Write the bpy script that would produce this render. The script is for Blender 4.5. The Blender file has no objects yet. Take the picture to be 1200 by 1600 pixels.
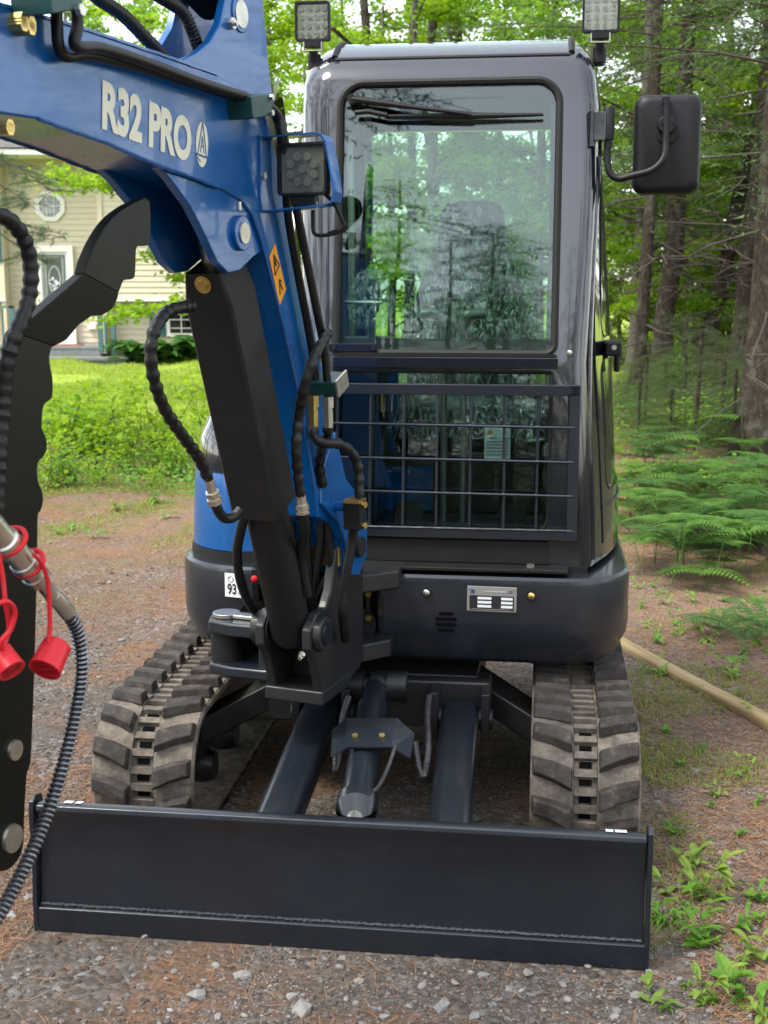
import bpy, bmesh, math, random
import numpy as np
from mathutils import Vector, Matrix, Euler

# ------------------------------------------------------------------ camera, world, sun, exposure
SC = bpy.context.scene
COL = SC.collection
R = math.radians
FPX, CAMH, PITCH = 1950.0, 1.63, R(10.2)          # focal length in photo pixels, eye height, downward tilt

cam = bpy.data.cameras.new('camera'); camo = bpy.data.objects.new('camera', cam); COL.objects.link(camo)
camo.location = (0, 0, CAMH); camo.rotation_euler = (R(90) - PITCH, 0, 0)
cam.sensor_fit = 'VERTICAL'; cam.sensor_height = 36.0; cam.lens = 36.0 * FPX / 1600.0
cam.clip_start = 0.05; cam.clip_end = 2000
cam.dof.use_dof = True; cam.dof.focus_distance = 3.5; cam.dof.aperture_fstop = 7.0
SC.camera = camo

SUN_EL, SUN_AZ = R(56), R(-122)                    # high on the left, a little behind the camera
W = bpy.data.worlds.new('World'); SC.world = W; W.use_nodes = True
_n = W.node_tree.nodes; _l = W.node_tree.links
sky = _n.new('ShaderNodeTexSky'); sky.sky_type = 'NISHITA'; sky.sun_disc = False
sky.sun_elevation = SUN_EL; sky.sun_rotation = SUN_AZ; sky.dust_density = 1.0; sky.air_density = 1.2
hs = _n.new('ShaderNodeHueSaturation'); hs.inputs['Saturation'].default_value = 0.32     # thin overcast: the blue is washed out
_l.new(sky.outputs[0], hs.inputs['Color']); _l.new(hs.outputs[0], _n['Background'].inputs['Color'])
_n['Background'].inputs['Strength'].default_value = 0.15
sunl = bpy.data.lights.new('sun', 'SUN'); sunl.energy = 1.5; sunl.angle = R(16); sunl.color = (1.0, 0.95, 0.86)
sun = bpy.data.objects.new('sun', sunl); COL.objects.link(sun); sun.location = (0, 0, 30)
sd = Vector((math.sin(SUN_AZ) * math.cos(SUN_EL), math.cos(SUN_AZ) * math.cos(SUN_EL), math.sin(SUN_EL)))
sun.rotation_euler = sd.to_track_quat('Z', 'Y').to_euler()
SC.view_settings.view_transform = 'Standard'; SC.view_settings.look = 'None'
SC.view_settings.exposure = 1.92; SC.view_settings.gamma = 1.0; SC.view_settings.use_curve_mapping = False
SC.render.engine = 'CYCLES'
SC.cycles.max_bounces = 10; SC.cycles.transparent_max_bounces = 24; SC.cycles.use_denoising = True
SC.cycles.sample_clamp_indirect = 6.0

rnd = random.Random(7)
rng = np.random.default_rng(11)

# ------------------------------------------------------------------ measuring: photo pixel -> metric point at a stated depth
MO, MYAW = Vector((-0.128, 2.885, 0)), R(7.2)      # machine frame: blade foot centre, x right, y to the rear
BOX, BYAW = Vector((-0.162, 0.512, 0)), R(13.8)    # boom frame inside the machine frame
def _ray(px, py):
    d = (py - 800) / FPX
    return Vector(((px - 600) / FPX, math.cos(PITCH) - d * math.sin(PITCH), -math.sin(PITCH) - d * math.cos(PITCH)))
def _un(o, yaw, px, py, ax, val):
    X = Vector((math.cos(yaw), -math.sin(yaw), 0)); Y = Vector((math.sin(yaw), math.cos(yaw), 0)); Z = Vector((0, 0, 1))
    A = {'x': X, 'y': Y, 'z': Z}[ax]; r = _ray(px, py); c = Vector((0, 0, CAMH))
    w = c + r * ((val - (c - o).dot(A)) / r.dot(A)); d = w - o
    return Vector((d.dot(X), d.dot(Y), d.dot(Z)))
_bw = MO + Vector((math.cos(MYAW), -math.sin(MYAW), 0)) * BOX.x + Vector((math.sin(MYAW), math.cos(MYAW), 0)) * BOX.y
def mp(px, py, ax, val): return _un(MO, MYAW, px, py, ax, val)
def bp(px, py, ax, val): return _un(_bw, MYAW + BYAW, px, py, ax, val)
def wp(px, py, Y): return _un(Vector((0, 0, 0)), 0, px, py, 'y', Y)

# ------------------------------------------------------------------ mesh helpers
class MB:
    def __init__(s): s.v = []; s.f = []
    def add(s, vs, fs):
        o = len(s.v); s.v += [tuple(q) for q in vs]; s.f += [tuple(o + i for i in q) for q in fs]; return s
    def box(s, c, d, rot=None):
        c = Vector(c); h = Vector(d) / 2; vs = []
        for sx in (-1, 1):
            for sy in (-1, 1):
                for sz in (-1, 1):
                    p = Vector((sx * h.x, sy * h.y, sz * h.z))
                    if rot is not None: p = rot @ p
                    vs.append(c + p)
        return s.add(vs, [(0, 1, 3, 2), (4, 6, 7, 5), (0, 4, 5, 1), (2, 3, 7, 6), (0, 2, 6, 4), (1, 5, 7, 3)])
    def prism(s, poly, axis, a, b):
        k = {'x': lambda p, t: (t, p[0], p[1]), 'y': lambda p, t: (p[0], t, p[1]), 'z': lambda p, t: (p[0], p[1], t)}[axis]
        n = len(poly); vs = [k(p, a) for p in poly] + [k(p, b) for p in poly]
        fs = [(i, (i + 1) % n, n + (i + 1) % n, n + i) for i in range(n)] + [tuple(range(n))[::-1], tuple(range(n, 2 * n))]
        return s.add(vs, fs)
    def slab(s, pts, off):                         # free polygon with a thickness vector
        n = len(pts); off = Vector(off); vs = [Vector(p) for p in pts] + [Vector(p) + off for p in pts]
        return s.add(vs, [(i, (i + 1) % n, n + (i + 1) % n, n + i) for i in range(n)] + [tuple(range(n))[::-1], tuple(range(n, 2 * n))])
    def tube(s, pts, r, n=8, cap=True, closed=False):
        P = [Vector(p) for p in pts]; m = len(P); rr = r if isinstance(r, (list, tuple)) else [r] * m
        T = []
        for i in range(m):
            if closed: t = P[(i + 1) % m] - P[i - 1]
            else: t = P[min(i + 1, m - 1)] - P[max(i - 1, 0)]
            T.append(t.normalized() if t.length > 1e-9 else Vector((0, 0, 1)))
        u = T[0].cross(Vector((0, 0, 1)));  u = u if u.length > 1e-3 else T[0].cross(Vector((1, 0, 0))); u.normalize()
        vs = []
        for i in range(m):
            u = (u - T[i] * u.dot(T[i])).normalized(); w = T[i].cross(u)
            for k in range(n):
                a = 2 * math.pi * k / n; vs.append(P[i] + (u * math.cos(a) + w * math.sin(a)) * rr[i])
        fs = []
        for i in range(m if closed else m - 1):
            j = (i + 1) % m
            for k in range(n):
                q = (k + 1) % n; fs.append((i * n + k, i * n + q, j * n + q, j * n + k))
        if cap and not closed: fs += [tuple(range(n))[::-1], tuple((m - 1) * n + k for k in range(n))]
        return s.add(vs, fs)
    def cyl(s, a, b, r0, r1=None, n=20): return s.tube([a, b], [r0, r0 if r1 is None else r1], n)
    def steps(s, a, b, prof, n=20):                # revolve: prof = (t along a..b, radius)
        a = Vector(a); b = Vector(b); return s.tube([a.lerp(b, t) for t, _ in prof], [q for _, q in prof], n)
    def hexnut(s, c, d, r, h): c = Vector(c); d = Vector(d).normalized(); return s.cyl(c, c + d * h, r, r, 6)
    def ball(s, c, r, n=10):
        c = Vector(c); pts = [c + Vector((0, 0, r * math.cos(math.pi * i / n))) for i in range(n + 1)]
        return s.tube([p + Vector((0, 0, -i * 1e-6)) for i, p in enumerate(pts)], [max(1e-5, r * math.sin(math.pi * i / n)) for i in range(n + 1)], n * 2, cap=False)

def cat(pts, k=6):                                 # Catmull-Rom through points
    P = [Vector(p) for p in pts]; P = [P[0] * 2 - P[1]] + P + [P[-1] * 2 - P[-2]]; out = []
    for i in range(1, len(P) - 2):
        a, b, c, d = P[i - 1:i + 3]
        for j in range(k):
            t = j / k
            out.append(0.5 * ((2 * b) + (c - a) * t + (2 * a - 5 * b + 4 * c - d) * t * t + (3 * b - a - 3 * c + d) * t ** 3))
    out.append(P[-2]); return out
def resample(pts, step):
    P = [Vector(p) for p in pts]; L = [0.0]
    for a, b in zip(P, P[1:]): L.append(L[-1] + (b - a).length)
    n = max(2, int(L[-1] / step)); out = []; j = 0
    for i in range(n + 1):
        t = L[-1] * i / n
        while j < len(P) - 2 and L[j + 1] < t: j += 1
        out.append(P[j].lerp(P[j + 1], (t - L[j]) / max(1e-9, L[j + 1] - L[j])))
    return out
def rrect(x0, x1, y0, y1, r, n=6):                 # rounded rectangle, r one number or four (x0y0, x1y0, x1y1, x0y1)
    rs = r if isinstance(r, (tuple, list)) else (r,) * 4; out = []
    for (cx, cy, a0), q in zip(((x0, y0, 180), (x1, y0, 270), (x1, y1, 0), (x0, y1, 90)), rs):
        ox = cx + (q if cx == x0 else -q); oy = cy + (q if cy == y0 else -q)
        for k in range(n + 1):
            a = R(a0 + 90 * k / n); out.append((ox + q * math.cos(a), oy + q * math.sin(a)))
    return out

def finish(me, mat, ang=38):
    if mat is not None: me.materials.append(mat)
    me.validate(); me.update()
    if ang is not None:
        me.polygons.foreach_set('use_smooth', [True] * len(me.polygons)); me.set_sharp_from_angle(angle=R(ang))
    return me
def fixn(me):
    b = bmesh.new(); b.from_mesh(me); bmesh.ops.recalc_face_normals(b, faces=b.faces); b.to_mesh(me); b.free()
def link(name, me, parent=None, loc=None, rz=None):
    o = bpy.data.objects.new(name, me); COL.objects.link(o)
    if parent is not None: o.parent = parent
    if loc is not None: o.location = loc
    if rz is not None: o.rotation_euler = (0, 0, rz)
    return o
def obj(name, mb, mat, parent=None, bevel=0, ang=38, loc=None, rz=None, seg=2):
    me = bpy.data.meshes.new(name); me.from_pydata(mb.v, [], mb.f); fixn(me); finish(me, mat, ang)
    o = link(name, me, parent, loc, rz)
    if bevel:
        m = o.modifiers.new('bevel', 'BEVEL'); m.width = bevel; m.segments = seg; m.limit_method = 'ANGLE'; m.angle_limit = R(40); m.harden_normals = True
    return o
def npmesh(name, V, F, mat, smooth=False):         # V (n,3), F (m,k) arrays, all faces with k corners
    V = np.asarray(V, np.float32); F = np.asarray(F, np.int32); m, k = F.shape
    me = bpy.data.meshes.new(name)
    me.vertices.add(len(V)); me.vertices.foreach_set('co', V.ravel())
    me.loops.add(m * k); me.loops.foreach_set('vertex_index', F.ravel())
    me.polygons.add(m); me.polygons.foreach_set('loop_start', np.arange(0, m * k, k, dtype=np.int32))
    try: me.polygons.foreach_set('loop_total', np.full(m, k, np.int32))
    except Exception: pass
    if smooth: me.polygons.foreach_set('use_smooth', np.ones(m, bool))
    me.materials.append(mat); me.update(calc_edges=True); return me
def empty(name, loc=(0, 0, 0), rz=0):
    o = bpy.data.objects.new(name, None); COL.objects.link(o); o.location = loc; o.rotation_euler = (0, 0, rz); o.empty_display_size = 0.2; return o
def tag(o, label=None, cat_=None, group=None, kind=None):
    if label: o['label'] = label
    if cat_: o['category'] = cat_
    if group: o['group'] = group
    if kind: o['kind'] = kind
    return o
def copytree(o, loc, rz=0, scale=1.0, parent=None):
    c = o.copy(); COL.objects.link(c); c.parent = parent
    if parent is None: c.location = loc; c.rotation_euler = (o.rotation_euler.x, o.rotation_euler.y, rz); c.scale = (scale,) * 3 if not isinstance(scale, tuple) else scale
    for ch in list(o.children): copytree(ch, None, parent=c)
    return c

# ------------------------------------------------------------------ materials
def nodes(name):
    m = bpy.data.materials.new(name); m.use_nodes = True; t = m.node_tree; return m, t.nodes, t.links, t.nodes['Principled BSDF']
def noise(n, l, scale, detail=4, vec=None, rough=0.6, dist=0.0):
    t = n.new('ShaderNodeTexNoise'); t.inputs['Scale'].default_value = scale; t.inputs['Detail'].default_value = detail
    t.inputs['Roughness'].default_value = rough; t.inputs['Distortion'].default_value = dist
    if vec is not None: l.new(vec, t.inputs['Vector'])
    return t.outputs['Fac']
def ramp(n, l, src, stops):
    r = n.new('ShaderNodeValToRGB'); e = r.color_ramp.elements
    while len(e) > len(stops): e.remove(e[-1])
    while len(e) < len(stops): e.new(0.5)
    for q, (p, c) in zip(e, stops): q.position = p; q.color = (*c, 1) if not isinstance(c, (int, float)) else (c, c, c, 1)
    l.new(src, r.inputs[0]); return r.outputs[0]
def mix(n, l, fac, a, b):
    m = n.new('ShaderNodeMix'); m.data_type = 'RGBA'
    for s, q in ((0, fac), (6, a), (7, b)):
        if isinstance(q, (int, float)): m.inputs[s].default_value = q
        elif isinstance(q, tuple): m.inputs[s].default_value = (*q, 1)
        else: l.new(q, m.inputs[s])
    return m.outputs[2]
def mth(n, l, op, a, b=None, clamp=False):
    m = n.new('ShaderNodeMath'); m.operation = op; m.use_clamp = clamp
    for i, q in enumerate((a, b)):
        if q is None: continue
        if isinstance(q, (int, float)): m.inputs[i].default_value = q
        else: l.new(q, m.inputs[i])
    return m.outputs[0]
def coords(n, kind='Object', scale=None):
    c = n.new('ShaderNodeTexCoord').outputs[kind]
    if scale is None: return c
    m = n.new('ShaderNodeMapping'); m.inputs['Scale'].default_value = scale; n.id_data.links.new(c, m.inputs[0]); return m.outputs[0]
def bump(n, l, b, h, strength=0.3, dist=0.01):
    u = n.new('ShaderNodeBump'); u.inputs['Strength'].default_value = strength; u.inputs['Distance'].default_value = dist
    l.new(h, u.inputs['Height']); l.new(u.outputs[0], b.inputs['Normal']); return u
def pbr(name, col, rough=0.5, metal=0.0, coat=0.0, var=None, bmp=None, dust=0.0, rvar=0.1, spec=0.5):
    m, n, l, b = nodes(name)
    b.inputs['Base Color'].default_value = (*col, 1); b.inputs['Roughness'].default_value = rough; b.inputs['Metallic'].default_value = metal
    b.inputs['Coat Weight'].default_value = coat; b.inputs['Coat Roughness'].default_value = 0.03; b.inputs['Specular IOR Level'].default_value = spec
    c = coords(n); src = None
    if var:
        f = noise(n, l, var[0], 5, c); src = mix(n, l, ramp(n, l, f, [(0.3, 0.0), (0.7, 1.0)]), tuple(q * (1 - var[1]) for q in col), tuple(min(1, q * (1 + var[1])) for q in col))
    if dust:
        f = noise(n, l, 9, 6, c, 0.7); f = mth(n, l, 'MULTIPLY', ramp(n, l, f, [(0.42, 0.0), (0.78, 1.0)]), dust)
        src = mix(n, l, f, src if src is not None else col, (0.22, 0.18, 0.14))
    if src is not None: l.new(src, b.inputs['Base Color'])
    if rvar:
        f = noise(n, l, 30, 4, c); l.new(mth(n, l, 'ADD', mth(n, l, 'MULTIPLY', f, rvar), rough - rvar / 2), b.inputs['Roughness'])
    if bmp: bump(n, l, b, noise(n, l, bmp[0], 4, c), bmp[1], bmp[2] if len(bmp) > 2 else 0.004)
    return m

M = {}
M['blue'] = pbr('blue_paint', (0.002, 0.085, 0.29), 0.26, 0.1, 0.3, var=(3, 0.14), bmp=(140, 0.07, 0.001), dust=0.04)
M['char'] = pbr('charcoal_paint', (0.0095, 0.0112, 0.0175), 0.10, 0.1, 1.0, bmp=(7, 0.04, 0.004), dust=0.02)
M['slate'] = pbr('slate_paint', (0.0100, 0.0135, 0.0205), 0.31, 0.1, 0.35, var=(5, 0.12), bmp=(120, 0.06, 0.001), dust=0.025)
M['cast'] = pbr('cast_iron_paint', (0.008, 0.009, 0.011), 0.5, 0.1, 0.1, var=(8, 0.2), bmp=(70, 0.35, 0.002), dust=0.05)
M['guard'] = pbr('matt_black_steel', (0.008, 0.0075, 0.007), 0.6, 0, 0, var=(5, 0.12), bmp=(60, 0.08, 0.001), dust=0.03, spec=0.3)
M['thumb'] = pbr('satin_black_steel', (0.0035, 0.0038, 0.003), 0.42, 0, 0.0, var=(6, 0.2), bmp=(50, 0.1, 0.002), dust=0.015, spec=0.22)
M['plastic'] = pbr('black_plastic', (0.007, 0.007, 0.008), 0.5, bmp=(300, 0.25, 0.0006), spec=0.28)
M['rubber'] = pbr('hose_rubber', (0.006, 0.006, 0.0065), 0.45, var=(20, 0.3), bmp=(80, 0.2, 0.001), dust=0.03, spec=0.35)
M['seal'] = pbr('seal_rubber', (0.007, 0.0068, 0.0068), 0.6, spec=0.3)
M['hole_shade'] = pbr('opening_shade', (0.002, 0.002, 0.002), 0.9, spec=0.1)  # near-black that paints the shade of openings onto solid shapes
M['steel'] = pbr('zinc_steel', (0.55, 0.53, 0.47), 0.33, 0.95, var=(25, 0.15), bmp=(60, 0.15, 0.001))
M['brass'] = pbr('yellow_zinc', (0.62, 0.45, 0.16), 0.32, 0.95, var=(25, 0.2))
M['spring'] = pbr('spring_steel', (0.22, 0.22, 0.24), 0.35, 0.9, var=(40, 0.3))
M['green'] = pbr('green_clamp_plastic', (0.004, 0.045, 0.042), 0.42, var=(10, 0.15))
M['red'] = pbr('red_rubber', (0.62, 0.012, 0.022), 0.42, var=(15, 0.08), spec=0.4)
M['cream'] = pbr('cream_decal', (0.66, 0.64, 0.50), 0.4, var=(30, 0.06))
M['white'] = pbr('white_label', (0.74, 0.75, 0.76), 0.45)
M['ink'] = pbr('black_ink', (0.015, 0.015, 0.017), 0.5)
M['grey_ink'] = pbr('grey_ink', (0.34, 0.36, 0.39), 0.5)
M['logo_blue'] = pbr('logo_blue_ink', (0.01, 0.06, 0.22), 0.4)
M['amber'] = pbr('amber_label', (0.83, 0.33, 0.012), 0.4)
M['alu'] = pbr('aluminium_plate', (0.42, 0.40, 0.38), 0.42, 0.6)
M['seat'] = pbr('seat_fabric', (0.012, 0.012, 0.013), 0.85, bmp=(200, 0.3, 0.002))
M['handle'] = pbr('lever_grip', (0.022, 0.04, 0.036), 0.4)
M['dark'] = pbr('cab_lining', (0.014, 0.015, 0.017), 0.6, bmp=(150, 0.2, 0.001))
M['ledwhite'] = pbr('reflector', (0.42, 0.42, 0.37), 0.3, 0.5)
M['ledgrey'] = pbr('lamp_back', (0.17, 0.165, 0.15), 0.4, 0.3, bmp=(200, 0.6, 0.003))
M['ledchip'] = pbr('led_chip', (0.75, 0.66, 0.25), 0.4)

def glass(name, tint, refl=0.05, wav=0.0, rough=0.015, wscale=(2.2, 2.2, 26)):
    m, n, l, b = nodes(name); n.remove(b); out = n['Material Output']
    tr = n.new('ShaderNodeBsdfTransparent'); tr.inputs[0].default_value = (*tint, 1)
    gl = n.new('ShaderNodeBsdfGlossy'); gl.inputs['Roughness'].default_value = rough; gl.inputs['Color'].default_value = (0.95, 0.97, 1, 1)
    g = n.new('ShaderNodeNewGeometry'); d = n.new('ShaderNodeVectorMath'); d.operation = 'DOT_PRODUCT'
    l.new(g.outputs['Normal'], d.inputs[0]); l.new(g.outputs['Incoming'], d.inputs[1])
    a = mth(n, l, 'ABSOLUTE', d.outputs['Value']); f = mth(n, l, 'POWER', mth(n, l, 'SUBTRACT', 1.0, a), 5.0)
    f = mth(n, l, 'ADD', mth(n, l, 'MULTIPLY', f, 1 - refl), refl, clamp=True)
    if wav:
        c = coords(n, 'Object', wscale); u = n.new('ShaderNodeBump'); u.inputs['Strength'].default_value = wav; u.inputs['Distance'].default_value = 0.01
        l.new(noise(n, l, 1.0, 3, c, 0.5), u.inputs['Height']); l.new(u.outputs[0], gl.inputs['Normal'])
    mx = n.new('ShaderNodeMixShader'); l.new(f, mx.inputs[0]); l.new(tr.outputs[0], mx.inputs[1]); l.new(gl.outputs[0], mx.inputs[2])
    l.new(mx.outputs[0], out.inputs['Surface']); return m
M['glass'] = glass('cab_glass', (0.84, 0.94, 0.89), 0.048, wav=0.012, wscale=(1.0, 1.0, 7))
M['sideglass'] = glass('tinted_glass', (0.42, 0.62, 0.50), 0.13, wav=0.03)
M['rearglass'] = glass('rear_tinted_glass', (0.68, 0.80, 0.72), 0.05)
M['lowglass'] = glass('lower_glass', (0.62, 0.72, 0.72), 0.055, wav=0.008, wscale=(1.0, 1.0, 7))
M['lens'] = glass('lamp_lens', (0.93, 0.94, 0.92), 0.015, wav=0.0, rough=0.03)
M['housewin'] = glass('house_glass', (0.5, 0.55, 0.55), 0.09)
def film():
    m, n, l, b = nodes('clear_film'); n.remove(b); out = n['Material Output']
    tr = n.new('ShaderNodeBsdfTransparent'); tr.inputs[0].default_value = (0.9, 0.95, 0.94, 1)
    gl = n.new('ShaderNodeBsdfGlossy'); gl.inputs['Roughness'].default_value = 0.12
    df = n.new('ShaderNodeBsdfDiffuse'); df.inputs[0].default_value = (0.75, 0.85, 0.83, 1)
    c = coords(n, 'Object', (9, 9, 4)); h = noise(n, l, 3.0, 5, c, 0.65, 1.5)
    u = n.new('ShaderNodeBump'); u.inputs['Strength'].default_value = 1.0; u.inputs['Distance'].default_value = 0.03
    l.new(h, u.inputs['Height']); l.new(u.outputs[0], gl.inputs['Normal'])
    m1 = n.new('ShaderNodeMixShader'); m1.inputs[0].default_value = 0.22; l.new(gl.outputs[0], m1.inputs[1]); l.new(df.outputs[0], m1.inputs[2])
    f = mth(n, l, 'MULTIPLY', ramp(n, l, noise(n, l, 5.0, 6, c, 0.7, 2.0), [(0.47, 0.02), (0.60, 1.0)]), 0.62)  # noise streaks paint the crinkle highlights into the film
    m2 = n.new('ShaderNodeMixShader'); l.new(f, m2.inputs[0]); l.new(tr.outputs[0], m2.inputs[1]); l.new(m1.outputs[0], m2.inputs[2])
    l.new(m2.outputs[0], out.inputs['Surface']); return m
M['film'] = film()
def track_mat(name, top):
    m, n, l, b = nodes(name); c = coords(n); b.inputs['Roughness'].default_value = 0.9; b.inputs['Specular IOR Level'].default_value = 0.2
    g = n.new('ShaderNodeNewGeometry'); pos = g.outputs['Position']
    f = noise(n, l, 26, 6, pos, 0.7); f2 = noise(n, l, 5, 3, pos)
    base = ramp(n, l, f, [(0.30, (0.022, 0.019, 0.018)), (0.55, (0.055, 0.045, 0.040)), (0.80, (0.17, 0.14, 0.115))]) if top else ramp(n, l, f, [(0.28, (0.060, 0.050, 0.043)), (0.5, (0.165, 0.137, 0.110)), (0.75, (0.29, 0.245, 0.195))])
    l.new(mix(n, l, mth(n, l, 'MULTIPLY', ramp(n, l, f2, [(0.4, 0.0), (0.7, 1.0)]), 0.4), base, (0.10, 0.095, 0.09)), b.inputs['Base Color'])
    bump(n, l, b, noise(n, l, 60, 5, pos, 0.7), 0.7, 0.006); return m
M['lug'] = track_mat('dusty_tread_lug', True); M['belt'] = track_mat('dusty_track_belt', False)
def leafmat(name, c0, c1, trans=0.5, rough=0.5):
    m, n, l, b = nodes(name); out = n['Material Output']; c = coords(n, 'Object')
    f = noise(n, l, 1.3, 3, c); f2 = noise(n, l, 23, 1, c)
    col = mix(n, l, ramp(n, l, mth(n, l, 'ADD', mth(n, l, 'MULTIPLY', f, 0.55), mth(n, l, 'MULTIPLY', f2, 0.45)), [(0.35, 0.0), (0.65, 1.0)]), c0, c1)
    l.new(col, b.inputs['Base Color']); b.inputs['Roughness'].default_value = rough; b.inputs['Specular IOR Level'].default_value = 0.3
    tl = n.new('ShaderNodeBsdfTranslucent'); l.new(mix(n, l, 0.35, col, tuple(min(1, q * 1.8) for q in c1)), tl.inputs[0])
    mx = n.new('ShaderNodeMixShader'); mx.inputs[0].default_value = trans; l.new(b.outputs[0], mx.inputs[1]); l.new(tl.outputs[0], mx.inputs[2])
    l.new(mx.outputs[0], out.inputs['Surface']); return m
M['leaf'] = leafmat('hardwood_leaf', (0.09, 0.185, 0.018), (0.22, 0.37, 0.032), 0.58)
M['maple'] = leafmat('maple_leaf', (0.14, 0.28, 0.012), (0.30, 0.44, 0.02), 0.55)
M['needle'] = leafmat('spruce_needle', (0.028, 0.065, 0.017), (0.09, 0.155, 0.033), 0.4)
M['pine'] = leafmat('pine_needle', (0.06, 0.10, 0.05), (0.11, 0.16, 0.08), 0.3)
M['fern'] = leafmat('fern_frond', (0.035, 0.095, 0.022), (0.105, 0.205, 0.045), 0.4)
M['dspring'] = pbr('dark_spring_steel', (0.07, 0.07, 0.075), 0.4, 0.8, var=(40, 0.3))
M['weed'] = leafmat('weed_leaf', (0.08, 0.19, 0.02), (0.17, 0.33, 0.035), 0.35)
M['hosta'] = leafmat('hosta_leaf', (0.03, 0.10, 0.02), (0.07, 0.17, 0.03), 0.3)
M['grass'] = leafmat('grass_blade', (0.19, 0.31, 0.03), (0.38, 0.46, 0.07), 0.35)
M['roughgrass'] = leafmat('rough_grass', (0.11, 0.18, 0.025), (0.30, 0.33, 0.06), 0.35)
def bark(name, c0, c1, c2):
    m, n, l, b = nodes(name); c = coords(n, 'Object', (13, 13, 4.5)); f = noise(n, l, 2.4, 7, c, 0.75, 0.8); f2 = noise(n, l, 7, 4, coords(n))
    l.new(mix(n, l, mth(n, l, 'MULTIPLY', ramp(n, l, f2, [(0.52, 0.0), (0.68, 1.0)]), 0.5), ramp(n, l, f, [(0.3, c0), (0.52, c1), (0.75, c2)]), (0.16, 0.17, 0.13)), b.inputs['Base Color'])
    b.inputs['Roughness'].default_value = 0.92; b.inputs['Specular IOR Level'].default_value = 0.15; bump(n, l, b, f, 1.0, 0.04); return m
M['bark'] = bark('spruce_bark', (0.016, 0.012, 0.009), (0.052, 0.039, 0.030), (0.125, 0.102, 0.082))
M['barkg'] = bark('grey_bark', (0.06, 0.052, 0.045), (0.15, 0.135, 0.12), (0.28, 0.26, 0.23))
M['twig'] = pbr('dead_twig', (0.055, 0.042, 0.033), 0.9, var=(4, 0.5))
# ================================================================== THE EXCAVATOR
EX = empty('excavator', MO, -MYAW)
tag(EX, 'blue and charcoal mini excavator with enclosed cab, rubber tracks and front blade', 'excavator')
XC = 0.0                                          # machine centre line in its own frame

# ---- tracks: belt loop in the (y, z) plane
def loop_path(n=240, y0=0.635, y1=2.06, zc=0.217, r=0.187):
    L = y1 - y0; tot = 2 * L + 2 * math.pi * r; out = []
    for i in range(n):
        s = tot * i / n
        if s < L: p, a = (y0 + s, zc + r), 0.0                                   # top run, to the rear
        elif s < L + math.pi * r:
            t = (s - L) / r; p, a = (y1 + r * math.sin(t), zc + r * math.cos(t)), -t
        elif s < 2 * L + math.pi * r: p, a = (y1 - (s - L - math.pi * r), zc - r), -math.pi
        else:
            t = (s - 2 * L - math.pi * r) / r; p, a = (y0 - r * math.sin(t), zc - r * math.cos(t)), -math.pi - t
        out.append((p[0], p[1], a))
    return out, tot
NL = 40
path, tot = loop_path(NL * 6)
def belt_mesh():
    m = MB(); prof = [(-0.15, -0.022), (-0.152, -0.004), (-0.145, 0.004), (-0.034, 0.006), (-0.031, -0.012), (0.031, -0.012), (0.034, 0.006), (0.145, 0.004), (0.152, -0.004), (0.15, -0.022)]
    k = len(prof); vs = []
    for y, z, a in path:
        ny, nz = -math.sin(a), math.cos(a)
        ny, nz = (math.sin(-a)), math.cos(a)
        for u, h in prof: vs.append((u, y + ny * h, z + nz * h))
    n = len(path); fs = []
    for i in range(n):
        j = (i + 1) % n
        for q in range(k): fs.append((i * k + q, i * k + (q + 1) % k, j * k + (q + 1) % k, j * k + q))
    m.add(vs, fs)
    for i in range(0, n, 3):                       # bars across the centre groove
        y, z, a = path[i]; rot = Matrix.Rotation(a, 3, 'X'); ny, nz = math.sin(-a), math.cos(a)
        m.box((0, y - ny * 0.003, z - nz * 0.003), (0.064, 0.021, 0.015), rot)
    return m
def lug_mesh(sg):                                  # one tread lug, sg = side of the groove
    u = [0.036, 0.090, 0.148]; v0 = [-0.056, -0.030, -0.012]; v1 = [0.010, 0.030, 0.042]; h = 0.034
    m = MB(); vs = []
    for k in range(3):
        t = 0.007; vs += [(sg * u[k], v0[k], 0.002), (sg * u[k], v1[k], 0.002), (sg * (u[k] + (0.004 if k == 0 else -0.006 if k == 2 else 0)), v1[k] - t, h - 0.002 * k), (sg * (u[k] + (0.004 if k == 0 else -0.006 if k == 2 else 0)), v0[k] + t, h - 0.002 * k)]
    fs = []
    for k in range(2):
        for q in range(4): fs.append((k * 4 + q, k * 4 + (q + 1) % 4, k * 4 + 4 + (q + 1) % 4, k * 4 + 4 + q))
    fs += [(0, 1, 2, 3), (11, 10, 9, 8)]
    return m.add(vs, fs)
def mkmesh(name, mb, mat, ang=38):
    me = bpy.data.meshes.new(name); me.from_pydata(mb.v, [], mb.f); fixn(me); return finish(me, mat, ang)
beltm = mkmesh('track_belt', belt_mesh(), M['belt']); lugs = {}
for s in (-1, 1):
    q = obj('lug_source', lug_mesh(s), M['lug'], None, 0.0045, 30); bpy.context.view_layer.update()
    lugs[s] = bpy.data.meshes.new_from_object(q.evaluated_get(bpy.context.evaluated_depsgraph_get())); lugs[s].name = 'lug'; bpy.data.objects.remove(q)
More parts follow.
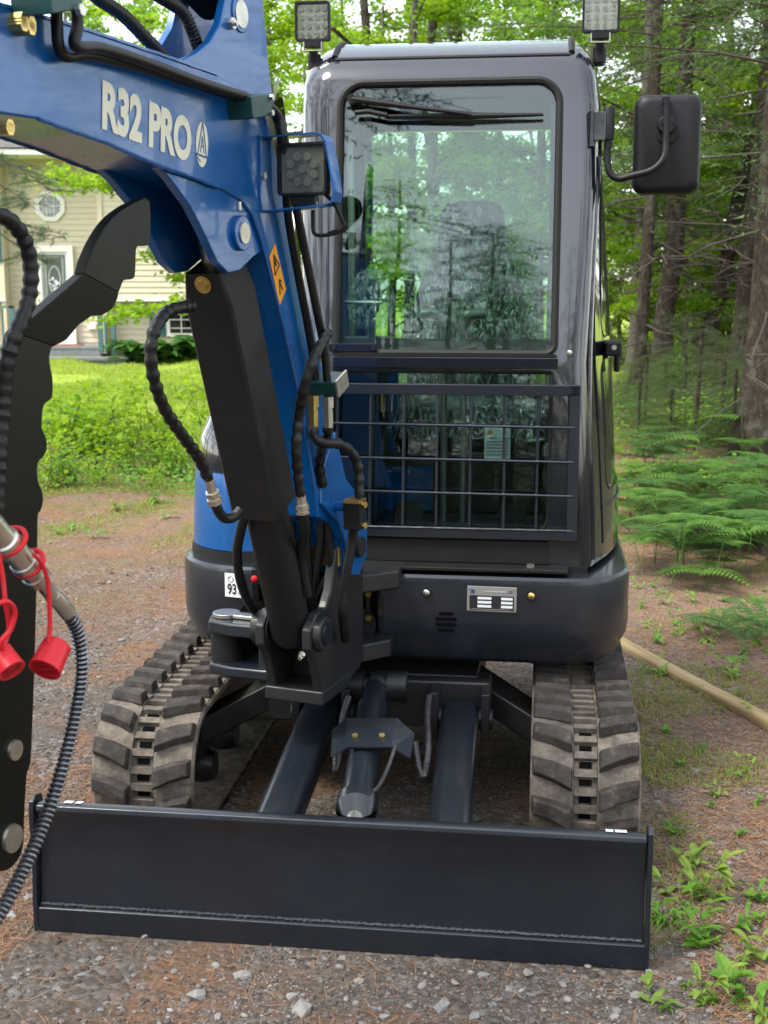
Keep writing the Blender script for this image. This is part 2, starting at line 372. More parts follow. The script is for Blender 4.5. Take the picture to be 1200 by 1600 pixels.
for x in (XC - 0.632, XC + 0.632):
    t = link('track', beltm, EX, (x, 0, 0))
    for i in range(NL):
        for s in (-1, 1):
            y, z, a = path[(i * 6 + (3 if s > 0 else 0)) % len(path)]; ny, nz = math.sin(-a), math.cos(a)
            o = link('lug', lugs[s], t, (0, y + ny * 0.003, z + nz * 0.003)); o.rotation_euler = (a + rnd.uniform(-.02, .02), 0, rnd.uniform(-.02, .02))
    hw_ = MB()
    for i in range(0, len(path), 3):               # black boxes paint the shade of the link windows in the groove
        y, z, a = path[(i + 1) % len(path)]; y2, z2, a2 = path[(i + 2) % len(path)]; ym, zm, am = (y + y2) / 2, (z + z2) / 2, (a + a2) / 2 if abs(a - a2) < 1 else a; ny, nz = math.sin(-am), math.cos(am)
        hw_.box((0, ym - ny * 0.010, zm - nz * 0.010), (0.034, 0.017, 0.006), Matrix.Rotation(am, 3, 'X'))
    tag(obj('link_window_shade', hw_, M['hole_shade'], t), kind='stuff')
    sg = 1 if x < XC else -1
    f = MB().box((x, 1.35, 0.22), (0.13, 1.35, 0.16)).box((x + sg * 0.02, 1.35, 0.315), (0.07, 1.15, 0.06))
    obj('track_frame', f, M['cast'], EX, 0.01)
    idl = MB().steps((x - 0.05, 0.635, 0.217), (x + 0.05, 0.635, 0.217), [(0, 0.03), (0, 0.15), (0.12, 0.163), (0.3, 0.163), (0.32, 0.14), (0.68, 0.14), (0.7, 0.163), (0.88, 0.163), (1, 0.15), (1, 0.03)], 32)
    obj('idler_wheel', idl, M['cast'], EX)
    sp = MB().steps((x - 0.03, 2.06, 0.217), (x + 0.03, 2.06, 0.217), [(0, 0.04), (0, 0.15), (1, 0.15), (1, 0.04)], 24)
    for k in range(12):
        a = 2 * math.pi * k / 12; sp.box((x, 2.06 + 0.155 * math.cos(a), 0.217 + 0.155 * math.sin(a)), (0.04, 0.03, 0.025), Matrix.Rotation(a, 3, 'X'))
    sp.steps((x - 0.09, 2.06, 0.217), (x + 0.09, 2.06, 0.217), [(0, 0.09), (1, 0.09)], 20)
    obj('drive_sprocket', sp, M['cast'], EX)
    for k in range(4):
        y = 0.92 + 0.29 * k
        obj('track_roller', MB().steps((x - 0.09, y, 0.095), (x + 0.09, y, 0.095), [(0, 0.045), (0.2, 0.06), (0.4, 0.06), (0.42, 0.04), (0.58, 0.04), (0.6, 0.06), (0.8, 0.06), (1, 0.045)], 18), M['cast'], EX)

# ---- car body between the tracks, slew ring
cb = MB().box((XC, 1.4, 0.36), (0.62, 0.95, 0.14)).box((XC, 0.93, 0.35), (0.70, 0.12, 0.15))
for sx in (-1, 1):
    for sy in (-1, 1):
        cb.slab([(XC + sx * 0.28, 1.4 + sy * 0.42, 0.41), (XC + sx * 0.58, 1.4 + sy * 0.55, 0.27), (XC + sx * 0.58, 1.4 + sy * 0.38, 0.27), (XC + sx * 0.28, 1.4 + sy * 0.22, 0.41)], (0, 0, -0.09))
obj('car_body', cb, M['cast'], EX, 0.008)
obj('slew_ring', MB().cyl((XC, 1.45, 0.42), (XC, 1.45, 0.50), 0.34, n=40), M['cast'], EX)

# ---- dozer blade
def blade():
    prof = [(0.0, 0.045), (0.003, 0.078), (0.016, 0.20), (0.012, 0.295), (-0.004, 0.326), (0.0, 0.338), (0.012, 0.343), (0.034, 0.338), (0.036, 0.30), (0.034, 0.20), (0.024, 0.045)]
    b = obj('dozer_blade', MB().prism(prof, 'x', -0.762, 0.762), M['slate'], EX, 0.003)
    edge = [(-0.012, 0.003), (-0.012, 0.064), (-0.002, 0.070), (0.012, 0.070), (0.014, 0.003)]
    obj('cutting_edge', MB().prism(edge, 'x', -0.766, 0.766), M['slate'], b, 0.002)
    w = MB(); pts = []
    for i in range(260):
        x = -0.76 + 1.52 * i / 259; pts.append((x, -0.001 + rnd.uniform(-.0008, .0008), 0.073 + rnd.uniform(-.0012, .0012)))
    w.tube(pts, [0.0052 + 0.0012 * math.sin(i * 2.2) + rnd.uniform(-.0006, .0006) for i in range(260)], 6)
    obj('weld_bead', w, M['slate'], b)
    for s in (-1, 1):
        pl = [(-0.014, 0.0), (-0.016, 0.09), (-0.004, 0.20), (-0.012, 0.30), (-0.006, 0.350), (0.012, 0.362), (0.05, 0.352), (0.066, 0.30), (0.066, 0.06), (0.05, 0.0)]
        obj('end_plate', MB().prism(pl, 'x', s * 0.764, s * 0.776), M['slate'], b, 0.002)
    for px, wd in ((108, 0.022), (124, 0.016), (952, 0.018), (970, 0.028)):
        p = mp(px, 1258 if px < 500 else 1306, 'y', 0.02); 
        o = obj('label', MB().box((p.x, 0.021, 0.3432), (wd, 0.020, 0.0012), Matrix.Rotation(R(-10), 3, 'X')), M['white'], b)
        obj('print', MB().box((p.x, 0.021, 0.3440), (wd * 0.45, 0.006, 0.0008), Matrix.Rotation(R(-10), 3, 'X')), M['grey_ink'], b)
    rib = MB()
    for x in (-0.28, XC - 0.07, XC + 0.08, 0.33): rib.prism([(0.03, 0.06), (0.03, 0.30), (0.07, 0.28), (0.13, 0.16), (0.13, 0.06)], 'x', x - 0.008, x + 0.008)
    obj('rear_rib', rib, M['slate'], b, 0.002)
    return b
blade()
for s, x0, x1 in ((-1, -0.185, -0.165), (1, 0.278, 0.262)):           # push arms
    a0 = Vector((x0, 0.06, 0.215)); a1 = Vector((x1, 0.82, 0.335)); d = (a1 - a0).normalized(); u = Vector((1, 0, 0)); w = d.cross(u).normalized() * -1
    sec = rrect(-0.058, 0.058, -0.05, 0.05, 0.034, 5); m = MB(); n = len(sec); vs = []
    for k in range(9):
        c = a0.lerp(a1, k / 8); vs += [c + u * p[0] + w * p[1] for p in sec]
    m.add(vs, [(k * n + i, k * n + (i + 1) % n, k * n + n + (i + 1) % n, k * n + n + i) for k in range(8) for i in range(n)] + [tuple(range(n))[::-1], tuple(8 * n + i for i in range(n))])
    obj('push_arm', m, M['slate'], EX)
    obj('arm_pivot', MB().cyl((x1 - 0.10, 0.82, 0.325), (x1 + 0.10, 0.82, 0.325), 0.032).box((x1 - 0.078, 0.86, 0.345), (0.026, 0.18, 0.15)).box((x1 + 0.078, 0.86, 0.345), (0.026, 0.18, 0.15)), M['cast'], EX, 0.004)
# blade cylinder with its guard plate
c0 = Vector((0.034, 0.075, 0.235)); c1 = Vector((XC + 0.0, 0.83, 0.415)); d = (c1 - c0).normalized()
cy = obj('blade_cylinder', MB().steps(c0.lerp(c1, 0.20), c1, [(0, 0.047), (0.0, 0.056), (0.06, 0.056), (0.062, 0.047), (0.8, 0.047), (0.82, 0.036), (1, 0.036)], 24), M['slate'], EX)
obj('rod', MB().cyl(c0, c0.lerp(c1, 0.25), 0.024), M['steel'], cy)
obj('rod_clevis', MB().box((0.034 - 0.045, 0.07, 0.235), (0.02, 0.09, 0.09)).box((0.034 + 0.045, 0.07, 0.235), (0.02, 0.09, 0.09)).cyl((0.034 - 0.07, 0.075, 0.235), (0.034 + 0.07, 0.075, 0.235), 0.018), M['slate'], cy, 0.004)
obj('rear_boss', MB().steps((XC - 0.085, 0.84, 0.415), (XC + 0.095, 0.84, 0.415), [(0, 0.035), (0.0, 0.046), (0.25, 0.046), (0.26, 0.036), (0.38, 0.036), (0.39, 0.046), (0.62, 0.046), (0.63, 0.04), (0.66, 0.04), (0.67, 0.046), (1, 0.046)], 24), M['cast'], cy)
g = MB(); gz = 0.006
G = [mp(525, 1124, 'y', 0.52), mp(632, 1124, 'y', 0.52), mp(627, 1166, 'y', 0.41), mp(537, 1166, 'y', 0.41)]
GL = [mp(541, 1122, 'y', 0.52), mp(621, 1122, 'y', 0.52), mp(612, 1167, 'y', 0.41), mp(541, 1167, 'y', 0.41)]
GO = [mp(519, 1140, 'y', 0.50), mp(648, 1146, 'y', 0.50), mp(641, 1184, 'y', 0.40), mp(517, 1182, 'y', 0.40)]
g.slab(GL, (0, 0.001, -0.005)); g.slab([GL[1], GO[1], GO[2], GL[2]], (-0.003, 0, -0.004)); g.slab([GO[0], GL[0], GL[3], GO[3]], (0.003, 0, -0.004))
gp = obj('cylinder_guard', g, M['slate'], cy)
for px in (555, 597):
    p = mp(px, 1152, 'y', 0.445); obj('bolt', MB().hexnut(p, (0, -0.4, 1), 0.009, 0.009), M['brass'], cy)
def coil(pts, r, pitch, amp, n=8, k=8):            # ribbed or spring-wrapped hose
    P = resample(cat(pts, k), pitch / 4); return P, [r + amp * (1 if (i % 4) in (1, 2) else 0) for i in range(len(P))]
for pts in ([(671, 1088, .74), (668, 1120, .66), (669, 1160, .56), (667, 1190, .46), (663, 1212, .42), (655, 1200, .44), (648, 1160, .48)], [(545, 1090, .72), (537, 1115, .64), (531, 1150, .55), (525, 1185, .48), (524, 1205, .46), (529, 1195, .47), (540, 1150, .5)]):
    P, rr = coil([mp(*q[:2], 'y', q[2]) for q in pts], 0.0085, 0.007, 0.002); obj('spring_hose', MB().tube(P, rr, 8), M['dspring'], cy)
obj('feed_pipe', MB().tube(cat([mp(*q[:2], 'y', q[2]) for q in ((618, 1165, .42), (606, 1200, .36), (592, 1228, .30), (578, 1240, .27))]), 0.006, 8), M['dspring'], cy)

# ================================================================== UPPER STRUCTURE
def arc(cx, cy, r, a0, a1, n=8): return [(cx + r * math.cos(R(a0 + (a1 - a0) * k / n)), cy + r * math.sin(R(a0 + (a1 - a0) * k / n))) for k in range(n + 1)]
def offset(poly, d):
    out = []; n = len(poly)
    for i in range(n):
        a = Vector(poly[i - 1]); b = Vector(poly[i]); c = Vector(poly[(i + 1) % n])
        e1 = (b - a).normalized(); e2 = (c - b).normalized(); n1 = Vector((-e1.y, e1.x)); n2 = Vector((-e2.y, e2.x)); m = n1 + n2
        m = m / max(0.35, m.dot(n1)) if m.length > 1e-6 else n1
        q = b + m * d; out.append((q.x, q.y))
    return out
plan = [(-0.385, 0.90), (-0.385, 1.02), (0.0, 1.02), (0.0, 0.865), (0.02, 0.85)] + arc(0.56, 1.065, 0.215, -88, 0, 10) + arc(0.47, 1.95, 0.30, 0, 85, 8) + arc(-0.37, 1.93, 0.32, 95, 180, 8) + arc(-0.41, 1.165, 0.277, 180, 264, 10) + [(-0.40, 0.888)]
def rings(plan, zs, capt=True):
    m = MB(); n = len(plan); vs = []
    for z, ins in zs: vs += [(p[0], p[1], z) for p in offset(plan, ins)]
    fs = [(k * n + i, k * n + (i + 1) % n, (k + 1) * n + (i + 1) % n, (k + 1) * n + i) for k in range(len(zs) - 1) for i in range(n)]
    fs += [tuple(range(n))[::-1], tuple((len(zs) - 1) * n + i for i in range(n))]
    return m.add(vs, fs)
bumper = obj('bumper', rings(plan, [(0.485, 0.055), (0.500, 0.035), (0.565, 0.004), (0.60, 0.0), (0.742, 0.0), (0.757, 0.003), (0.765, 0.013)]), M['slate'], EX, ang=25)
def front_y(x): return 0.849
# details on the bumper front
for px, py, mt in ((666, 926, 'steel'), (830, 931, 'brass'), (398, 904, 'red')):
    p = mp(px, py, 'y', 0.85 if px > 500 else 0.893); obj('recess_ring', MB().cyl((p.x, p.y - 0.004, p.z), (p.x, p.y + 0.01, p.z), 0.0155 if px > 500 else 0.02), M['seal'], bumper)
    obj('bolt', MB().steps((p.x, p.y + 0.002, p.z), (p.x, p.y - 0.010, p.z), [(0, 0.011), (0.7, 0.011), (1, 0.006)], 12), M[mt], bumper)
for k, (w) in enumerate((0.045, 0.066, 0.066, 0.050)):
    p = mp(697, 959 + 8.4 * k, 'y', 0.85); obj('vent_slot_shade', MB().prism(rrect(p.x - w / 2, p.x + w / 2, p.z - 0.0055, p.z + 0.0055, 0.005, 4), 'y', 0.8478, 0.86), M['hole_shade'], bumper)  # raised black slab, the slot's shade put into its colour
pa, pb = mp(730, 915, 'y', 0.85), mp(807, 957, 'y', 0.85)
tilt = Matrix.Rotation(R(0.6), 3, 'Y'); cxp, czp = (pa.x + pb.x) / 2, (pa.z + pb.z) / 2
plate = obj('rating_plate', MB().box((cxp, 0.8475, czp), (0.150, 0.003, 0.078), tilt), M['alu'], bumper, 0.0008)
def pl(name, u, v, w, h, mt, d=0.0): return obj(name, MB().box(Vector((cxp, 0.8453 - d, czp)) + tilt @ Vector((u, 0, v)), (w, 0.0014, h), tilt), M[mt], bumper)
pl('plate_panel', 0, -0.0115, 0.135, 0.045, 'ink')
for r in range(3):
    for c in (-1, 1): pl('plate_field', c * 0.034 + 0.012, 0.003 - 0.0125 * r, 0.035 if c > 0 else 0.042, 0.0075, 'white', 0.0012)
pl('plate_rule', 0, -0.031, 0.12, 0.0015, 'alu', 0.0012); pl('plate_heading', 0.01, 0.024, 0.07, 0.0035, 'grey_ink', 0.0); pl('plate_emblem', -0.058, 0.023, 0.011, 0.011, 'logo_blue', 0.0)
for u in (-0.068, 0.068):
    for v in (-0.033, 0.033): 
        q = Vector((cxp, 0.846, czp)) + tilt @ Vector((u, 0, v)); obj('rivet', MB().cyl(q, q + Vector((0, -0.0025, 0)), 0.0032, n=10), M['steel'], bumper)

def text(name, body, size, mat, parent, mtx, ext=0.0006, off=0.0, sx=1.0, align='LEFT'):
    c = bpy.data.curves.new(name, 'FONT'); c.body = body; c.size = size; c.extrude = ext; c.offset = off; c.align_x = align
    t = bpy.data.objects.new(name + '_t', c); COL.objects.link(t)
    dg = bpy.context.evaluated_depsgraph_get(); me = bpy.data.meshes.new_from_object(t.evaluated_get(dg)); bpy.data.objects.remove(t)
    me.transform(Matrix.Diagonal((sx, 1, 1, 1))); me.materials.clear(); me.materials.append(mat); me.name = name
    o = link(name, me, parent); o.matrix_local = mtx; return o
def front_mtx(p, rz=0): return Matrix.Translation(p) @ Matrix.Rotation(rz, 4, 'Z') @ Matrix.Rotation(R(90), 4, 'X')
text('certification_mark', 'CE', 0.012, M['ink'], bumper, front_mtx((cxp + 0.048, 0.8455, czp + 0.019)))
# noise sticker on the left corner
st_rot = R(-14)
_sx = mp(366, 915, 'y', 0.885); _sy = 1.165 - math.sqrt(0.277 ** 2 - (_sx.x + 0.41) ** 2) if _sx.x < -0.41 else 0.888
sc_ = Vector((_sx.x, _sy - 0.005, _sx.z))
obj('noise_label', MB().box(sc_, (0.066, 0.003, 0.076), Matrix.Rotation(st_rot, 3, 'Z')), M['white'], bumper)
rotm = Matrix.Rotation(st_rot, 4, 'Z')
text('noise_number', '93', 0.046, M['ink'], bumper, front_mtx(sc_ + rotm @ Vector((-0.024, -0.0025, -0.027)), st_rot), sx=0.72, off=0.0006)
text('noise_unit', 'dB', 0.018, M['grey_ink'], bumper, front_mtx(sc_ + rotm @ Vector((0.013, -0.0025, -0.027)), st_rot), sx=0.8)
text('noise_symbol', 'L', 0.016, M['grey_ink'], bumper, front_mtx(sc_ + rotm @ Vector((0.010, -0.0025, 0.014)), st_rot))
obj('noise_emblem', MB().tube([sc_ + rotm @ Vector((-0.012 + 0.009 * math.cos(a), -0.0022, 0.020 + 0.009 * math.sin(a))) for a in [2 * math.pi * k / 20 for k in range(20)]], 0.0014, 6, closed=True), M['grey_ink'], bumper)
obj('cylinder_port_shade', MB().prism(rrect(mp(358, 1, 'y', 0.90).x, -0.355, 0.578, 0.655, 0.035, 6), 'y', 0.868, 0.93), M['hole_shade'], bumper)  # solid black plate painting the shaded hole round the swing cylinder
# side label on the right flank
obj('side_label', MB().box((0.7755, 1.13, 0.685), (0.003, 0.06, 0.075)), M['white'], bumper)
# deck, boom recess frame and the swing clevis
obj('deck_plate', MB().box((0.18, 1.25, 0.775), (0.92, 0.62, 0.02)), M['seal'], EX)
rc = MB().box((-0.19, 1.0, 0.62), (0.36, 0.03, 0.26))
obj('recess_panel', rc, M['cast'], EX)
cl = MB()
for zt, px in ((0.735, 0.075), (0.52, 0.05)):
    cl.slab([(-0.27, 1.02, zt), (-0.25, 0.72, zt), (-0.20, 0.655, zt), (-0.13, 0.645, zt), (-0.07, 0.69, zt), (px, 0.80, zt), (px, 1.02, zt)], (0, 0, 0.055))
obj('swing_clevis', cl, M['cast'], EX, 0.006)
obj('swing_pin', MB().cyl((-0.162, 0.73, 0.50), (-0.162, 0.73, 0.815), 0.036), M['cast'], EX)
obj('rotary_valve', MB().cyl((-0.06, 0.93, 0.60), (-0.06, 0.86, 0.60), 0.055).cyl((-0.085, 0.99, 0.66), (-0.085, 0.86, 0.66), 0.03).box((-0.03, 0.87, 0.665), (0.012, 0.02, 0.10)), M['seal'], EX)
for z in (0.625, 0.70): obj('valve_bolt', MB().hexnut((-0.028, 0.862, z), (0, -1, 0), 0.010, 0.012), M['brass'], EX)
p = mp(829, 888, 'y', 0.90); obj('deck_bolt', MB().hexnut((p.x, 0.905, 0.786), (0, 0, 1), 0.013, 0.012).cyl((p.x, 0.905, 0.784), (p.x, 0.905, 0.788), 0.018), M['steel'], EX)
# engine hood beside the cab
hood_plan = [(-0.36, 1.02)] + arc(-0.43, 1.19, 0.235, 262, 180, 9)[::-1][::-1]
hp = [(-0.30, 0.985), (-0.30, 2.16)] + arc(-0.42, 1.92, 0.245, 90, 180, 7) + arc(-0.42, 1.20, 0.245, 180, 255, 9)
hp = hp[::-1]
hood = obj('engine_hood', rings(hp[::-1], [(0.795, 0.004), (0.80, 0.0), (1.00, 0.008), (1.045, 0.014)]), M['blue'], EX, ang=30)
obj('hood_cover', rings(hp[::-1], [(1.045, 0.022), (1.06, 0.018), (1.15, 0.030), (1.22, 0.062), (1.262, 0.11), (1.275, 0.16)]), M['char'], hood, ang=50)
obj('hood_seal', rings(hp[::-1], [(0.764, 0.0), (0.765, -0.006), (0.795, -0.004), (0.796, 0.0)]), M['seal'], hood, ang=30)
# ================================================================== CAB
# rings: z, x left, x right, y front, y rear, corner radius front, rear
CR = [(0.782, -0.27, 0.762, 0.945, 2.02, 0.12, 0.12), (0.90, -0.27, 0.758, 0.952, 2.02, 0.12, 0.12), (1.15, -0.272, 0.746, 0.968, 2.02, 0.115, 0.12), (1.40, -0.275, 0.730, 0.985, 2.02, 0.11, 0.12),
      (1.60, -0.277, 0.716, 1.017, 2.01, 0.11, 0.12), (1.90, -0.279, 0.692, 1.065, 2.0, 0.105, 0.12), (2.17, -0.280, 0.670, 1.105, 1.98, 0.10, 0.12), (2.255, -0.278, 0.661, 1.120, 1.97, 0.10, 0.12),
      (2.300, -0.268, 0.650, 1.142, 1.955, 0.095, 0.12), (2.345, -0.250, 0.630, 1.20, 1.93, 0.09, 0.12), (2.384, -0.225, 0.602, 1.275, 1.89, 0.085, 0.11), (2.408, -0.18, 0.56, 1.37, 1.83, 0.08, 0.10), (2.416, -0.10, 0.47, 1.48, 1.74, 0.06, 0.06)]
def cab_at(z, i):
    for a, b in zip(CR, CR[1:]):
        if a[0] <= z <= b[0]:
            t = (z - a[0]) / (b[0] - a[0]); return a[i] + (b[i] - a[i]) * t
    return CR[0][i] if z < CR[0][0] else CR[-1][i]
def flare(z): return 0.105 if z < 1.4 else max(0.03, 0.105 - 0.09 * (z - 1.4) / 0.8)
def cab_right(y, z):                               # the door side bows outwards to the rear
    x1, y0 = cab_at(z, 2), cab_at(z, 3); f_ = flare(z) * min(1.0, cab_at(z, 5) / 0.1); t = min(1.0, max(0.0, (y - y0 - 0.05) / 0.50)); return x1 - f_ * (1 - t) ** 1.8
def cab_ring(q, nc=8):
    z, x0, x1, y0, y1, rf, rr = q; P = []
    P += [(x0 + rf + rf * math.cos(R(180 + 90 * k / nc)), y0 + rf + rf * math.sin(R(180 + 90 * k / nc))) for k in range(nc + 1)]
    xe = cab_right(y0 + 0.05, z); r_ = 0.05
    for k in range(1, 5): P.append((P[nc][0] + (xe - r_ - P[nc][0]) * k / 5, y0))
    P += [(xe - r_ + r_ * math.cos(R(-90 + 80 * k / nc)), y0 + r_ + r_ * math.sin(R(-90 + 80 * k / nc))) for k in range(nc + 1)]
    for k in range(1, 13): 
        y = y0 + 0.055 + 0.495 * k / 12; P.append((cab_right(y, z), y))
    ye = y0 + 0.55
    for k in range(1, 4): P.append((x1, ye + (max(y1 - rr, ye + 0.02) - ye) * k / 4))
    P += [(x1 - rr + rr * math.cos(R(90 * k / nc)), max(y1 - rr, ye + 0.02) + rr * math.sin(R(90 * k / nc))) for k in range(nc + 1)]
    for k in range(1, 4): P.append((x1 - rr + (x0 + rr - x1 + rr) * k / 4, P[-1][1] if k == 1 else P[-1][1]))
    P += [(x0 + rr + rr * math.cos(R(90 + 90 * k / nc)), max(y1 - rr, ye + 0.02) + rr * math.sin(R(90 + 90 * k / nc))) for k in range(nc + 1)]
    for k in range(1, 4): P.append((x0, P[-1][1] + (y0 + rf - P[-1][1]) / (5 - k)))
    return [(p[0], p[1], z) for p in P]
def cab_shell():
    rs = [cab_ring(q) for q in CR]; n = len(rs[0]); m = MB()
    m.add([p for r in rs for p in r], [(k * n + i, k * n + (i + 1) % n, (k + 1) * n + (i + 1) % n, (k + 1) * n + i) for k in range(len(rs) - 1) for i in range(n)] + [tuple(range(n))[::-1], tuple((len(rs) - 1) * n + i for i in range(n))])
    o = obj('cab', m, M['char'], EX, ang=None)
    so = o.modifiers.new('s', 'SOLIDIFY'); so.thickness = 0.038; so.offset = -1
    cuts = []
    def cut(mb):
        c = obj('cutter', mb, None, EX, ang=None); cuts.append(c); b = o.modifiers.new('b', 'BOOLEAN'); b.operation = 'DIFFERENCE'; b.solver = 'EXACT'; b.object = c
    cut(MB().prism(rrect(-0.150, 0.527, 1.428, 2.250, (0.02, 0.03, 0.075, 0.075), 8), 'y', 0.8, 1.24))       # windscreen
    cut(MB().prism(rrect(-0.150, 0.522, 0.865, 1.382, (0.08, 0.08, 0.012, 0.012), 8), 'y', 0.8, 1.20))       # lower window
    cut(MB().prism(rrect(1.185, 1.86, 1.475, 2.13, 0.07, 6), 'x', 0.55, 0.95))                                # door, upper
    cut(MB().prism(rrect(1.165, 1.74, 0.985, 1.405, 0.06, 6), 'x', 0.55, 0.95))                               # door, lower
    cut(MB().prism(rrect(1.20, 1.86, 1.32, 2.13, 0.07, 6), 'x', -0.45, -0.15))                                # left side
    cut(MB().prism(rrect(-0.19, 0.57, 1.25, 2.20, 0.07, 6), 'y', 1.82, 2.2))                                  # rear
    cut(MB().box((0.19, 1.35, 2.42), (0.72, 0.20, 0.16)))                                                      # roof light
    cut(MB().box((0.23, 1.5, 0.80), (0.80, 0.9, 0.10)))
    bpy.context.view_layer.update(); dg = bpy.context.evaluated_depsgraph_get()
    me = bpy.data.meshes.new_from_object(o.evaluated_get(dg)); o.modifiers.clear(); old = o.data; o.data = me; bpy.data.meshes.remove(old)
    for c in cuts: bpy.data.objects.remove(c)
    finish(me, None, 32); return o
cab = cab_shell()
def wsy(z): return cab_at(z, 3)
def pane(name, outline, yoff, mat, th=0.005, parent=None):           # pane following the cab front: outline in (x, z)
    n = len(outline); m = MB(); vs = [(x, wsy(z) + yoff, z) for x, z in outline] + [(x, wsy(z) + yoff + th, z) for x, z in outline]
    m.add(vs, [(i, (i + 1) % n, n + (i + 1) % n, n + i) for i in range(n)] + [tuple(range(n))[::-1], tuple(range(n, 2 * n))]); return obj(name, m, mat, parent or cab, ang=30)
def flat_pane(name, x0, x1, z0, z1, r, y0, y1, mat, th=0.005):       # planar pane, leaning from y0 at z0 to y1 at z1
    P = rrect(x0, x1, z0, z1, r, 8); m = MB(); f = lambda z: y0 + (y1 - y0) * (z - z0) / (z1 - z0)
    m.slab([(x, f(z), z) for x, z in P], (0, th, 0)); return obj(name, m, mat, cab, ang=30)
ws = flat_pane('windscreen', -0.146, 0.523, 1.432, 2.246, (0.02, 0.03, 0.07, 0.07), wsy(1.432) + 0.012, wsy(2.246) + 0.010, M['glass'])
lw = flat_pane('lower_window', -0.146, 0.518, 0.869, 1.378, (0.076, 0.076, 0.01, 0.01), wsy(0.869) + 0.014, wsy(1.378) + 0.014, M['lowglass'])
def frame_of(name, x0, x1, z0, z1, r, yo, rad, mat=M['seal']):
    P = rrect(x0, x1, z0, z1, r, 8); o = obj(name, MB().tube([(x, wsy(z) + yo, z) for x, z in P], rad, 8, closed=True), mat, cab); return o
frame_of('windscreen_seal', -0.147, 0.524, 1.431, 2.247, (0.02, 0.03, 0.072, 0.072), 0.006, 0.0125)
frame_of('window_seal', -0.147, 0.519, 0.868, 1.379, (0.077, 0.077, 0.011, 0.011), 0.010, 0.009)
# printed black border inside the windscreen
bo = MB(); yb = lambda z: wsy(z) + 0.021
bo.slab([(-0.14, yb(1.436), 1.436), (0.515, yb(1.436), 1.436), (0.515, yb(1.475), 1.475), (-0.14, yb(1.475), 1.475)], (0, 0.002, 0))
for x0, x1 in ((-0.14, -0.125), (0.498, 0.515)): bo.slab([(x0, yb(1.47), 1.47), (x1, yb(1.47), 1.47), (x1, yb(2.18), 2.18), (x0, yb(2.18), 2.18)], (0, 0.002, 0))
bo.slab([(-0.10, yb(2.213), 2.213), (0.47, yb(2.213), 2.213), (0.47, yb(2.240), 2.240), (-0.10, yb(2.240), 2.240)], (0, 0.002, 0))
obj('windscreen_border', bo, M['seal'], cab)
st = MB().box((0.19, wsy(1.405) + 0.004, 1.405), (0.69, 0.03, 0.034)); obj('windscreen_rail', st, M['char'], cab, 0.004)
obj('rail_gasket', MB().box((0.19, wsy(1.42) - 0.008, 1.4265), (0.68, 0.012, 0.008)), M['seal'], cab)
p0, p1 = mp(514, 540, 'y', 0.99), mp(590, 550, 'y', 0.99)
obj('stop_plate', MB().box(((p0.x + p1.x) / 2, wsy(1.445) - 0.008, 1.448), (0.150, 0.004, 0.023)), M['char'], cab, 0.001)
for px in (521, 583): obj('stop_bolt', MB().hexnut((mp(px, 545, 'y', .98).x, wsy(1.445) - 0.010, 1.448), (0, -1, 0), 0.0075, 0.006), M['seal'], cab)
# side, rear and roof glass
def side_pane(name, y0, y1, z0, z1, side, mat):
    if side < 0: return obj(name, MB().slab([(cab_at(z, 1) + 0.012, y, z) for y, z in rrect(y0, y1, z0, z1, 0.055, 6)], (0.005, 0, 0)), mat, cab, ang=30)
    m = MB(); nu, nv = 10, 6; vs = []
    for off in (0.008, 0.013):
        for j in range(nv + 1):
            for i in range(nu + 1):
                y, z = y0 + (y1 - y0) * i / nu, z0 + (z1 - z0) * j / nv; vs.append((cab_right(y, z) - off, y, z))
    n = (nu + 1) * (nv + 1); w_ = nu + 1; fs = [(j * w_ + i, j * w_ + i + 1, (j + 1) * w_ + i + 1, (j + 1) * w_ + i) for j in range(nv) for i in range(nu)]; fs += [tuple(n + q for q in f[::-1]) for f in fs]
    return obj(name, m.add(vs, fs), mat, cab, ang=60)
side_pane('door_window', 1.17, 1.875, 1.46, 2.145, 1, M['sideglass']); side_pane('door_window', 1.15, 1.755, 0.97, 1.42, 1, M['sideglass']); side_pane('side_window', 1.203, 1.857, 1.323, 2.127, -1, M['rearglass'])
for y0_, y1_, z0_, z1_ in ((1.185, 1.86, 1.475, 2.13), (1.165, 1.74, 0.985, 1.405)): obj('door_window_seal', MB().tube([(cab_right(y_, z_) - .002, y_, z_) for y_, z_ in rrect(y0_, y1_, z0_, z1_, .06, 6)], .004, 6, closed=True), M['seal'], cab)
obj('rear_window', MB().slab([(-0.195, 1.995, 1.245), (0.575, 1.995, 1.245), (0.575, 1.955, 2.205), (-0.195, 1.955, 2.205)], (0, 0.005, 0)), M['rearglass'], cab)
def roof_pts(x): return [(x, cab_at(z, 3) + 0.004, z) for z in (2.296, 2.310, 2.327, 2.345, 2.360, 2.372)]
rw = MB(); A, B_ = roof_pts(-0.172), roof_pts(0.552)
A = [(-0.168, 1.185, 2.334), (-0.168, 1.25, 2.372), (-0.168, 1.33, 2.400), (-0.168, 1.44, 2.417)]; B_ = [(0.548, p[1], p[2]) for p in A]
rw.add([Vector(p) for p in A + B_] + [Vector(p) + Vector((0, 0.003, -0.006)) for p in A + B_], [(i, i + 1, i + 5, i + 4) for i in range(3)] + [(8 + i + 4, 8 + i + 5, 8 + i + 1, 8 + i) for i in range(3)] + [(0, 4, 12, 8), (3, 11, 15, 7)] + [(i, 8 + i, 9 + i, i + 1) for i in range(3)] + [(4 + i, 5 + i, 13 + i, 12 + i) for i in range(3)])
obj('roof_window', rw, M['sideglass'], cab, ang=60)
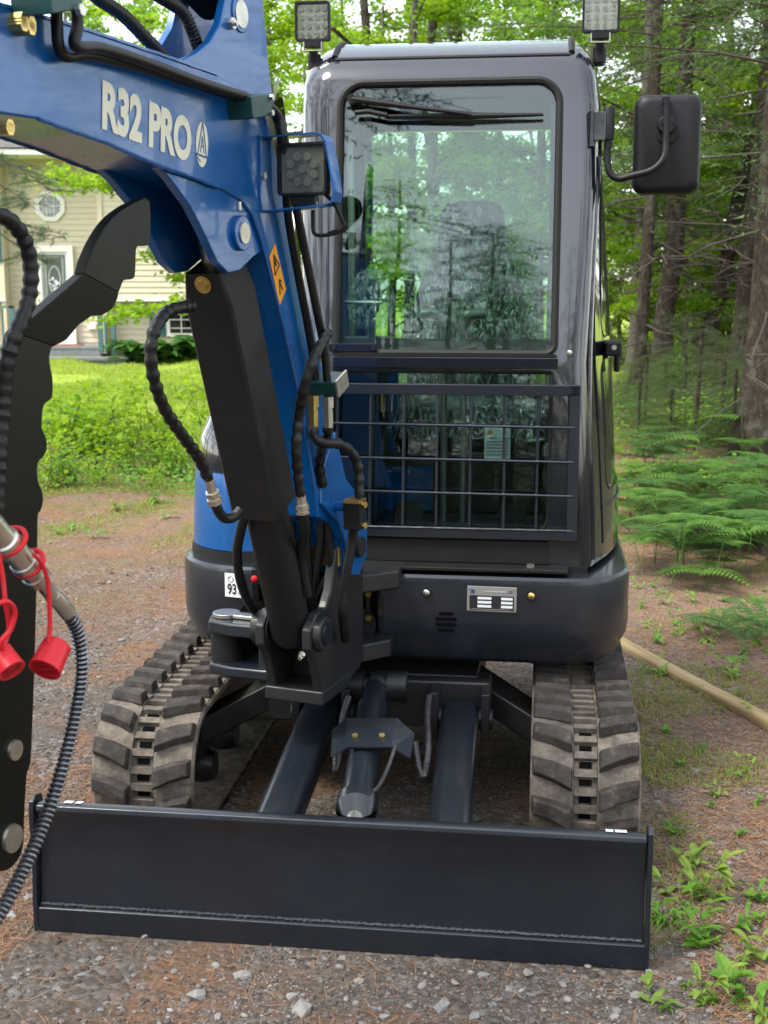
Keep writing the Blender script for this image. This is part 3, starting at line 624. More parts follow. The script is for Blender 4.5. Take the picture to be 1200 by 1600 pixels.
obj('roof_trim', MB().tube([(-0.172, 1.178, 2.327), (0.552, 1.178, 2.327)], 0.007, 8).tube([(-0.176, q[1], q[2]) for q in A], 0.010, 8).tube([(0.556, q[1], q[2]) for q in A], 0.010, 8), M['seal'], cab)
# door seams, grab handle and drip edge on the right side
dx = lambda z: cab_right(1.25, z) + 0.001
seam = [(cab_right(1.10, z) + .001, 1.10, z) for z in (0.83, 0.95, 1.2, 1.45, 1.7, 2.0, 2.18)]
obj('door_seam', MB().tube(cat(seam, 4), 0.0028, 6), M['seal'], cab)
obj('door_edge', MB().tube(cat([(cab_right(cab_at(z, 3) + .06, z) - 0.004, cab_at(z, 3) + 0.042, z) for z in (0.80, 1.0, 1.3, 1.6, 1.9, 2.02)], 4), 0.009, 8), M['char'], cab)
obj('lower_seam', MB().tube([(cab_right(y, 0.945) + .001, y, 0.945) for y in (1.10, 1.2, 1.3, 1.4, 1.5, 1.7)], 0.0045, 6), M['seal'], cab)
dh = MB().box((dx(1.44) + 0.018, 1.25, 1.44), (0.052, 0.20, 0.045)).box((dx(1.44) + 0.040, 1.33, 1.395), (0.018, 0.05, 0.075))
obj('door_handle', dh, M['plastic'], cab, 0.008)
obj('handle_lock', MB().cyl((dx(1.44) + 0.02, 1.151, 1.445), (dx(1.44) + 0.02, 1.147, 1.445), 0.008), M['alu'], cab)
bt = mp(890, 549, 'y', 1.0); obj('pillar_bolt', MB().steps((bt.x, wsy(1.43) + 0.004, 1.436), (bt.x, wsy(1.43) - 0.006, 1.436), [(0, 0.009), (0.8, 0.008), (1, 0.004)], 10), M['steel'], cab)
# lower apron and sill
obj('apron', MB().box((0.19, 0.943, 0.826), (0.66, 0.02, 0.072)), M['guard'], cab, 0.003)
obj('sill', MB().box((0.23, 0.905, 0.783), (0.70, 0.08, 0.012)), M['seal'], cab, 0.003)
# grille guard in front of the lower window
def bar(m, a, b, w, h): 
    a = Vector(a); b = Vector(b); c = (a + b) / 2; d = b - a
    m.box(c, (abs(d.x) + w if abs(d.x) > abs(d.z) else w, h, w if abs(d.x) > abs(d.z) else abs(d.z)))
gt0, gt1, gb0, gb1 = mp(512, 607, 'y', .925), mp(900, 613, 'y', .925), mp(545, 826, 'y', .915), mp(893, 838, 'y', .915)
gr = MB(); zT, zB, xL, xR = 1.325, 0.888, -0.165, 0.588
ygT, ygB = 0.935, 0.918
gr.slab([(xL, ygT, zT - 0.016), (xR + 0.016, ygT, zT - 0.016), (xR + 0.016, ygT, zT + 0.016), (xL, ygT, zT + 0.016)], (0, 0.026, 0))
gr.slab([(xL, ygB, zB - 0.018), (xR + 0.016, ygB, zB - 0.018), (xR + 0.016, ygB, zB + 0.012), (xL, ygB, zB + 0.012)], (0, 0.030, 0))
for x in (xL, xR): gr.slab([(x - 0.016, ygB + 0.001, zB + 0.012), (x + 0.016, ygB + 0.001, zB + 0.012), (x + 0.016, ygT + 0.001, zT - 0.016), (x - 0.016, ygT + 0.001, zT - 0.016)], (0, 0.025, 0))
grille = obj('front_guard', gr, M['slate'], cab, 0.002)
obj('guard_weld', MB().tube([(x, ygB + rnd.uniform(-.001, .001), zB + 0.013) for x in np.linspace(xL, xR, 60)], [0.0025 + rnd.uniform(0, .0015) for _ in range(60)], 5), M['slate'], cab)
for px in (526, 579, 631, 683, 735, 788, 841):
    a = mp(px + 1, 618, 'y', ygT + .01); b = mp(px - 2 if px < 800 else px - 4, 822, 'y', ygB + .01)
    obj('guard_rod', MB().cyl((a.x, ygT + 0.012, zT - 0.012), (b.x, ygB + 0.014, zB + 0.008), 0.0048, n=8), M['slate'], cab)
for py in (664, 717, 769):
    z = mp(700, py, 'y', .94).z; y = ygB + (ygT - ygB) * (z - zB) / (zT - zB) + 0.003
    obj('guard_rod', MB().cyl((xL, y, z + 0.002), (xR, y, z - 0.003), 0.0042, n=8), M['slate'], cab)
for z, x in ((1.325, 0.585), (0.885, 0.57)): obj('guard_bracket', MB().box((x, 0.965, z), (0.03, 0.06, 0.03)), M['slate'], cab)
obj('guard_bolt', MB().cyl((0.572, ygT + 0.001, zT - 0.002), (0.572, ygT - 0.006, zT - 0.002), 0.009), M['slate'], cab)
# wiper
wy = lambda z: wsy(z) - 0.022
def wpt(px, py, o=0.0):
    z = mp(px, py, 'y', 1.1).z; q = mp(px, py, 'y', wsy(z) - 0.02 - o); return q
obj('wiper_pivot', MB().cyl(wpt(550, 155) + Vector((0, 0.02, 0)), wpt(550, 155) + Vector((0, -0.018, 0)), 0.014), M['seal'], cab)
obj('wiper_arm', MB().tube([wpt(550, 155, .008), wpt(590, 160, .012), wpt(650, 168, .014), wpt(700, 174, .012), wpt(735, 179, .006)], [0.012, 0.011, 0.007, 0.006, 0.008], 8).tube([wpt(555, 176, .004), wpt(575, 174, .01), wpt(605, 180, .01)], 0.008, 8), M['seal'], cab)
obj('wiper_blade', MB().tube([wpt(601, 182), wpt(660, 181), wpt(735, 181), wpt(800, 180), wpt(849, 179)], [0.006, 0.0075, 0.010, 0.007, 0.005], 8).slab([wpt(603, 186), wpt(740, 188), wpt(740, 184), wpt(603, 182)], (0, 0.015, 0)), M['seal'], cab)
# mirror on its bent arm
my = 1.12
ma, mb_ = mp(993, 148, 'y', my), mp(1092, 303, 'y', my)
P = rrect(ma.x, mb_.x, mb_.z, ma.z, 0.034, 7); n = len(P); cx_, cz_ = (ma.x + mb_.x) / 2, (ma.z + mb_.z) / 2; vs = []
lay = [(0.0, 0.80), (0.004, 0.90), (0.014, 0.965), (0.030, 0.995), (0.048, 1.0), (0.052, 0.99), (0.052, 0.93)]
for yy, s in lay: vs += [(cx_ + (x - cx_) * (1 - (1 - s) * 1.25), my - 0.02 + yy, cz_ + (z - cz_) * (1 - (1 - s) * 0.8)) for x, z in P]
mm = MB().add(vs, [(k * n + i, k * n + (i + 1) % n, (k + 1) * n + (i + 1) % n, (k + 1) * n + i) for k in range(len(lay) - 1) for i in range(n)] + [tuple(range(n))[::-1], tuple((len(lay) - 1) * n + i for i in range(n))])
mir = obj('side_mirror', mm, M['plastic'], EX, ang=50); mir.rotation_euler = (0, 0, 0)
obj('mirror_glass', MB().prism([(cx_ + (x - cx_) * 0.9, cz_ + (z - cz_) * 0.93) for x, z in P], 'y', my + 0.0325, my + 0.035), M['steel'], mir)
bh = mp(1040, 197, 'y', my)
obj('mirror_clamp', MB().cyl((bh.x, my - 0.015, bh.z), (bh.x, my - 0.045, bh.z), 0.029, 0.026).cyl((bh.x + 0.005, my - 0.01, bh.z - 0.022), (bh.x + 0.005, my - 0.026, bh.z - 0.022), 0.034), M['plastic'], mir, 0.003)
for dxm in (-0.015, 0.017): obj('clamp_screw', MB().cyl((bh.x + dxm, my - 0.044, bh.z + 0.004), (bh.x + dxm, my - 0.048, bh.z + 0.004), 0.005, n=10), M['seal'], mir)
am = [mp(950, 200, 'y', my - .03), mp(949, 240, 'y', my - .03), mp(952, 268, 'y', my - .035), mp(966, 279, 'y', my - .04), mp(990, 274, 'y', my - .05), mp(1020, 265, 'y', my - .06), mp(1037, 246, 'y', my - .055), mp(1040, 222, 'y', my - .045), mp(1041, 195, 'y', my - .04), mp(1041, 155, 'y', my - .035)]
obj('mirror_arm', MB().tube(cat(am, 6), 0.0105, 10), M['plastic'], mir)
obj('arm_cap', MB().cyl(mp(1041, 163, 'y', my - .035), mp(1041, 152, 'y', my - .035), 0.0125), M['plastic'], mir)
b0 = mp(951, 200, 'y', my - .03); obj('arm_socket', MB().steps(b0 + Vector((0, 0, 0.062)), b0 - Vector((0, 0, 0.058)), [(0, 0.016), (0.05, 0.019), (0.8, 0.017), (0.82, 0.012), (1, 0.012)], 14), M['plastic'], mir)
obj('arm_bracket', MB().box(b0 + Vector((-0.026, 0.006, 0.004)), (0.034, 0.05, 0.085)).box((b0.x - 0.048, b0.y + 0.015, b0.z), (0.012, 0.05, 0.11)), M['char'], mir, 0.003)
# roof lamps
def lamp(px0, py0, px1, py1, y, parent_name='roof_lamp', frame=mp, par=EX, ring=False, slant=0.0):
    a, b = frame(px0, py0, 'y', y), frame(px1, py1, 'y', y); w, h = b.x - a.x, a.z - b.z; c = Vector(((a.x + b.x) / 2, y, (a.z + b.z) / 2))
    x0, x1, z0, z1 = c.x - w / 2, c.x + w / 2, c.z - h / 2, c.z + h / 2
    m = MB(); O = rrect(x0, x1, z0, z1, 0.010, 5); I = rrect(x0 + 0.006, x1 - 0.006, z0 + 0.006, z1 - 0.006, 0.007, 5); n = len(O)
    vs = [(p[0], y, p[1]) for p in I] + [(p[0], y, p[1]) for p in O] + [(p[0], y + 0.024, p[1]) for p in O] + [(c.x + (p[0] - c.x) * .8, y + 0.045, c.z + (p[1] - c.z) * .8) for p in O] + [(p[0], y + 0.014, p[1]) for p in I]
    q = lambda A_, B2: [(A_ * n + i, A_ * n + (i + 1) % n, B2 * n + (i + 1) % n, B2 * n + i) for i in range(n)]
    m.add(vs, q(0, 1) + q(1, 2) + q(2, 3) + [tuple(3 * n + i for i in range(n))] + q(0, 4) + [tuple(4 * n + i for i in range(n))])
    L = obj(parent_name, m, M['plastic'], par, ang=30)
    for k in range(5): obj('fin', MB().box((c.x, y + 0.05, z0 + h * (k + 1) / 6), (w * 0.76, 0.022, 0.004)), M['plastic'], L)
    obj('reflector', MB().box((c.x, y + 0.0125, c.z), (w - 0.014, 0.002, h - 0.014)), M['ledgrey'] if ring else M['ledwhite'], L)
    if ring: spots = [(c.x + 0.26 * w * math.cos(R(22 + 45 * k)), c.z + 0.26 * h * math.sin(R(22 + 45 * k))) for k in range(8)] + [(c.x, c.z)]
    else: spots = [(x0 + w * (0.17 + 0.22 * i), z0 + h * (0.17 + 0.22 * j)) for i in range(4) for j in range(4)]
    for sx, sz in spots:
        cup = obj('led_cup', MB().steps((sx, y + 0.0105, sz), (sx, y + 0.004, sz), [(0, 0.004), (0.01, 0.0045), (1, 0.0095), (1, 0.0085), (0.1, 0.0035)], 12), M['ledwhite'], L)
        obj('led_chip', MB().cyl((sx, y + 0.0118, sz), (sx, y + 0.0095, sz), 0.0034, n=8), M['ledchip'], L)
    obj('lamp_lens', MB().prism(rrect(x0 + 0.0065, x1 - 0.0065, z0 + 0.0065, z1 - 0.0065, 0.006, 4), 'y', y + 0.001, y + 0.003), M['lens'], L)
    return L, c, w, h
for px0, px1, py0, py1 in ((460, 515, 2, 63), (911, 968, -12, 49)):
    L, c, w, h = lamp(px0, py0, px1, py1, 1.19); z0 = c.z - h / 2
    obj('lamp_foot', MB().box((c.x, 1.205, z0 - 0.008), (0.05, 0.03, 0.022)), M['plastic'], L, 0.002)
    k = MB(); 
    for s in (-1, 1): k.box((c.x + s * 0.028, 1.205, z0 - 0.012), (0.003, 0.022, 0.030))
    k.box((c.x, 1.205, z0 - 0.028), (0.059, 0.022, 0.003)); obj('lamp_bracket', k, M['steel'], L)
    obj('lamp_stem', MB().cyl((c.x, 1.205, z0 - 0.028), (c.x, 1.215, z0 - 0.055), 0.014).cyl((c.x, 1.215, z0 - 0.05), (c.x, 1.225, 2.30), 0.016).cyl((c.x, 1.222, 2.352), (c.x, 1.224, 2.31), 0.021), M['plastic'], L)
# ---- cab interior
obj('floor_mat', MB().box((0.22, 1.45, 0.865), (0.88, 0.90, 0.02)), M['dark'], cab)
seat = MB().prism(rrect(-0.02, 0.46, 1.08, 1.20, 0.05, 5), 'y', 1.33, 1.80)
seato = obj('seat', seat, M['seat'], cab, 0.03, seg=3)
bk = MB(); f = lambda z: 1.70 + (z - 1.15) * 0.22
prof = [(1.16, 0.225), (1.30, 0.245), (1.50, 0.235), (1.66, 0.20), (1.74, 0.15), (1.78, 0.13), (1.90, 0.13), (1.95, 0.10)]
vs = [];
for z, hw in prof:
    for x, o in ((-hw, 0.02), (-hw * .8, -0.025), (0, -0.01), (hw * .8, -0.025), (hw, 0.02), (hw * .9, 0.10), (-hw * .9, 0.10)): vs.append((0.22 + x, f(z) + o, z))
bk.add(vs, [(k * 7 + i, k * 7 + (i + 1) % 7, k * 7 + 7 + (i + 1) % 7, k * 7 + 7 + i) for k in range(len(prof) - 1) for i in range(7)] + [tuple(range(7)), tuple((len(prof) - 1) * 7 + i for i in range(7))])
bko = obj('seat_back', bk, M['seat'], cab, ang=60); sub = bko.modifiers.new('s', 'SUBSURF'); sub.levels = 1; sub.render_levels = 2
# clear plastic cover over the seat, crumpled
def crumple(name, fn, nu, nv, amp, seed):
    r2 = np.random.default_rng(seed); ph = r2.uniform(0, 6.28, (9, 3)); fr = r2.uniform(4, 26, (9, 2)); vs = []
    for j in range(nv + 1):
        for i in range(nu + 1):
            u, v = i / nu, j / nv; p, nrm = fn(u, v)
            h = sum(math.sin(fr[k][0] * u + ph[k][0] + 2.2 * math.sin(fr[k][1] * v + ph[k][1])) / (1 + 0.25 * k) for k in range(9)) / 3.0
            vs.append(Vector(p) + Vector(nrm) * amp * h)
    m = MB().add(vs, [(j * (nu + 1) + i, j * (nu + 1) + i + 1, (j + 1) * (nu + 1) + i + 1, (j + 1) * (nu + 1) + i) for j in range(nv) for i in range(nu)])
    return obj(name, m, M['film'], cab, ang=55)
def cov(u, v):
    z = 1.14 + 0.93 * v; hw = 0.30 - 0.10 * max(0, v - 0.35) ** 0.8 - (0.06 if v > 0.75 else 0); a = (u - 0.5) * 2.3
    return (0.22 + hw * math.sin(a), f(min(z, 1.95)) + 0.06 - 0.15 * math.cos(a), z), (math.sin(a), -math.cos(a), 0)
crumple('seat_cover', cov, 60, 70, 0.016, 3)
def cov2(u, v):
    return (-0.09 + 0.62 * u, 1.27 + 0.42 * v, 1.225 + (-0.10 if v < 0.08 else 0) + 0.02 * math.sin(3 * u)), (0, -0.3, 1)
crumple('cushion_cover', cov2, 50, 30, 0.014, 5)
def bag(u, v):
    a = u * 6.28; r = 0.055 * (0.4 + math.sin(math.pi * min(1, v * 0.8 + 0.15))); return (-0.06 + r * math.cos(a), 1.17 + r * math.sin(a), 1.50 + 0.19 * v), (math.cos(a), math.sin(a), 0)
crumple('joystick_bag', bag, 36, 20, 0.008, 8)
obj('joystick', MB().steps((-0.06, 1.18, 1.36), (-0.055, 1.17, 1.66), [(0, 0.045), (0.35, 0.03), (0.4, 0.012), (0.62, 0.012), (0.66, 0.022), (0.9, 0.026), (1, 0.015)], 14), M['handle'], cab)
obj('console', MB().prism([(1.08, 0.88), (1.08, 1.36), (1.14, 1.44), (1.62, 1.46), (1.62, 0.88)], 'x', -0.22, -0.025), M['dark'], cab, 0.015)
obj('console_rail', MB().tube([(-0.19, 1.12, 1.585), (-0.02, 1.12, 1.583)], 0.006, 8), M['steel'], cab)
obj('console', MB().prism([(1.15, 0.88), (1.15, 1.30), (1.25, 1.40), (1.65, 1.42), (1.65, 0.88)], 'x', 0.50, 0.66), M['dark'], cab, 0.015)
sb = obj('seat_base', MB().box((0.22, 1.50, 0.98), (0.54, 0.36, 0.21)), M['dark'], cab, 0.01)
obj('base_panel', MB().box((0.30, 1.312, 0.985), (0.34, 0.012, 0.18)), M['guard'], cab)
obj('blue_panel', MB().box((0.02, 1.312, 0.96), (0.22, 0.014, 0.15)).box((-0.02, 1.36, 1.16), (0.05, 0.05, 0.40)), M['blue'], cab)
ia, ib = mp(757, 668, 'y', 1.29), mp(797, 718, 'y', 1.29)
ins = obj('instruction_label', MB().box(((ia.x + ib.x) / 2, 1.30, (ia.z + ib.z) / 2), (ib.x - ia.x, 0.004, ia.z - ib.z)), M['white'], cab)
cxi = (ia.x + ib.x) / 2; zt = ia.z
for k in range(6): obj('print_line', MB().box((cxi, 1.2972, zt - 0.035 - 0.011 * k), ((ib.x - ia.x) * 0.82, 0.001, 0.0035)), M['grey_ink'], cab)
tri = [(cxi - 0.036, zt - 0.022), (cxi - 0.012, zt - 0.022), (cxi - 0.024, zt - 0.004)]
obj('warning_triangle', MB().prism(tri, 'y', 1.2965, 1.298), M['amber'], cab)
for px0, py0, sg in ((694, 490, -1), (724, 490, 1)):
    yl = 1.14; gpt = mp(px0, 492, 'y', yl); bpt = mp(px0 - 1, 800, 'y', yl + 0.03)
    lv = obj('drive_lever', MB().tube([(bpt.x, yl + 0.04, 0.87), (bpt.x, yl + 0.02, 1.15), (gpt.x, yl, gpt.z - 0.05)], [0.011, 0.011, 0.010], 10), M['steel'], cab)
    obj('lever_grip', MB().tube(cat([(gpt.x, yl, gpt.z - 0.085), (gpt.x, yl, gpt.z - 0.04), (gpt.x + sg * 0.008, yl, gpt.z - 0.008), (gpt.x + sg * 0.03, yl, gpt.z + 0.003), (gpt.x + sg * 0.072, yl, gpt.z + 0.002)], 4), [0.012] * 4 + [0.016] * 4 + [0.020] * 4 + [0.017] * 4 + [0.015], 10), M['handle'], cab)
obj('pedal', MB().box((0.07, 1.10, 0.90), (0.09, 0.14, 0.02), Matrix.Rotation(R(25), 3, 'X')), M['seal'], cab); obj('pedal', MB().box((0.40, 1.10, 0.90), (0.09, 0.14, 0.02), Matrix.Rotation(R(25), 3, 'X')), M['seal'], cab)
# ================================================================== SWING BRACKET, BOOM, ARM, THUMB   (boom frame: x right, y to the rear, z up)
def bobj(name, mb, mat, parent=None, **k):
    o = obj(name, mb, mat, parent, **k)
    if parent is None: o.parent = EX; o.location = BOX; o.rotation_euler = (0, 0, -BYAW)
    return o
CF, CT = (-0.088, 0.699), (-0.50, 1.752)                              # lift cylinder pins (y, z)
sbk = MB()
cheek = [(0.24, 0.53), (0.24, 0.83), (0.16, 0.93), (0.07, 0.95), (0.03, 0.90), (0.0, 0.80), (-0.04, 0.755), (-0.10, 0.758), (-0.145, 0.72), (-0.145, 0.665), (-0.11, 0.63), (-0.085, 0.57), (-0.07, 0.515), (0.10, 0.485)]
for s in (-1, 1): sbk.prism(cheek, 'x', s * 0.056, s * 0.084)
sbk.box((0, 0.02, 0.508), (0.18, 0.20, 0.040)).box((0, 0.10, 0.56), (0.125, 0.10, 0.16)).box((0, 0.215, 0.66), (0.14, 0.07, 0.32))
br = bobj('swing_bracket', sbk, M['cast'], bevel=0.006)
for s in (-1, 1): obj('knuckle', MB().cyl((s * 0.052, CF[0], CF[1]), (s * 0.106, CF[0], CF[1]), 0.048), M['cast'], br, 0.004)
obj('pin', MB().cyl((0.105, CF[0], CF[1]), (0.112, CF[0], CF[1]), 0.030), M['slate'], br)
obj('grease_nipple', MB().steps((0.06, -0.145, 0.655), (0.06, -0.165, 0.645), [(0, 0.009), (0.5, 0.009), (0.55, 0.005), (1, 0.006)], 8), M['steel'], br)
# swing cylinder ear on the left with its pin
ear = MB()
E1 = [(-0.06, -0.07), (-0.20, -0.075), (-0.275, -0.06), (-0.30, 0.0), (-0.275, 0.055), (-0.20, 0.07), (-0.06, 0.12)]
ear.prism(E1, 'z', 0.655, 0.695); ear.prism(E1, 'z', 0.535, 0.568); ear.box((-0.10, 0.02, 0.60), (0.05, 0.14, 0.16))
obj('swing_ear', ear, M['slate'], br, 0.008)
obj('ear_pin_plate', MB().cyl((-0.245, -0.005, 0.696), (-0.245, -0.005, 0.708), 0.040, n=24).box((-0.19, -0.01, 0.702), (0.09, 0.035, 0.010)), M['steel'], br, 0.002)
obj('swing_cylinder_eye', MB().cyl((-0.245, -0.005, 0.552), (-0.245, -0.005, 0.653), 0.047).cyl((-0.245, 0.0, 0.60), (-0.20, 0.42, 0.62), 0.036), M['seal'], br)
# ---- boom, a box section
BW = 0.085
back = [(0.20, 0.865), (0.205, 0.96), (0.165, 1.03), (0.085, 1.10), (0.055, 1.16), (-0.025, 1.36), (-0.13, 1.58), (-0.24, 1.80), (-0.315, 1.94), (-0.355, 2.02), (-0.415, 2.065)]
top = [(-0.60, 2.083), (-0.85, 2.086), (-1.10, 2.087), (-1.34, 2.082), (-1.58, 2.065), (-1.645, 2.03), (-1.655, 1.975), (-1.62, 1.93)]
under = [(-1.50, 1.905), (-1.245, 1.913), (-1.032, 1.894), (-0.85, 1.869), (-0.70, 1.856), (-0.60, 1.845), (-0.50, 1.825), (-0.445, 1.795), (-0.405, 1.745), (-0.374, 1.69), (-0.298, 1.559), (-0.191, 1.344), (-0.105, 1.10), (-0.085, 1.02), (0.02, 0.98), (0.05, 0.90), (0.07, 0.83), (0.14, 0.82)]
bm_ = MB().prism(back + top + under, 'x', -BW, BW)
boom = bobj('boom', bm_, M['blue'], bevel=0.005)
for s in (-1, 1):                                                     # flared foot plates
    ft = [(0.20, 0.862), (0.205, 0.962), (0.165, 1.032), (0.085, 1.103), (0.03, 1.24), (-0.075, 1.13), (-0.09, 1.06), (-0.02, 1.0), (0.04, 0.93), (0.07, 0.83), (0.14, 0.815)]
    n = len(ft); fl = [0.026 if z < 1.04 else 0.010 if z < 1.12 else 0.0015 for _, z in ft]
    obj('foot_plate', MB().add([(s * (BW - 0.004), y, z) for y, z in ft] + [(s * (BW + fl[i]), y, z) for i, (y, z) in enumerate(ft)], [(i, (i + 1) % n, n + (i + 1) % n, n + i) for i in range(n)] + [tuple(range(n))[::-1], tuple(range(n, 2 * n))]), M['blue'], boom, 0.003)
obj('foot_pin', MB().cyl((-0.125, 0.13, 0.90), (0.125, 0.13, 0.90), 0.030), M['cast'], boom)
# edge welds along the box
for s in (1, -1):
    for pth in (top[:5], under[1:6], under[7:13]):
        P = resample([(s * BW, y, z) for y, z in pth], 0.012)
        obj('weld_seam', MB().tube([p + Vector((0, rnd.uniform(-.0008, .0008), rnd.uniform(-.0008, .0008))) for p in P], 0.0042, 5), M['blue'], boom)
# cylinder cheeks under the bend
ch = [(-0.87, 1.882), (-0.80, 1.850), (-0.72, 1.80), (-0.655, 1.738), (-0.605, 1.685), (-0.555, 1.662), (-0.50, 1.668), (-0.43, 1.70), (-0.37, 1.72), (-0.34, 1.75), (-0.40, 1.83), (-0.60, 1.865)]
for s in (-1, 1): obj('cylinder_cheek', MB().prism(ch, 'x', s * 0.056, s * 0.078), M['blue'], boom, 0.003)
dbl = [(-0.70, 1.880), (-0.60, 1.872), (-0.50, 1.845), (-0.44, 1.80), (-0.39, 1.72), (-0.33, 1.60), (-0.305, 1.55), (-0.30, 1.575), (-0.34, 1.70), (-0.39, 1.80), (-0.45, 1.865), (-0.55, 1.90)]
for s in (-1, 1):
    b_ = obj('pin_boss', MB().cyl((s * 0.076, CT[0], CT[1]), (s * 0.090, CT[0], CT[1]), 0.040), M['blue'], boom, 0.003); obj('pin', MB().cyl((s * 0.080, CT[0], CT[1]), (s * 0.094, CT[0], CT[1]), 0.024), M['steel'], boom)
obj('nipple', MB().cyl((0.080, -0.50, 1.803), (0.080, -0.50, 1.822), 0.005, n=8), M['steel'], boom)
# arm cylinder lugs on top of the bend
lug_ = [bp(x, y, 'x', 0.06) for x, y in ((275, 96), (300, 84), (322, 66), (338, 38), (346, 0), (350, -60), (366, -95), (392, -95), (404, -60), (407, 20), (414, 100), (422, 160))]
lp = [(q.y, q.z) for q in lug_] + [(-0.36, 2.02), (-0.60, 2.06)]
for s in (-1, 1): obj('arm_cylinder_lug', MB().prism(lp, 'x', s * 0.050, s * 0.070), M['blue'], boom, 0.003)
pw = bp(376, 22, 'x', 0.072); obj('lug_pin', MB().cyl((0.066, pw.y, pw.z), (0.076, pw.y, pw.z), 0.030), M['steel'], boom)
obj('lug_pin_collar', MB().cyl((0.066, pw.y, pw.z), (0.074, pw.y, pw.z), 0.040), M['blue'], boom, 0.002)
pw2 = bp(360, 37, 'x', 0.072); obj('lug_bolt', MB().hexnut((0.068, pw2.y, pw2.z), (1, 0, 0), 0.013, 0.014).cyl((0.08, pw2.y, pw2.z), (0.09, pw2.y, pw2.z), 0.006), M['steel'], boom)
ac = bobj('arm_cylinder', MB().cyl((0, pw.y, pw.z + 0.03), (0, pw.y - 0.10, pw.z + 0.06), 0.042).steps((0, pw.y - 0.08, pw.z + 0.055), (0, -1.18, 2.46), [(0, 0.04), (0.02, 0.052), (0.97, 0.052), (1, 0.045)], 24), M['thumb'])
obj('rod', MB().cyl((0, -1.17, 2.455), (0, -1.62, 2.36), 0.026), M['steel'], ac)
for pts in (((118, -40, 0.0), (150, -5, .0), (190, 22, 0.0), (226, 58, 0.0), (258, 90, 0.0)), ((205, -30, .02), (250, -5, .02), (284, 18, .02), (300, 48, .02), (312, 80, .02))):
    P, rr = coil([bp(x, y, 'x', q) for x, y, q in pts], 0.0125, 0.009, 0.0018); obj('corrugated_hose', MB().tube(P, rr, 10), M['rubber'], boom)
# lettering and emblem on the right side
a, b = bp(157, 196, 'x', BW), bp(296, 250, 'x', BW); d = (b - a); ang = math.atan2(d.z, d.y)
bxm = lambda p, an: Matrix.Translation((BW + 0.0012, p.y, p.z)) @ Matrix.Rotation(an, 4, 'X') @ Matrix(((0, 0, 1, 0), (1, 0, 0, 0), (0, 1, 0, 0), (0, 0, 0, 1)))
tx = text('boom_lettering', 'R32 PRO', 0.118, M['cream'], boom, bxm(a, ang), ext=0.0005, off=0.0052, sx=1.0)
wd = max(v.co.x for v in tx.data.vertices) - min(v.co.x for v in tx.data.vertices); hh = max(v.co.y for v in tx.data.vertices)
tx.data.transform(Matrix.Diagonal(((b - a).length / wd, 0.084 / hh, 1, 1)))
ec = bp(315, 226, 'x', BW); em = lambda u, v: (ec.y + u * math.cos(ang) - v * math.sin(ang), ec.z + u * math.sin(ang) + v * math.cos(ang))
er, ez = 0.026, 0.047
def ell(s, t, n=28): return [em(er * s * math.cos(2 * math.pi * k / n), ez * t * math.sin(2 * math.pi * k / n)) for k in range(n)]
obj('emblem', MB().prism(ell(1, 1), 'x', BW + 0.0004, BW + 0.0014), M['cream'], boom)
def stroke(p, q, w): 
    p = Vector(p); q = Vector(q); d_ = (q - p).normalized(); nn = Vector((-d_.y, d_.x)) * w / 2; return [em(*(p + nn)), em(*(q + nn)), em(*(q - nn)), em(*(p - nn))]
es = MB()
for p, q, w in (((0, .047), (-.0185, -.022), .0032), ((0, .047), (.0185, -.022), .0032), ((-.024, -.0235), (.024, -.0235), .004), ((0, .018), (-.008, -.017), .0026), ((0, .018), (.008, -.017), .0026), ((-.0045, -.004), (.0045, -.004), .0024), ((-.02, -.029), (-.006, -.037), .0024)): es.prism(stroke(p, q, w), 'x', BW + 0.0012, BW + 0.0022)
obj('emblem_strokes', es, M['logo_blue'], boom)
# amber warning label on the lower section
wl = [bp(x, y, 'x', BW) for x, y in ((420, 401), (429, 380), (446, 452), (436, 478))]
obj('warning_label', MB().slab([(BW + 0.0008, q.y, q.z) for q in wl], (0.001, 0, 0)), M['amber'], boom)
wq = lambda u, v: (lambda t: (BW + 0.0022, t.y, t.z))((wl[0].lerp(wl[1], u)).lerp(wl[3].lerp(wl[2], u), v))
wk = MB()
for p, q in (((.15, .42), (.5, .10)), ((.5, .10), (.85, .42)), ((.85, .42), (.15, .42)), ((.5, .2), (.5, .33)), ((.25, .85), (.5, .62)), ((.5, .62), (.72, .72)), ((.5, .66), (.62, .88))): wk.tube([wq(*p), wq(*q)], 0.0022, 4)
obj('warning_pictogram', wk, M['ink'], boom)
# bolts at the boom tip
for px, py, n_ in ((26, 30, 3), (38, 36, 3), (4, 197, 2)):
    for k in range(n_):
        q = bp(px, py + 5 * k, 'x', BW + .01); obj('pipe_fitting', MB().hexnut((BW - 0.004, q.y, q.z), (1, 0, 0), 0.011, 0.03), M['brass'], boom)
# ---- lift cylinder with its sheet guard
u = Vector((0, CT[0] - CF[0], CT[1] - CF[1])); LC = u.length; u.normalize(); w = Vector((0, -u.z, u.y))     # w points to the front
cp = lambda t, o, x=0.0: Vector((x, CF[0], CF[1])) + u * t + w * o
lc = bobj('lift_cylinder', MB().steps(cp(-0.03, 0), cp(0.78, 0), [(0, 0.045), (0.03, 0.056), (0.97, 0.056), (1, 0.045)], 28), M['guard'])
obj('rod', MB().cyl(cp(0.76, 0), cp(LC, 0), 0.03), M['steel'], lc)
gw = 0.062; gtop, gbot = 1.06, 0.40
gd = MB()
prof = [(-gw, -0.055), (-gw, 0.066), (-gw + 0.006, 0.072), (gw - 0.006, 0.072), (gw, 0.066), (gw, -0.055), (gw - 0.004, -0.055), (gw - 0.004, 0.064), (gw - 0.008, 0.068), (-gw + 0.008, 0.068), (-gw + 0.004, 0.064), (-gw + 0.004, -0.055)]
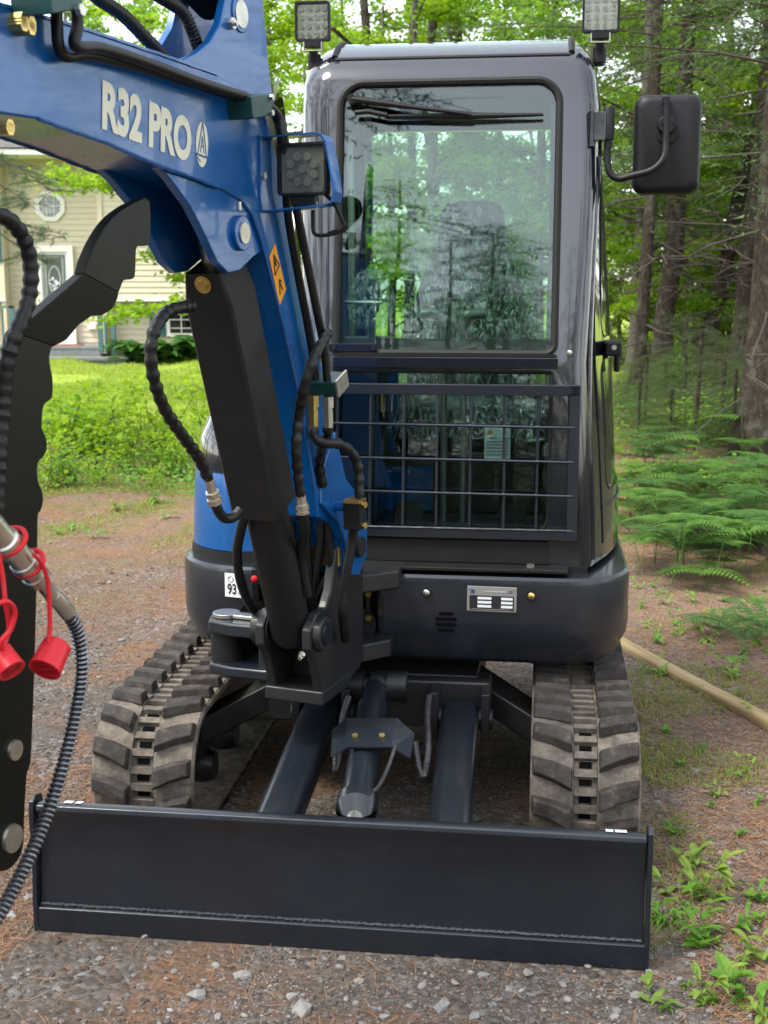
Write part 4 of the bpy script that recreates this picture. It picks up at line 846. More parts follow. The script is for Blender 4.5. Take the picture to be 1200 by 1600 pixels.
n = len(prof); sec = [(gbot, 1.0, 0), (0.98, 1.0, 0), (gtop, 0.72, 0.0)]
gd.add([cp(t, o, x * s) for t, s, _ in sec for x, o in prof], [(k * n + i, k * n + (i + 1) % n, (k + 1) * n + (i + 1) % n, (k + 1) * n + i) for k in range(2) for i in range(n)] + [tuple(range(n)), tuple(2 * n + i for i in range(n))])
obj('cylinder_guard', gd, M['guard'], lc, ang=30)
q = cp(1.035, 0.072); obj('guard_bolt', MB().cyl(q, q + w * 0.010, 0.014, 0.012, 14).cyl(q, q + w * 0.003, 0.021), M['brass'], lc)
# ---- hydraulic lines
def bt(pts, ax='x'): return [bp(x, y, ax, q) for x, y, q in pts]
obj('boom_pipe', MB().tube(cat(bt([(88, 12, .105), (89, 40, .105), (92, 72, .105), (104, 88, .105), (140, 86, .105), (220, 105, .105), (300, 130, .105), (370, 152, .105), (404, 160, .105), (424, 172, .105), (434, 192, .105), (441, 235, .11), (446, 290, .11), (452, 350, .105), (468, 440, .105), (483, 520, .105), (492, 580, .105), (493, 625, .105)]), 6), 0.0105, 10), M['rubber'], boom)
obj('boom_pipe', MB().tube(cat(bt([(118, 8, .13), (121, 40, .13), (116, 66, .13), (126, 74, .13), (160, 76, .125), (230, 98, .125), (310, 128, .125), (380, 150, .125), (412, 162, .125), (428, 172, .125), (438, 188, .13), (442, 212, .14), (450, 262, .14), (462, 320, .14), (478, 400, .14), (494, 480, .14), (507, 550, .14), (513, 625, .14)]), 6), 0.0105, 10), M['rubber'], boom)
def clampb(name, quad, x0, x1, extra=None):
    Q = [bp(x, y, 'x', x1) for x, y in quad]; o = obj(name, MB().slab([(x1, q.y, q.z) for q in Q], (x0 - x1, 0, 0)), M['green'], boom, 0.003); return Q
clampb('pipe_clamp', ((392, 150), (424, 146), (427, 180), (396, 186)), BW, 0.145)
for py in (152, 176): q = bp(424, py, 'x', .147); obj('clamp_bolt', MB().hexnut((0.145, q.y, q.z), (1, 0, 0), 0.007, 0.007), M['steel'], boom)
clampb('pipe_clamp', ((78, -16), (128, -22), (131, 14), (82, 22)), BW, 0.165)
q = bp(122, 16, 'x', .165); obj('clamp_bolt', MB().hexnut((0.165, q.y, q.z), (1, 0, 0), 0.010, 0.01), M['steel'], boom)
cq = bp(500, 600, 'y', -0.13)
obj('pipe_clamp', MB().box((0.125, -0.125, 1.385), (0.09, 0.075, 0.036), Matrix.Rotation(R(20), 3, 'X')), M['green'], boom, 0.003)
obj('clamp_plate', MB().box((0.172, -0.125, 1.385), (0.005, 0.075, 0.045), Matrix.Rotation(R(20), 3, 'X')), M['steel'], boom)
for x0, y0, y1, xx in ((489, 618, 668, .105), (512, 620, 668, .14)):
    A_, B2 = bp(x0, y0, 'x', xx), bp(x0 + 1, y1, 'x', xx); obj('hose_fitting', MB().steps(A_, B2, [(0, 0.016), (0.35, 0.016), (0.36, 0.012), (0.45, 0.012), (0.46, 0.014), (1, 0.013)], 6), M['brass' if xx < .12 else 'steel'], boom)
def ribbed(name, pts, r=0.0135, par=boom, mt='rubber', pitch=0.034, amp=0.0016):
    P = resample(cat(pts, 8), 0.006); out = [r + amp * math.sin(2 * math.pi * i * 0.006 / pitch) * (1 + .4 * math.sin(i * .37)) for i in range(len(P))]
    return obj(name, MB().tube(P, out, 12), M[mt], par)
ribbed('wrapped_hose', bt([(489, 668, .105), (491, 682, .11), (505, 692, .13), (530, 694, .15), (550, 708, .17), (560, 735, .18), (562, 778, .185)]))
ribbed('wrapped_hose', bt([(512, 668, .14), (511, 685, .13), (503, 700, .12), (500, 730, .10), (505, 760, .10)]), 0.012)
ribbed('wrapped_hose', bt([(512, 520, .16), (503, 535, .17), (489, 565, .17), (475, 605, .15), (467, 650, .12), (463, 700, .115), (466, 745, .11), (470, 775, .11)]), 0.0125)
A_, B2 = bp(470, 772, 'x', .11), bp(473, 802, 'x', .11); obj('hose_fitting', MB().steps(A_, B2, [(0, 0.013), (0.5, 0.014), (0.51, 0.019), (0.75, 0.019), (0.76, 0.016), (0.85, 0.016), (0.86, 0.019), (1, 0.019)], 6), M['steel'], boom)
obj('hose_elbow', MB().tube(cat(bt([(473, 802, .11), (476, 830, .10), (470, 865, .06), (480, 930, .06)]), 5), 0.014, 10), M['rubber'], boom)
ribbed('wrapped_hose', bt([(300, 478, .0), (280, 481, .01), (262, 487, .01), (245, 508, .02), (236, 540, .02), (240, 590, .02), (258, 640, .02), (285, 680, .02), (310, 715, .02), (326, 748, .02)]), 0.0135, pitch=0.03)
A_, B2 = bp(326, 746, 'x', .02), bp(336, 786, 'x', .02); obj('hose_fitting', MB().steps(A_, B2, [(0, 0.012), (0.55, 0.013), (0.56, 0.018), (0.72, 0.018), (0.73, 0.015), (0.8, 0.015), (0.81, 0.019), (1, 0.019)], 6), M['steel'], boom)
obj('hose_elbow', MB().tube(cat(bt([(336, 786, .02), (342, 800, .02), (352, 810, .02), (366, 807, .03), (376, 796, .04)]), 5), 0.0125, 10), M['rubber'], boom)
obj('return_hose', MB().tube(cat(bt([(382, 806, -.03), (376, 830, -.05), (371, 860, -.08), (374, 900, -.10), (388, 940, -.11), (410, 968, -.11)]), 6), 0.013, 10), M['rubber'], boom)
# valve block between the foot plates and the hoses running into the swing post
obj('valve_block', MB().box((0.02, 0.055, 0.885), (0.14, 0.03, 0.055)), M['brass'], boom, 0.003)
obj('block_nut', MB().hexnut((0.07, 0.04, 0.885), (0, -1, 0), 0.013, 0.014), M['brass'], boom)
for x0, x1, x2 in ((455, 465, 480), (478, 483, 488), (500, 496, 492), (512, 515, 496)):
    obj('post_hose', MB().tube(cat([bp(x0, 800, 'y', 0.01), bp(x0 + 2, 840, 'y', 0.02), bp(x1, 890, 'y', 0.03), bp(x2, 935, 'y', 0.05), bp(x2, 975, 'y', 0.08)], 6), 0.011, 9), M['rubber'], boom)
mbp = bp(552, 793, 'x', 0.16); obj('manifold', MB().box((0.165, mbp.y, mbp.z - 0.02), (0.05, 0.05, 0.075)), M['plastic'], boom, 0.003)
obj('manifold_cap', MB().box((0.165, mbp.y, mbp.z + 0.02), (0.046, 0.05, 0.012)), M['brass'], boom, 0.001); obj('manifold_stub', MB().cyl((0.10, mbp.y, mbp.z + 0.002), (0.145, mbp.y, mbp.z + 0.002), 0.015), M['blue'], boom)
for dz in (0.012, -0.045): obj('manifold_bolt', MB().hexnut((0.19, mbp.y - 0.01, mbp.z + dz), (1, -0.3, 0), 0.009, 0.012), M['brass'], boom)
obj('foot_hose', MB().tube(cat(bt([(553, 812, .16), (551, 840, .15), (544, 880, .14), (538, 920, .13), (536, 960, .125), (540, 1000, .11)]), 6), 0.0135, 10), M['rubber'], boom)
# ---- lamp in a bent strap on the boom
lamp_y = -0.40
La, Lb = bp(432, 224, 'y', lamp_y), bp(508, 303, 'y', lamp_y)
LB, c, lw_, lh = lamp(432, 224, 510, 304, lamp_y, 'boom_lamp', bp, boom, True)
P0 = [bp(x, y, 'y', lamp_y + 0.02) for x, y in ((402, 215), (450, 212), (496, 208), (508, 211), (515, 222), (522, 262), (528, 300), (525, 316), (512, 322), (470, 327), (418, 332))]
strap = MB(); n = len(P0)
for i in range(n - 1):
    a_, b_ = P0[i], P0[i + 1]; nn = Vector((b_.z - a_.z, 0, -(b_.x - a_.x))).normalized() * 0.004
    strap.slab([a_ + Vector((0, -0.022, 0)), b_ + Vector((0, -0.022, 0)), b_ + Vector((0, 0.028, 0)), a_ + Vector((0, 0.028, 0))], nn)
strap.prism([(P0[0].y - 0.03, P0[0].z + 0.002), (P0[0].y + 0.03, P0[0].z + 0.002), (P0[-1].y + 0.03, P0[-1].z), (P0[-1].y - 0.03, P0[-1].z)], 'x', BW - 0.001, BW + 0.005)
obj('lamp_strap', strap, M['blue'], boom, ang=50)
obj('lamp_foot', MB().box((c.x, lamp_y + 0.02, c.z - lh / 2 - 0.012), (0.06, 0.03, 0.024)), M['plastic'], LB, 0.002)
ft_ = MB().box((c.x + 0.003, lamp_y + 0.012, c.z - lh / 2 - 0.022), (0.062, 0.003, 0.016))
obj('lamp_bracket', ft_, M['steel'], LB)
for s in (-1, 1): obj('bracket_hole', MB().cyl((c.x + s * 0.02, lamp_y + 0.012, c.z - lh / 2 - 0.022), (c.x + s * 0.02, lamp_y + 0.0095, c.z - lh / 2 - 0.022), 0.0045, n=10), M['seal'], LB)
obj('lamp_cable', MB().tube(cat([bp(x, y, 'y', q) for x, y, q in ((505, 300, lamp_y + .02), (522, 318, lamp_y + .03), (534, 342, lamp_y + .03), (538, 354, lamp_y + .03), (524, 364, lamp_y + .03), (500, 368, lamp_y + .03), (490, 362, lamp_y + .03), (489, 340, lamp_y + .03), (489, 328, lamp_y + .03))], 6), 0.0048, 8), M['seal'], LB)
obj('cable_plug', MB().box(bp(522, 363, 'y', lamp_y + .03), (0.03, 0.012, 0.011), Matrix.Rotation(R(-18), 3, 'Y')), M['plastic'], LB, 0.002)
bq = bp(411, 275, 'x', BW + .006); obj('strap_bolt', MB().hexnut((BW + 0.004, bq.y, bq.z), (1, 0, 0), 0.009, 0.008), M['steel'], boom)
# ---- arm beyond the picture's edge, and the thumb folded up against it
arm = bobj('dipper_arm', MB().prism([(-1.52, 2.12), (-1.66, 2.20), (-1.80, 2.12), (-1.82, 1.95), (-1.74, 1.3), (-1.66, 0.66), (-1.60, 0.60), (-1.52, 0.64), (-1.50, 0.9), (-1.475, 1.4), (-1.475, 1.85)], 'x', -0.06, 0.055), M['blue'], bevel=0.005)
obj('arm_pin', MB().cyl((-0.11, -1.60, 1.99), (0.11, -1.60, 1.99), 0.03), M['steel'], arm)
def thumb_pts(pts): return [bp(x, y, 'x', q) for x, y, q in pts]
X0, X1, X2 = 0.060, 0.085, 0.085
body_px = [(24, 520), (86, 541), (81, 544), (78, 562), (83, 592), (83, 615), (80, 624), (69, 634), (66, 660), (67, 671), (73, 686), (74, 701), (69, 713), (60, 724), (60, 750), (67, 769), (68, 784), (64, 799), (60, 806), (59, 862), (56, 1000), (51, 1145), (48, 1194), (43, 1210), (39, 1267), (37, 1320), (28, 1345), (12, 1360), (-8, 1363), (-40, 1340), (-44, 1200), (-40, 1000), (-30, 900), (2, 760), (12, 640), (17, 560)]
bar_px = [(24, 520, X0), (132, 428, X1), (186, 458, X1), (184, 467, X1), (176, 483, X1), (160, 493, X1), (144, 494, X1), (123, 508, X1), (104, 531, X0), (86, 541, X0)]
head_px = [(132, 428), (137, 408), (152, 375), (173, 344), (199, 323), (228, 309), (235, 315), (236, 349), (235, 373), (232, 384), (216, 385), (213, 397), (212, 427), (208, 436), (195, 438), (190, 447), (186, 458)]
TH = (-0.024, 0, 0)
sm2 = lambda L, k: [(q.x, q.y) for q in cat([(x, y, 0) for x, y in L], k)]
body_sm = body_px[:2] + sm2(body_px[2:29], 3) + body_px[29:]; head_sm = sm2(head_px[1:6], 5) + sm2(head_px[6:], 3) + head_px[:1]
th = bobj('thumb', MB().slab(thumb_pts([(x, y, X0) for x, y in body_sm]), TH), M['thumb'], bevel=0.0025)
obj('thumb_throat', MB().slab(thumb_pts(bar_px), TH), M['thumb'], th, 0.002)
obj('thumb_jaw', MB().slab(thumb_pts([(x, y, X2) for x, y in head_sm]), TH), M['thumb'], th, 0.0025)
for px, py, r in ((18, 1310, 0.027), (22, 1172, 0.0195)):
    q = bp(px, py, 'x', X0); obj('thumb_pin', MB().cyl((X0 - 0.002, q.y, q.z), (X0 + 0.006, q.y, q.z), r, r * 0.93, 24), M['steel'], th)
q = bp(-40, 1300, 'x', 0.0); obj('thumb_link', MB().cyl((-0.08, q.y, q.z), (0.06, q.y, q.z), 0.03).box((0.0, q.y - 0.07, q.z), (0.06, 0.20, 0.07)), M['thumb'], th)
ribbed('wrapped_hose', bt([(-40, 330, .10), (-10, 334, .10), (16, 345, .10), (38, 375, .10), (48, 420, .10), (44, 470, .10), (28, 515, .10), (12, 560, .09), (4, 640, .08), (-4, 760, .08), (-8, 900, .08)]), 0.0135, arm, pitch=0.022)
# auxiliary hose with steel couplings and red dust caps, hanging in front of the thumb
XH = 0.155
A_, B2 = bp(-30, 800, 'x', XH), bp(82, 930, 'x', XH)
hc = bobj('auxiliary_hose', MB().steps(A_, B2, [(0, 0.020), (0.30, 0.020), (0.31, 0.024), (0.43, 0.024), (0.44, 0.021), (0.56, 0.021), (0.565, 0.024), (0.66, 0.024), (0.67, 0.020), (0.72, 0.020), (0.725, 0.023), (0.80, 0.023), (0.81, 0.014), (0.86, 0.013), (1, 0.013)], 22), M['steel'])
A3, B3 = bp(82, 930, 'x', XH), bp(106, 958, 'x', XH); obj('crimp_sleeve', MB().tube(cat([A3, bp(94, 942, 'x', XH), B3], 4), 0.0145, 14), M['steel'], hc)
P = resample(cat(bt([(104, 955, XH), (119, 982, XH), (127, 1020, XH), (127, 1060, XH), (117, 1120, XH), (100, 1190, XH), (80, 1255, XH), (52, 1325, XH), (18, 1395, XH), (-20, 1455, XH), (-70, 1500, XH), (-140, 1470, XH), (-190, 1300, XH - .05), (-200, 1100, XH - .1)]), 10), 0.01)
obj('hose_core', MB().tube(P, 0.0095, 10), M['rubber'], hc)
H_ = resample(P, 0.0009); hel = []; n1 = Vector((1, 0, 0))                    # steel guard spring wound round the hose
for i, p_ in enumerate(H_):
    t_ = (H_[min(i + 1, len(H_) - 1)] - H_[max(i - 1, 0)]).normalized(); n1 = (n1 - t_ * n1.dot(t_)).normalized(); n2 = t_.cross(n1); a_ = 2 * math.pi * i * 0.0009 / 0.0092; hel.append(p_ + (n1 * math.cos(a_) + n2 * math.sin(a_)) * 0.0108)
obj('guard_spring', MB().tube(hel, 0.0027, 5), M['spring'], hc)
def ringstrap(px, py, rr=0.024, ax=(B2 - A_).normalized()):
    c_ = bp(px, py, 'x', XH); e1 = ax.cross(Vector((1, 0, 0))).normalized(); e2 = ax.cross(e1)
    return [c_ + (e1 * math.cos(t) + e2 * math.sin(t)) * rr for t in [2 * math.pi * k / 22 for k in range(22)]]
obj('cap_strap', MB().tube(ringstrap(16, 846, 0.027), 0.0045, 8, closed=True), M['red'], hc); obj('cap_strap', MB().tube(ringstrap(45, 880, 0.026), 0.0045, 8, closed=True), M['red'], hc)
obj('cap_strap', MB().tube(cat(bt([(52, 866, .185), (64, 878, .19), (74, 905, .19), (77, 940, .19), (78, 975, .19), (76, 1004, .19)]), 6), 0.004, 8), M['red'], hc)
def cap(px, py, s, tiltv):
    c_ = bp(px, py, 'x', 0.19); a_ = Vector(tiltv).normalized()
    return obj('dust_cap', MB().steps(c_ + a_ * 0.026 * s, c_ - a_ * 0.026 * s, [(0, 0.004), (0.0, 0.0205 * s), (0.06, 0.0235 * s), (0.85, 0.0255 * s), (1.0, 0.027 * s), (1.0, 0.0215 * s), (0.3, 0.019 * s), (0.3, 0.002)], 26), M['red'], hc, ang=40)
cap(80, 1026, 1.05, (-0.05, 0.80, 0.62)); cap(8, 1032, 0.85, (-0.7, 0.2, 0.6))
obj('cap_strap', MB().tube(cat(bt([(-6, 850, .18), (4, 900, .185), (8, 940, .19), (14, 980, .19), (4, 1008, .19), (-14, 1000, .19)]), 6), 0.004, 8), M['red'], hc)
obj('cap_strap', MB().tube(cat(bt([(-14, 948, .20), (10, 940, .205), (23, 956, .205), (16, 984, .20), (2, 1002, .195), (4, 1020, .19)]), 6), 0.0045, 8), M['red'], hc)
# ================================================================== GROUND
def sst(a, b, x): t = np.clip((x - a) / (b - a), 0, 1); return t * t * (3 - 2 * t)
_gp = rng.uniform(0, 6.28, (14, 2)); _gf = rng.uniform(0.35, 3.2, 14); _ga = rng.uniform(0, 6.28, 14)
def gz(x, y):
    x = np.asarray(x, float); y = np.asarray(y, float); z = np.zeros(np.broadcast(x, y).shape)
    for k in range(14): z = z + np.sin((x * np.cos(_ga[k]) + y * np.sin(_ga[k])) * _gf[k] * 2 + _gp[k, 0]) / (1 + _gf[k]) * 0.010
    flat = sst(0.2, 1.2, np.maximum(np.abs(x + 0.05) - 0.9, np.maximum(2.7 - y, y - 5.2)))          # level under the machine
    far = sst(6, 11, y) + sst(1.2, 3.0, x)
    z = z * flat * (1 + 2.2 * np.clip(far, 0, 1))
    z = z + 0.16 * sst(12, 22, y) * sst(2.0, -2.0, x) + 0.22 * sst(8, 18, y) * sst(0.5, 3.0, x) + 0.03 * sst(8.8, 10.2, y)
    return z
def gaxis(lo, hi, f0, f1, fine, coarse):
    a = [f0]; s = coarse
    v = f0; st = fine
    while v > lo: st *= 1.22; v -= st; a.append(v)
    a = a[::-1] + list(np.arange(f0 + fine, f1, fine)); v = f1; st = fine; a.append(v)
    while v < hi: st *= 1.22; v += st; a.append(v)
    return np.array(a)
gx, gy = gaxis(-400, 400, -3.5, 3.5, 0.05, 1), gaxis(-300, 700, 1.6, 9.5, 0.05, 1)
GX, GY = np.meshgrid(gx, gy); GZ = gz(GX, GY); near = (np.abs(GX) < 4) & (GY > 1) & (GY < 10)
flatm = sst(0.05, 0.5, np.maximum(np.abs(GX + 0.05) - 0.95, np.maximum(2.75 - GY, GY - 5.2)))
GZ = GZ + np.where(near, rng.normal(0, 0.0022, GZ.shape) * flatm, 0)
ny, nx = GX.shape; idx = np.arange(nx * ny).reshape(ny, nx)
GF = np.stack([idx[:-1, :-1], idx[:-1, 1:], idx[1:, 1:], idx[1:, :-1]], -1).reshape(-1, 4)
def ground_mat():
    m, n, l, b = nodes('gravel_drive_and_forest_floor'); g = n.new('ShaderNodeNewGeometry'); P = g.outputs['Position']
    sp = n.new('ShaderNodeSeparateXYZ'); l.new(P, sp.inputs[0]); X, Y = sp.outputs[0], sp.outputs[1]
    wob = mth(n, l, 'MULTIPLY', mth(n, l, 'SUBTRACT', noise(n, l, 0.9, 4, P), 0.5), 3.0)
    Yw = mth(n, l, 'ADD', Y, wob); Xw = mth(n, l, 'ADD', X, wob)
    vo = n.new('ShaderNodeTexVoronoi'); vo.inputs['Scale'].default_value = 62; l.new(P, vo.inputs['Vector'])
    hsv = n.new('ShaderNodeSeparateColor'); l.new(vo.outputs['Color'], hsv.inputs[0])
    peb = ramp(n, l, hsv.outputs[0], [(0.0, (0.08, 0.065, 0.055)), (0.45, (0.15, 0.127, 0.11)), (0.8, (0.215, 0.19, 0.172)), (1.0, (0.31, 0.29, 0.27))])
    dirt = ramp(n, l, noise(n, l, 24, 8, P, 0.82), [(0.32, (0.06, 0.045, 0.036)), (0.52, (0.15, 0.12, 0.098)), (0.70, (0.25, 0.21, 0.175))])
    gr = mix(n, l, ramp(n, l, noise(n, l, 3.2, 5, P, 0.7), [(0.40, 0.0), (0.60, 1.0)]), dirt, peb)
    ned = ramp(n, l, noise(n, l, 70, 5, P, 0.8), [(0.3, (0.10, 0.05, 0.026)), (0.5, (0.26, 0.125, 0.062)), (0.7, (0.42, 0.215, 0.11))])
    nf = ramp(n, l, noise(n, l, 1.5, 6, P, 0.72, 0.4), [(0.51, 0.0), (0.66, 1.0)])
    side = mth(n, l, 'MULTIPLY', ramp(n, l, mth(n, l, 'MULTIPLY', Xw, 0.5), [(0.3, 0.0), (0.9, 1.0)]), 0.62)
    midl = ramp(n, l, mth(n, l, 'MULTIPLY', Yw, 0.1), [(0.50, 0.0), (0.78, 0.62)])
    nf = mth(n, l, 'MAXIMUM', mth(n, l, 'MULTIPLY', nf, 0.85), mth(n, l, 'MULTIPLY', mth(n, l, 'MAXIMUM', side, midl), ramp(n, l, noise(n, l, 5, 5, P, 0.7), [(0.34, 0.25), (0.6, 1.0)])), clamp=True)
    c = mix(n, l, nf, gr, ned)
    moss = ramp(n, l, noise(n, l, 14, 6, P, 0.8), [(0.35, (0.06, 0.075, 0.02)), (0.65, (0.24, 0.22, 0.06))])
    mf = mth(n, l, 'MULTIPLY', ramp(n, l, mth(n, l, 'MULTIPLY', Yw, 0.1), [(0.55, 0.0), (0.95, 0.75)]), ramp(n, l, noise(n, l, 2.1, 5, P, 0.7), [(0.45, 0.0), (0.6, 1.0)]))
    c = mix(n, l, mf, c, moss)
    lawn = ramp(n, l, noise(n, l, 2.5, 6, P, 0.75), [(0.3, (0.19, 0.28, 0.03)), (0.6, (0.32, 0.40, 0.06)), (0.8, (0.42, 0.38, 0.13))])
    lf = mth(n, l, 'MULTIPLY', ramp(n, l, mth(n, l, 'MULTIPLY', Yw, 0.05), [(0.66, 0.0), (0.74, 1.0)]), ramp(n, l, mth(n, l, 'ADD', mth(n, l, 'MULTIPLY', Xw, 0.2), 0.5), [(0.5, 1.0), (0.7, 0.0)]))
    lf = mth(n, l, 'MAXIMUM', lf, ramp(n, l, mth(n, l, 'MULTIPLY', Yw, 0.03), [(0.55, 0.0), (0.66, 0.9)]))
    duff = ramp(n, l, noise(n, l, 9, 6, P, 0.75), [(0.3, (0.025, 0.022, 0.012)), (0.55, (0.06, 0.055, 0.025)), (0.75, (0.10, 0.11, 0.04))])
    ff = mth(n, l, 'MAXIMUM', ramp(n, l, mth(n, l, 'MULTIPLY', Xw, 0.2), [(0.5, 0.0), (0.75, 1.0)]), ramp(n, l, mth(n, l, 'MULTIPLY', Yw, -0.1), [(0.45, 0.0), (0.7, 1.0)]))
    c = mix(n, l, ff, c, duff); c = mix(n, l, lf, c, lawn); l.new(c, b.inputs['Base Color']); b.inputs['Roughness'].default_value = 0.95; b.inputs['Specular IOR Level'].default_value = 0.15
    h = mth(n, l, 'ADD', mth(n, l, 'MULTIPLY', vo.outputs['Distance'], -0.6), noise(n, l, 45, 6, P, 0.75)); bump(n, l, b, h, 0.9, 0.018); return m
ground = link('ground', npmesh('ground', np.stack([GX.ravel(), GY.ravel(), GZ.ravel()], -1), GF, ground_mat(), True)); tag(ground, kind='structure')

# ---- loose gravel, needles (nobody could count them) and the larger stones one by one
def view_pts(n, y0, y1, xlo=-0.36, xhi=0.36, pw=1.0):               # points spread over the ground in and around the picture
    y = y0 + (y1 - y0) * rng.random(n) ** pw; x = y * (xlo + (xhi - xlo) * rng.random(n)); return x, y
def free(x, y, pad=0.0):                                              # keep clear of the tracks and blade
    mx = (x - MO.x) * math.cos(MYAW) - (y - MO.y) * math.sin(MYAW); my_ = (x - MO.x) * math.sin(MYAW) + (y - MO.y) * math.cos(MYAW)
    tr = (np.abs(np.abs(mx - XC) - 0.632) < 0.17 + pad) & (my_ > 0.4) & (my_ < 2.3); bl = (np.abs(mx) < 0.79 + pad) & (np.abs(my_) < 0.03 + pad)
    return ~(tr | bl)
def patch(x, y, s, seed, thr):                                        # clumpy mask
    r2 = np.random.default_rng(seed); v = 0
    for k in range(8):
        a = r2.uniform(0, 6.28); f_ = s * r2.uniform(0.5, 2.2); v = v + np.sin((x * math.cos(a) + y * math.sin(a)) * f_ + r2.uniform(0, 6.28))
    return v / 2.8 > thr
def stonemat(name, c):
    m = pbr(name, c, 0.85, var=(30, 0.25), bmp=(60, 0.5, 0.003), spec=0.25); return m
M['stone'] = stonemat('grey_stone', (0.25, 0.235, 0.22)); 
def pebble_mat():
    m, n, l, b = nodes('gravel_stones'); oi = n.new('ShaderNodeNewGeometry')
    l.new(ramp(n, l, oi.outputs['Random Per Island'], [(0.0, (0.07, 0.058, 0.05)), (0.5, (0.14, 0.122, 0.108)), (0.88, (0.21, 0.195, 0.185)), (1.0, (0.32, 0.30, 0.28))]), b.inputs['Base Color']); b.inputs['Roughness'].default_value = 0.9; b.inputs['Specular IOR Level'].default_value = 0.2; return m
_ico = bmesh.new(); bmesh.ops.create_icosphere(_ico, subdivisions=1, radius=1.0); ICV = np.array([v.co[:] for v in _ico.verts]); ICF = np.array([[v.index for v in f.verts] for f in _ico.faces]); _ico.free()
OCV = np.array([(1, 0, 0), (-1, 0, 0), (0, 1, 0), (0, -1, 0), (0, 0, 1), (0, 0, -1)], float); OCF = np.array([(0, 2, 4), (2, 1, 4), (1, 3, 4), (3, 0, 4), (2, 0, 5), (1, 2, 5), (3, 1, 5), (0, 3, 5)])
def pebbles(x, y, s, ICV=ICV, ICF=ICF):
    n = len(x); V = ICV[None] * (1 + rng.normal(0, 0.17, (n, len(ICV), 1))); V = V * (s[:, None, None] * np.stack([rng.uniform(.8, 1.5, n), rng.uniform(.7, 1.1, n), rng.uniform(.4, .75, n)], -1)[:, None, :])
    a = rng.uniform(0, 6.28, n); ca, sa_ = np.cos(a)[:, None], np.sin(a)[:, None]; X_ = V[..., 0] * ca - V[..., 1] * sa_; Y_ = V[..., 0] * sa_ + V[..., 1] * ca
    P = np.stack([X_ + x[:, None], Y_ + y[:, None], V[..., 2] + (gz(x, y) + s * 0.12)[:, None]], -1).reshape(-1, 3)
    F = (ICF[None] + (np.arange(n) * len(ICV))[:, None, None]).reshape(-1, 3); return P, F
x, y = view_pts(60000, 2.2, 9.0, pw=1.6); k = free(x, y) & (patch(x, y, 3.1, 5, -0.6)) & ~((y > 5.5) & (x > 0.6) & (rng.random(len(x)) < .8)); x, y = x[k], y[k]
fg = link('fine_gravel', npmesh('fine_gravel', *pebbles(x, y, np.clip(rng.lognormal(-5.75, 0.35, len(x)), 0.0015, 0.007), OCV, OCF), pebble_mat())); tag(fg, 'fine grit and chippings spread thinly over the drive', 'gravel', kind='stuff')
x, y = view_pts(9000, 2.2, 9.0, pw=1.7); k = free(x, y) & ((patch(x, y, 2.2, 4, -0.25)) | (rng.random(len(x)) < 0.3)) & ~((y > 5.5) & (x > 0.5)); x, y = x[k], y[k]
s = np.clip(rng.lognormal(-5.3, 0.40, len(x)), 0.002, 0.015)
gvl = link('gravel', npmesh('gravel', *pebbles(x, y, s), pebble_mat())); tag(gvl, 'loose grey gravel scattered over the earth drive', 'gravel', kind='stuff')
def needle_mesh(x, y, L, wdt, lift=0.004):
    n = len(x); a = rng.uniform(0, 6.28, n); d = np.stack([np.cos(a), np.sin(a), rng.normal(0, 0.10, n)], -1) * L[:, None]; p = np.stack([-np.sin(a), np.cos(a), np.zeros(n)], -1) * wdt
    c = np.stack([x, y, gz(x, y) + lift + np.abs(rng.normal(0, 0.003, n))], -1); V = np.stack([c - d / 2 - p, c - d / 2 + p, c + d / 2], 1).reshape(-1, 3); return V, np.arange(n * 3).reshape(-1, 3)
def litter_mat():
    m, n, l, b = nodes('fallen_needles'); oi = n.new('ShaderNodeNewGeometry'); l.new(ramp(n, l, oi.outputs['Random Per Island'], [(0.0, (0.13, 0.06, 0.028)), (0.5, (0.30, 0.14, 0.065)), (1.0, (0.42, 0.26, 0.14))]), b.inputs['Base Color']); b.inputs['Roughness'].default_value = 0.8; return m
x, y = view_pts(130000, 2.2, 10.0, pw=1.5); k = free(x, y) & (patch(x, y, 2.6, 9, 0.55) | (rng.random(len(x)) < 0.045) | ((x > 0.75) & (rng.random(len(x)) < 0.55)) | ((y > 5.5) & (rng.random(len(x)) < 0.22))); x, y = x[k], y[k]
lit = link('needle_litter', npmesh('needle_litter', *needle_mesh(x, y, rng.uniform(0.025, 0.075, len(x)), 0.0010), litter_mat())); tag(lit, 'orange brown fallen pine needles drifted over the drive', 'pine needles', kind='stuff')
stones = []
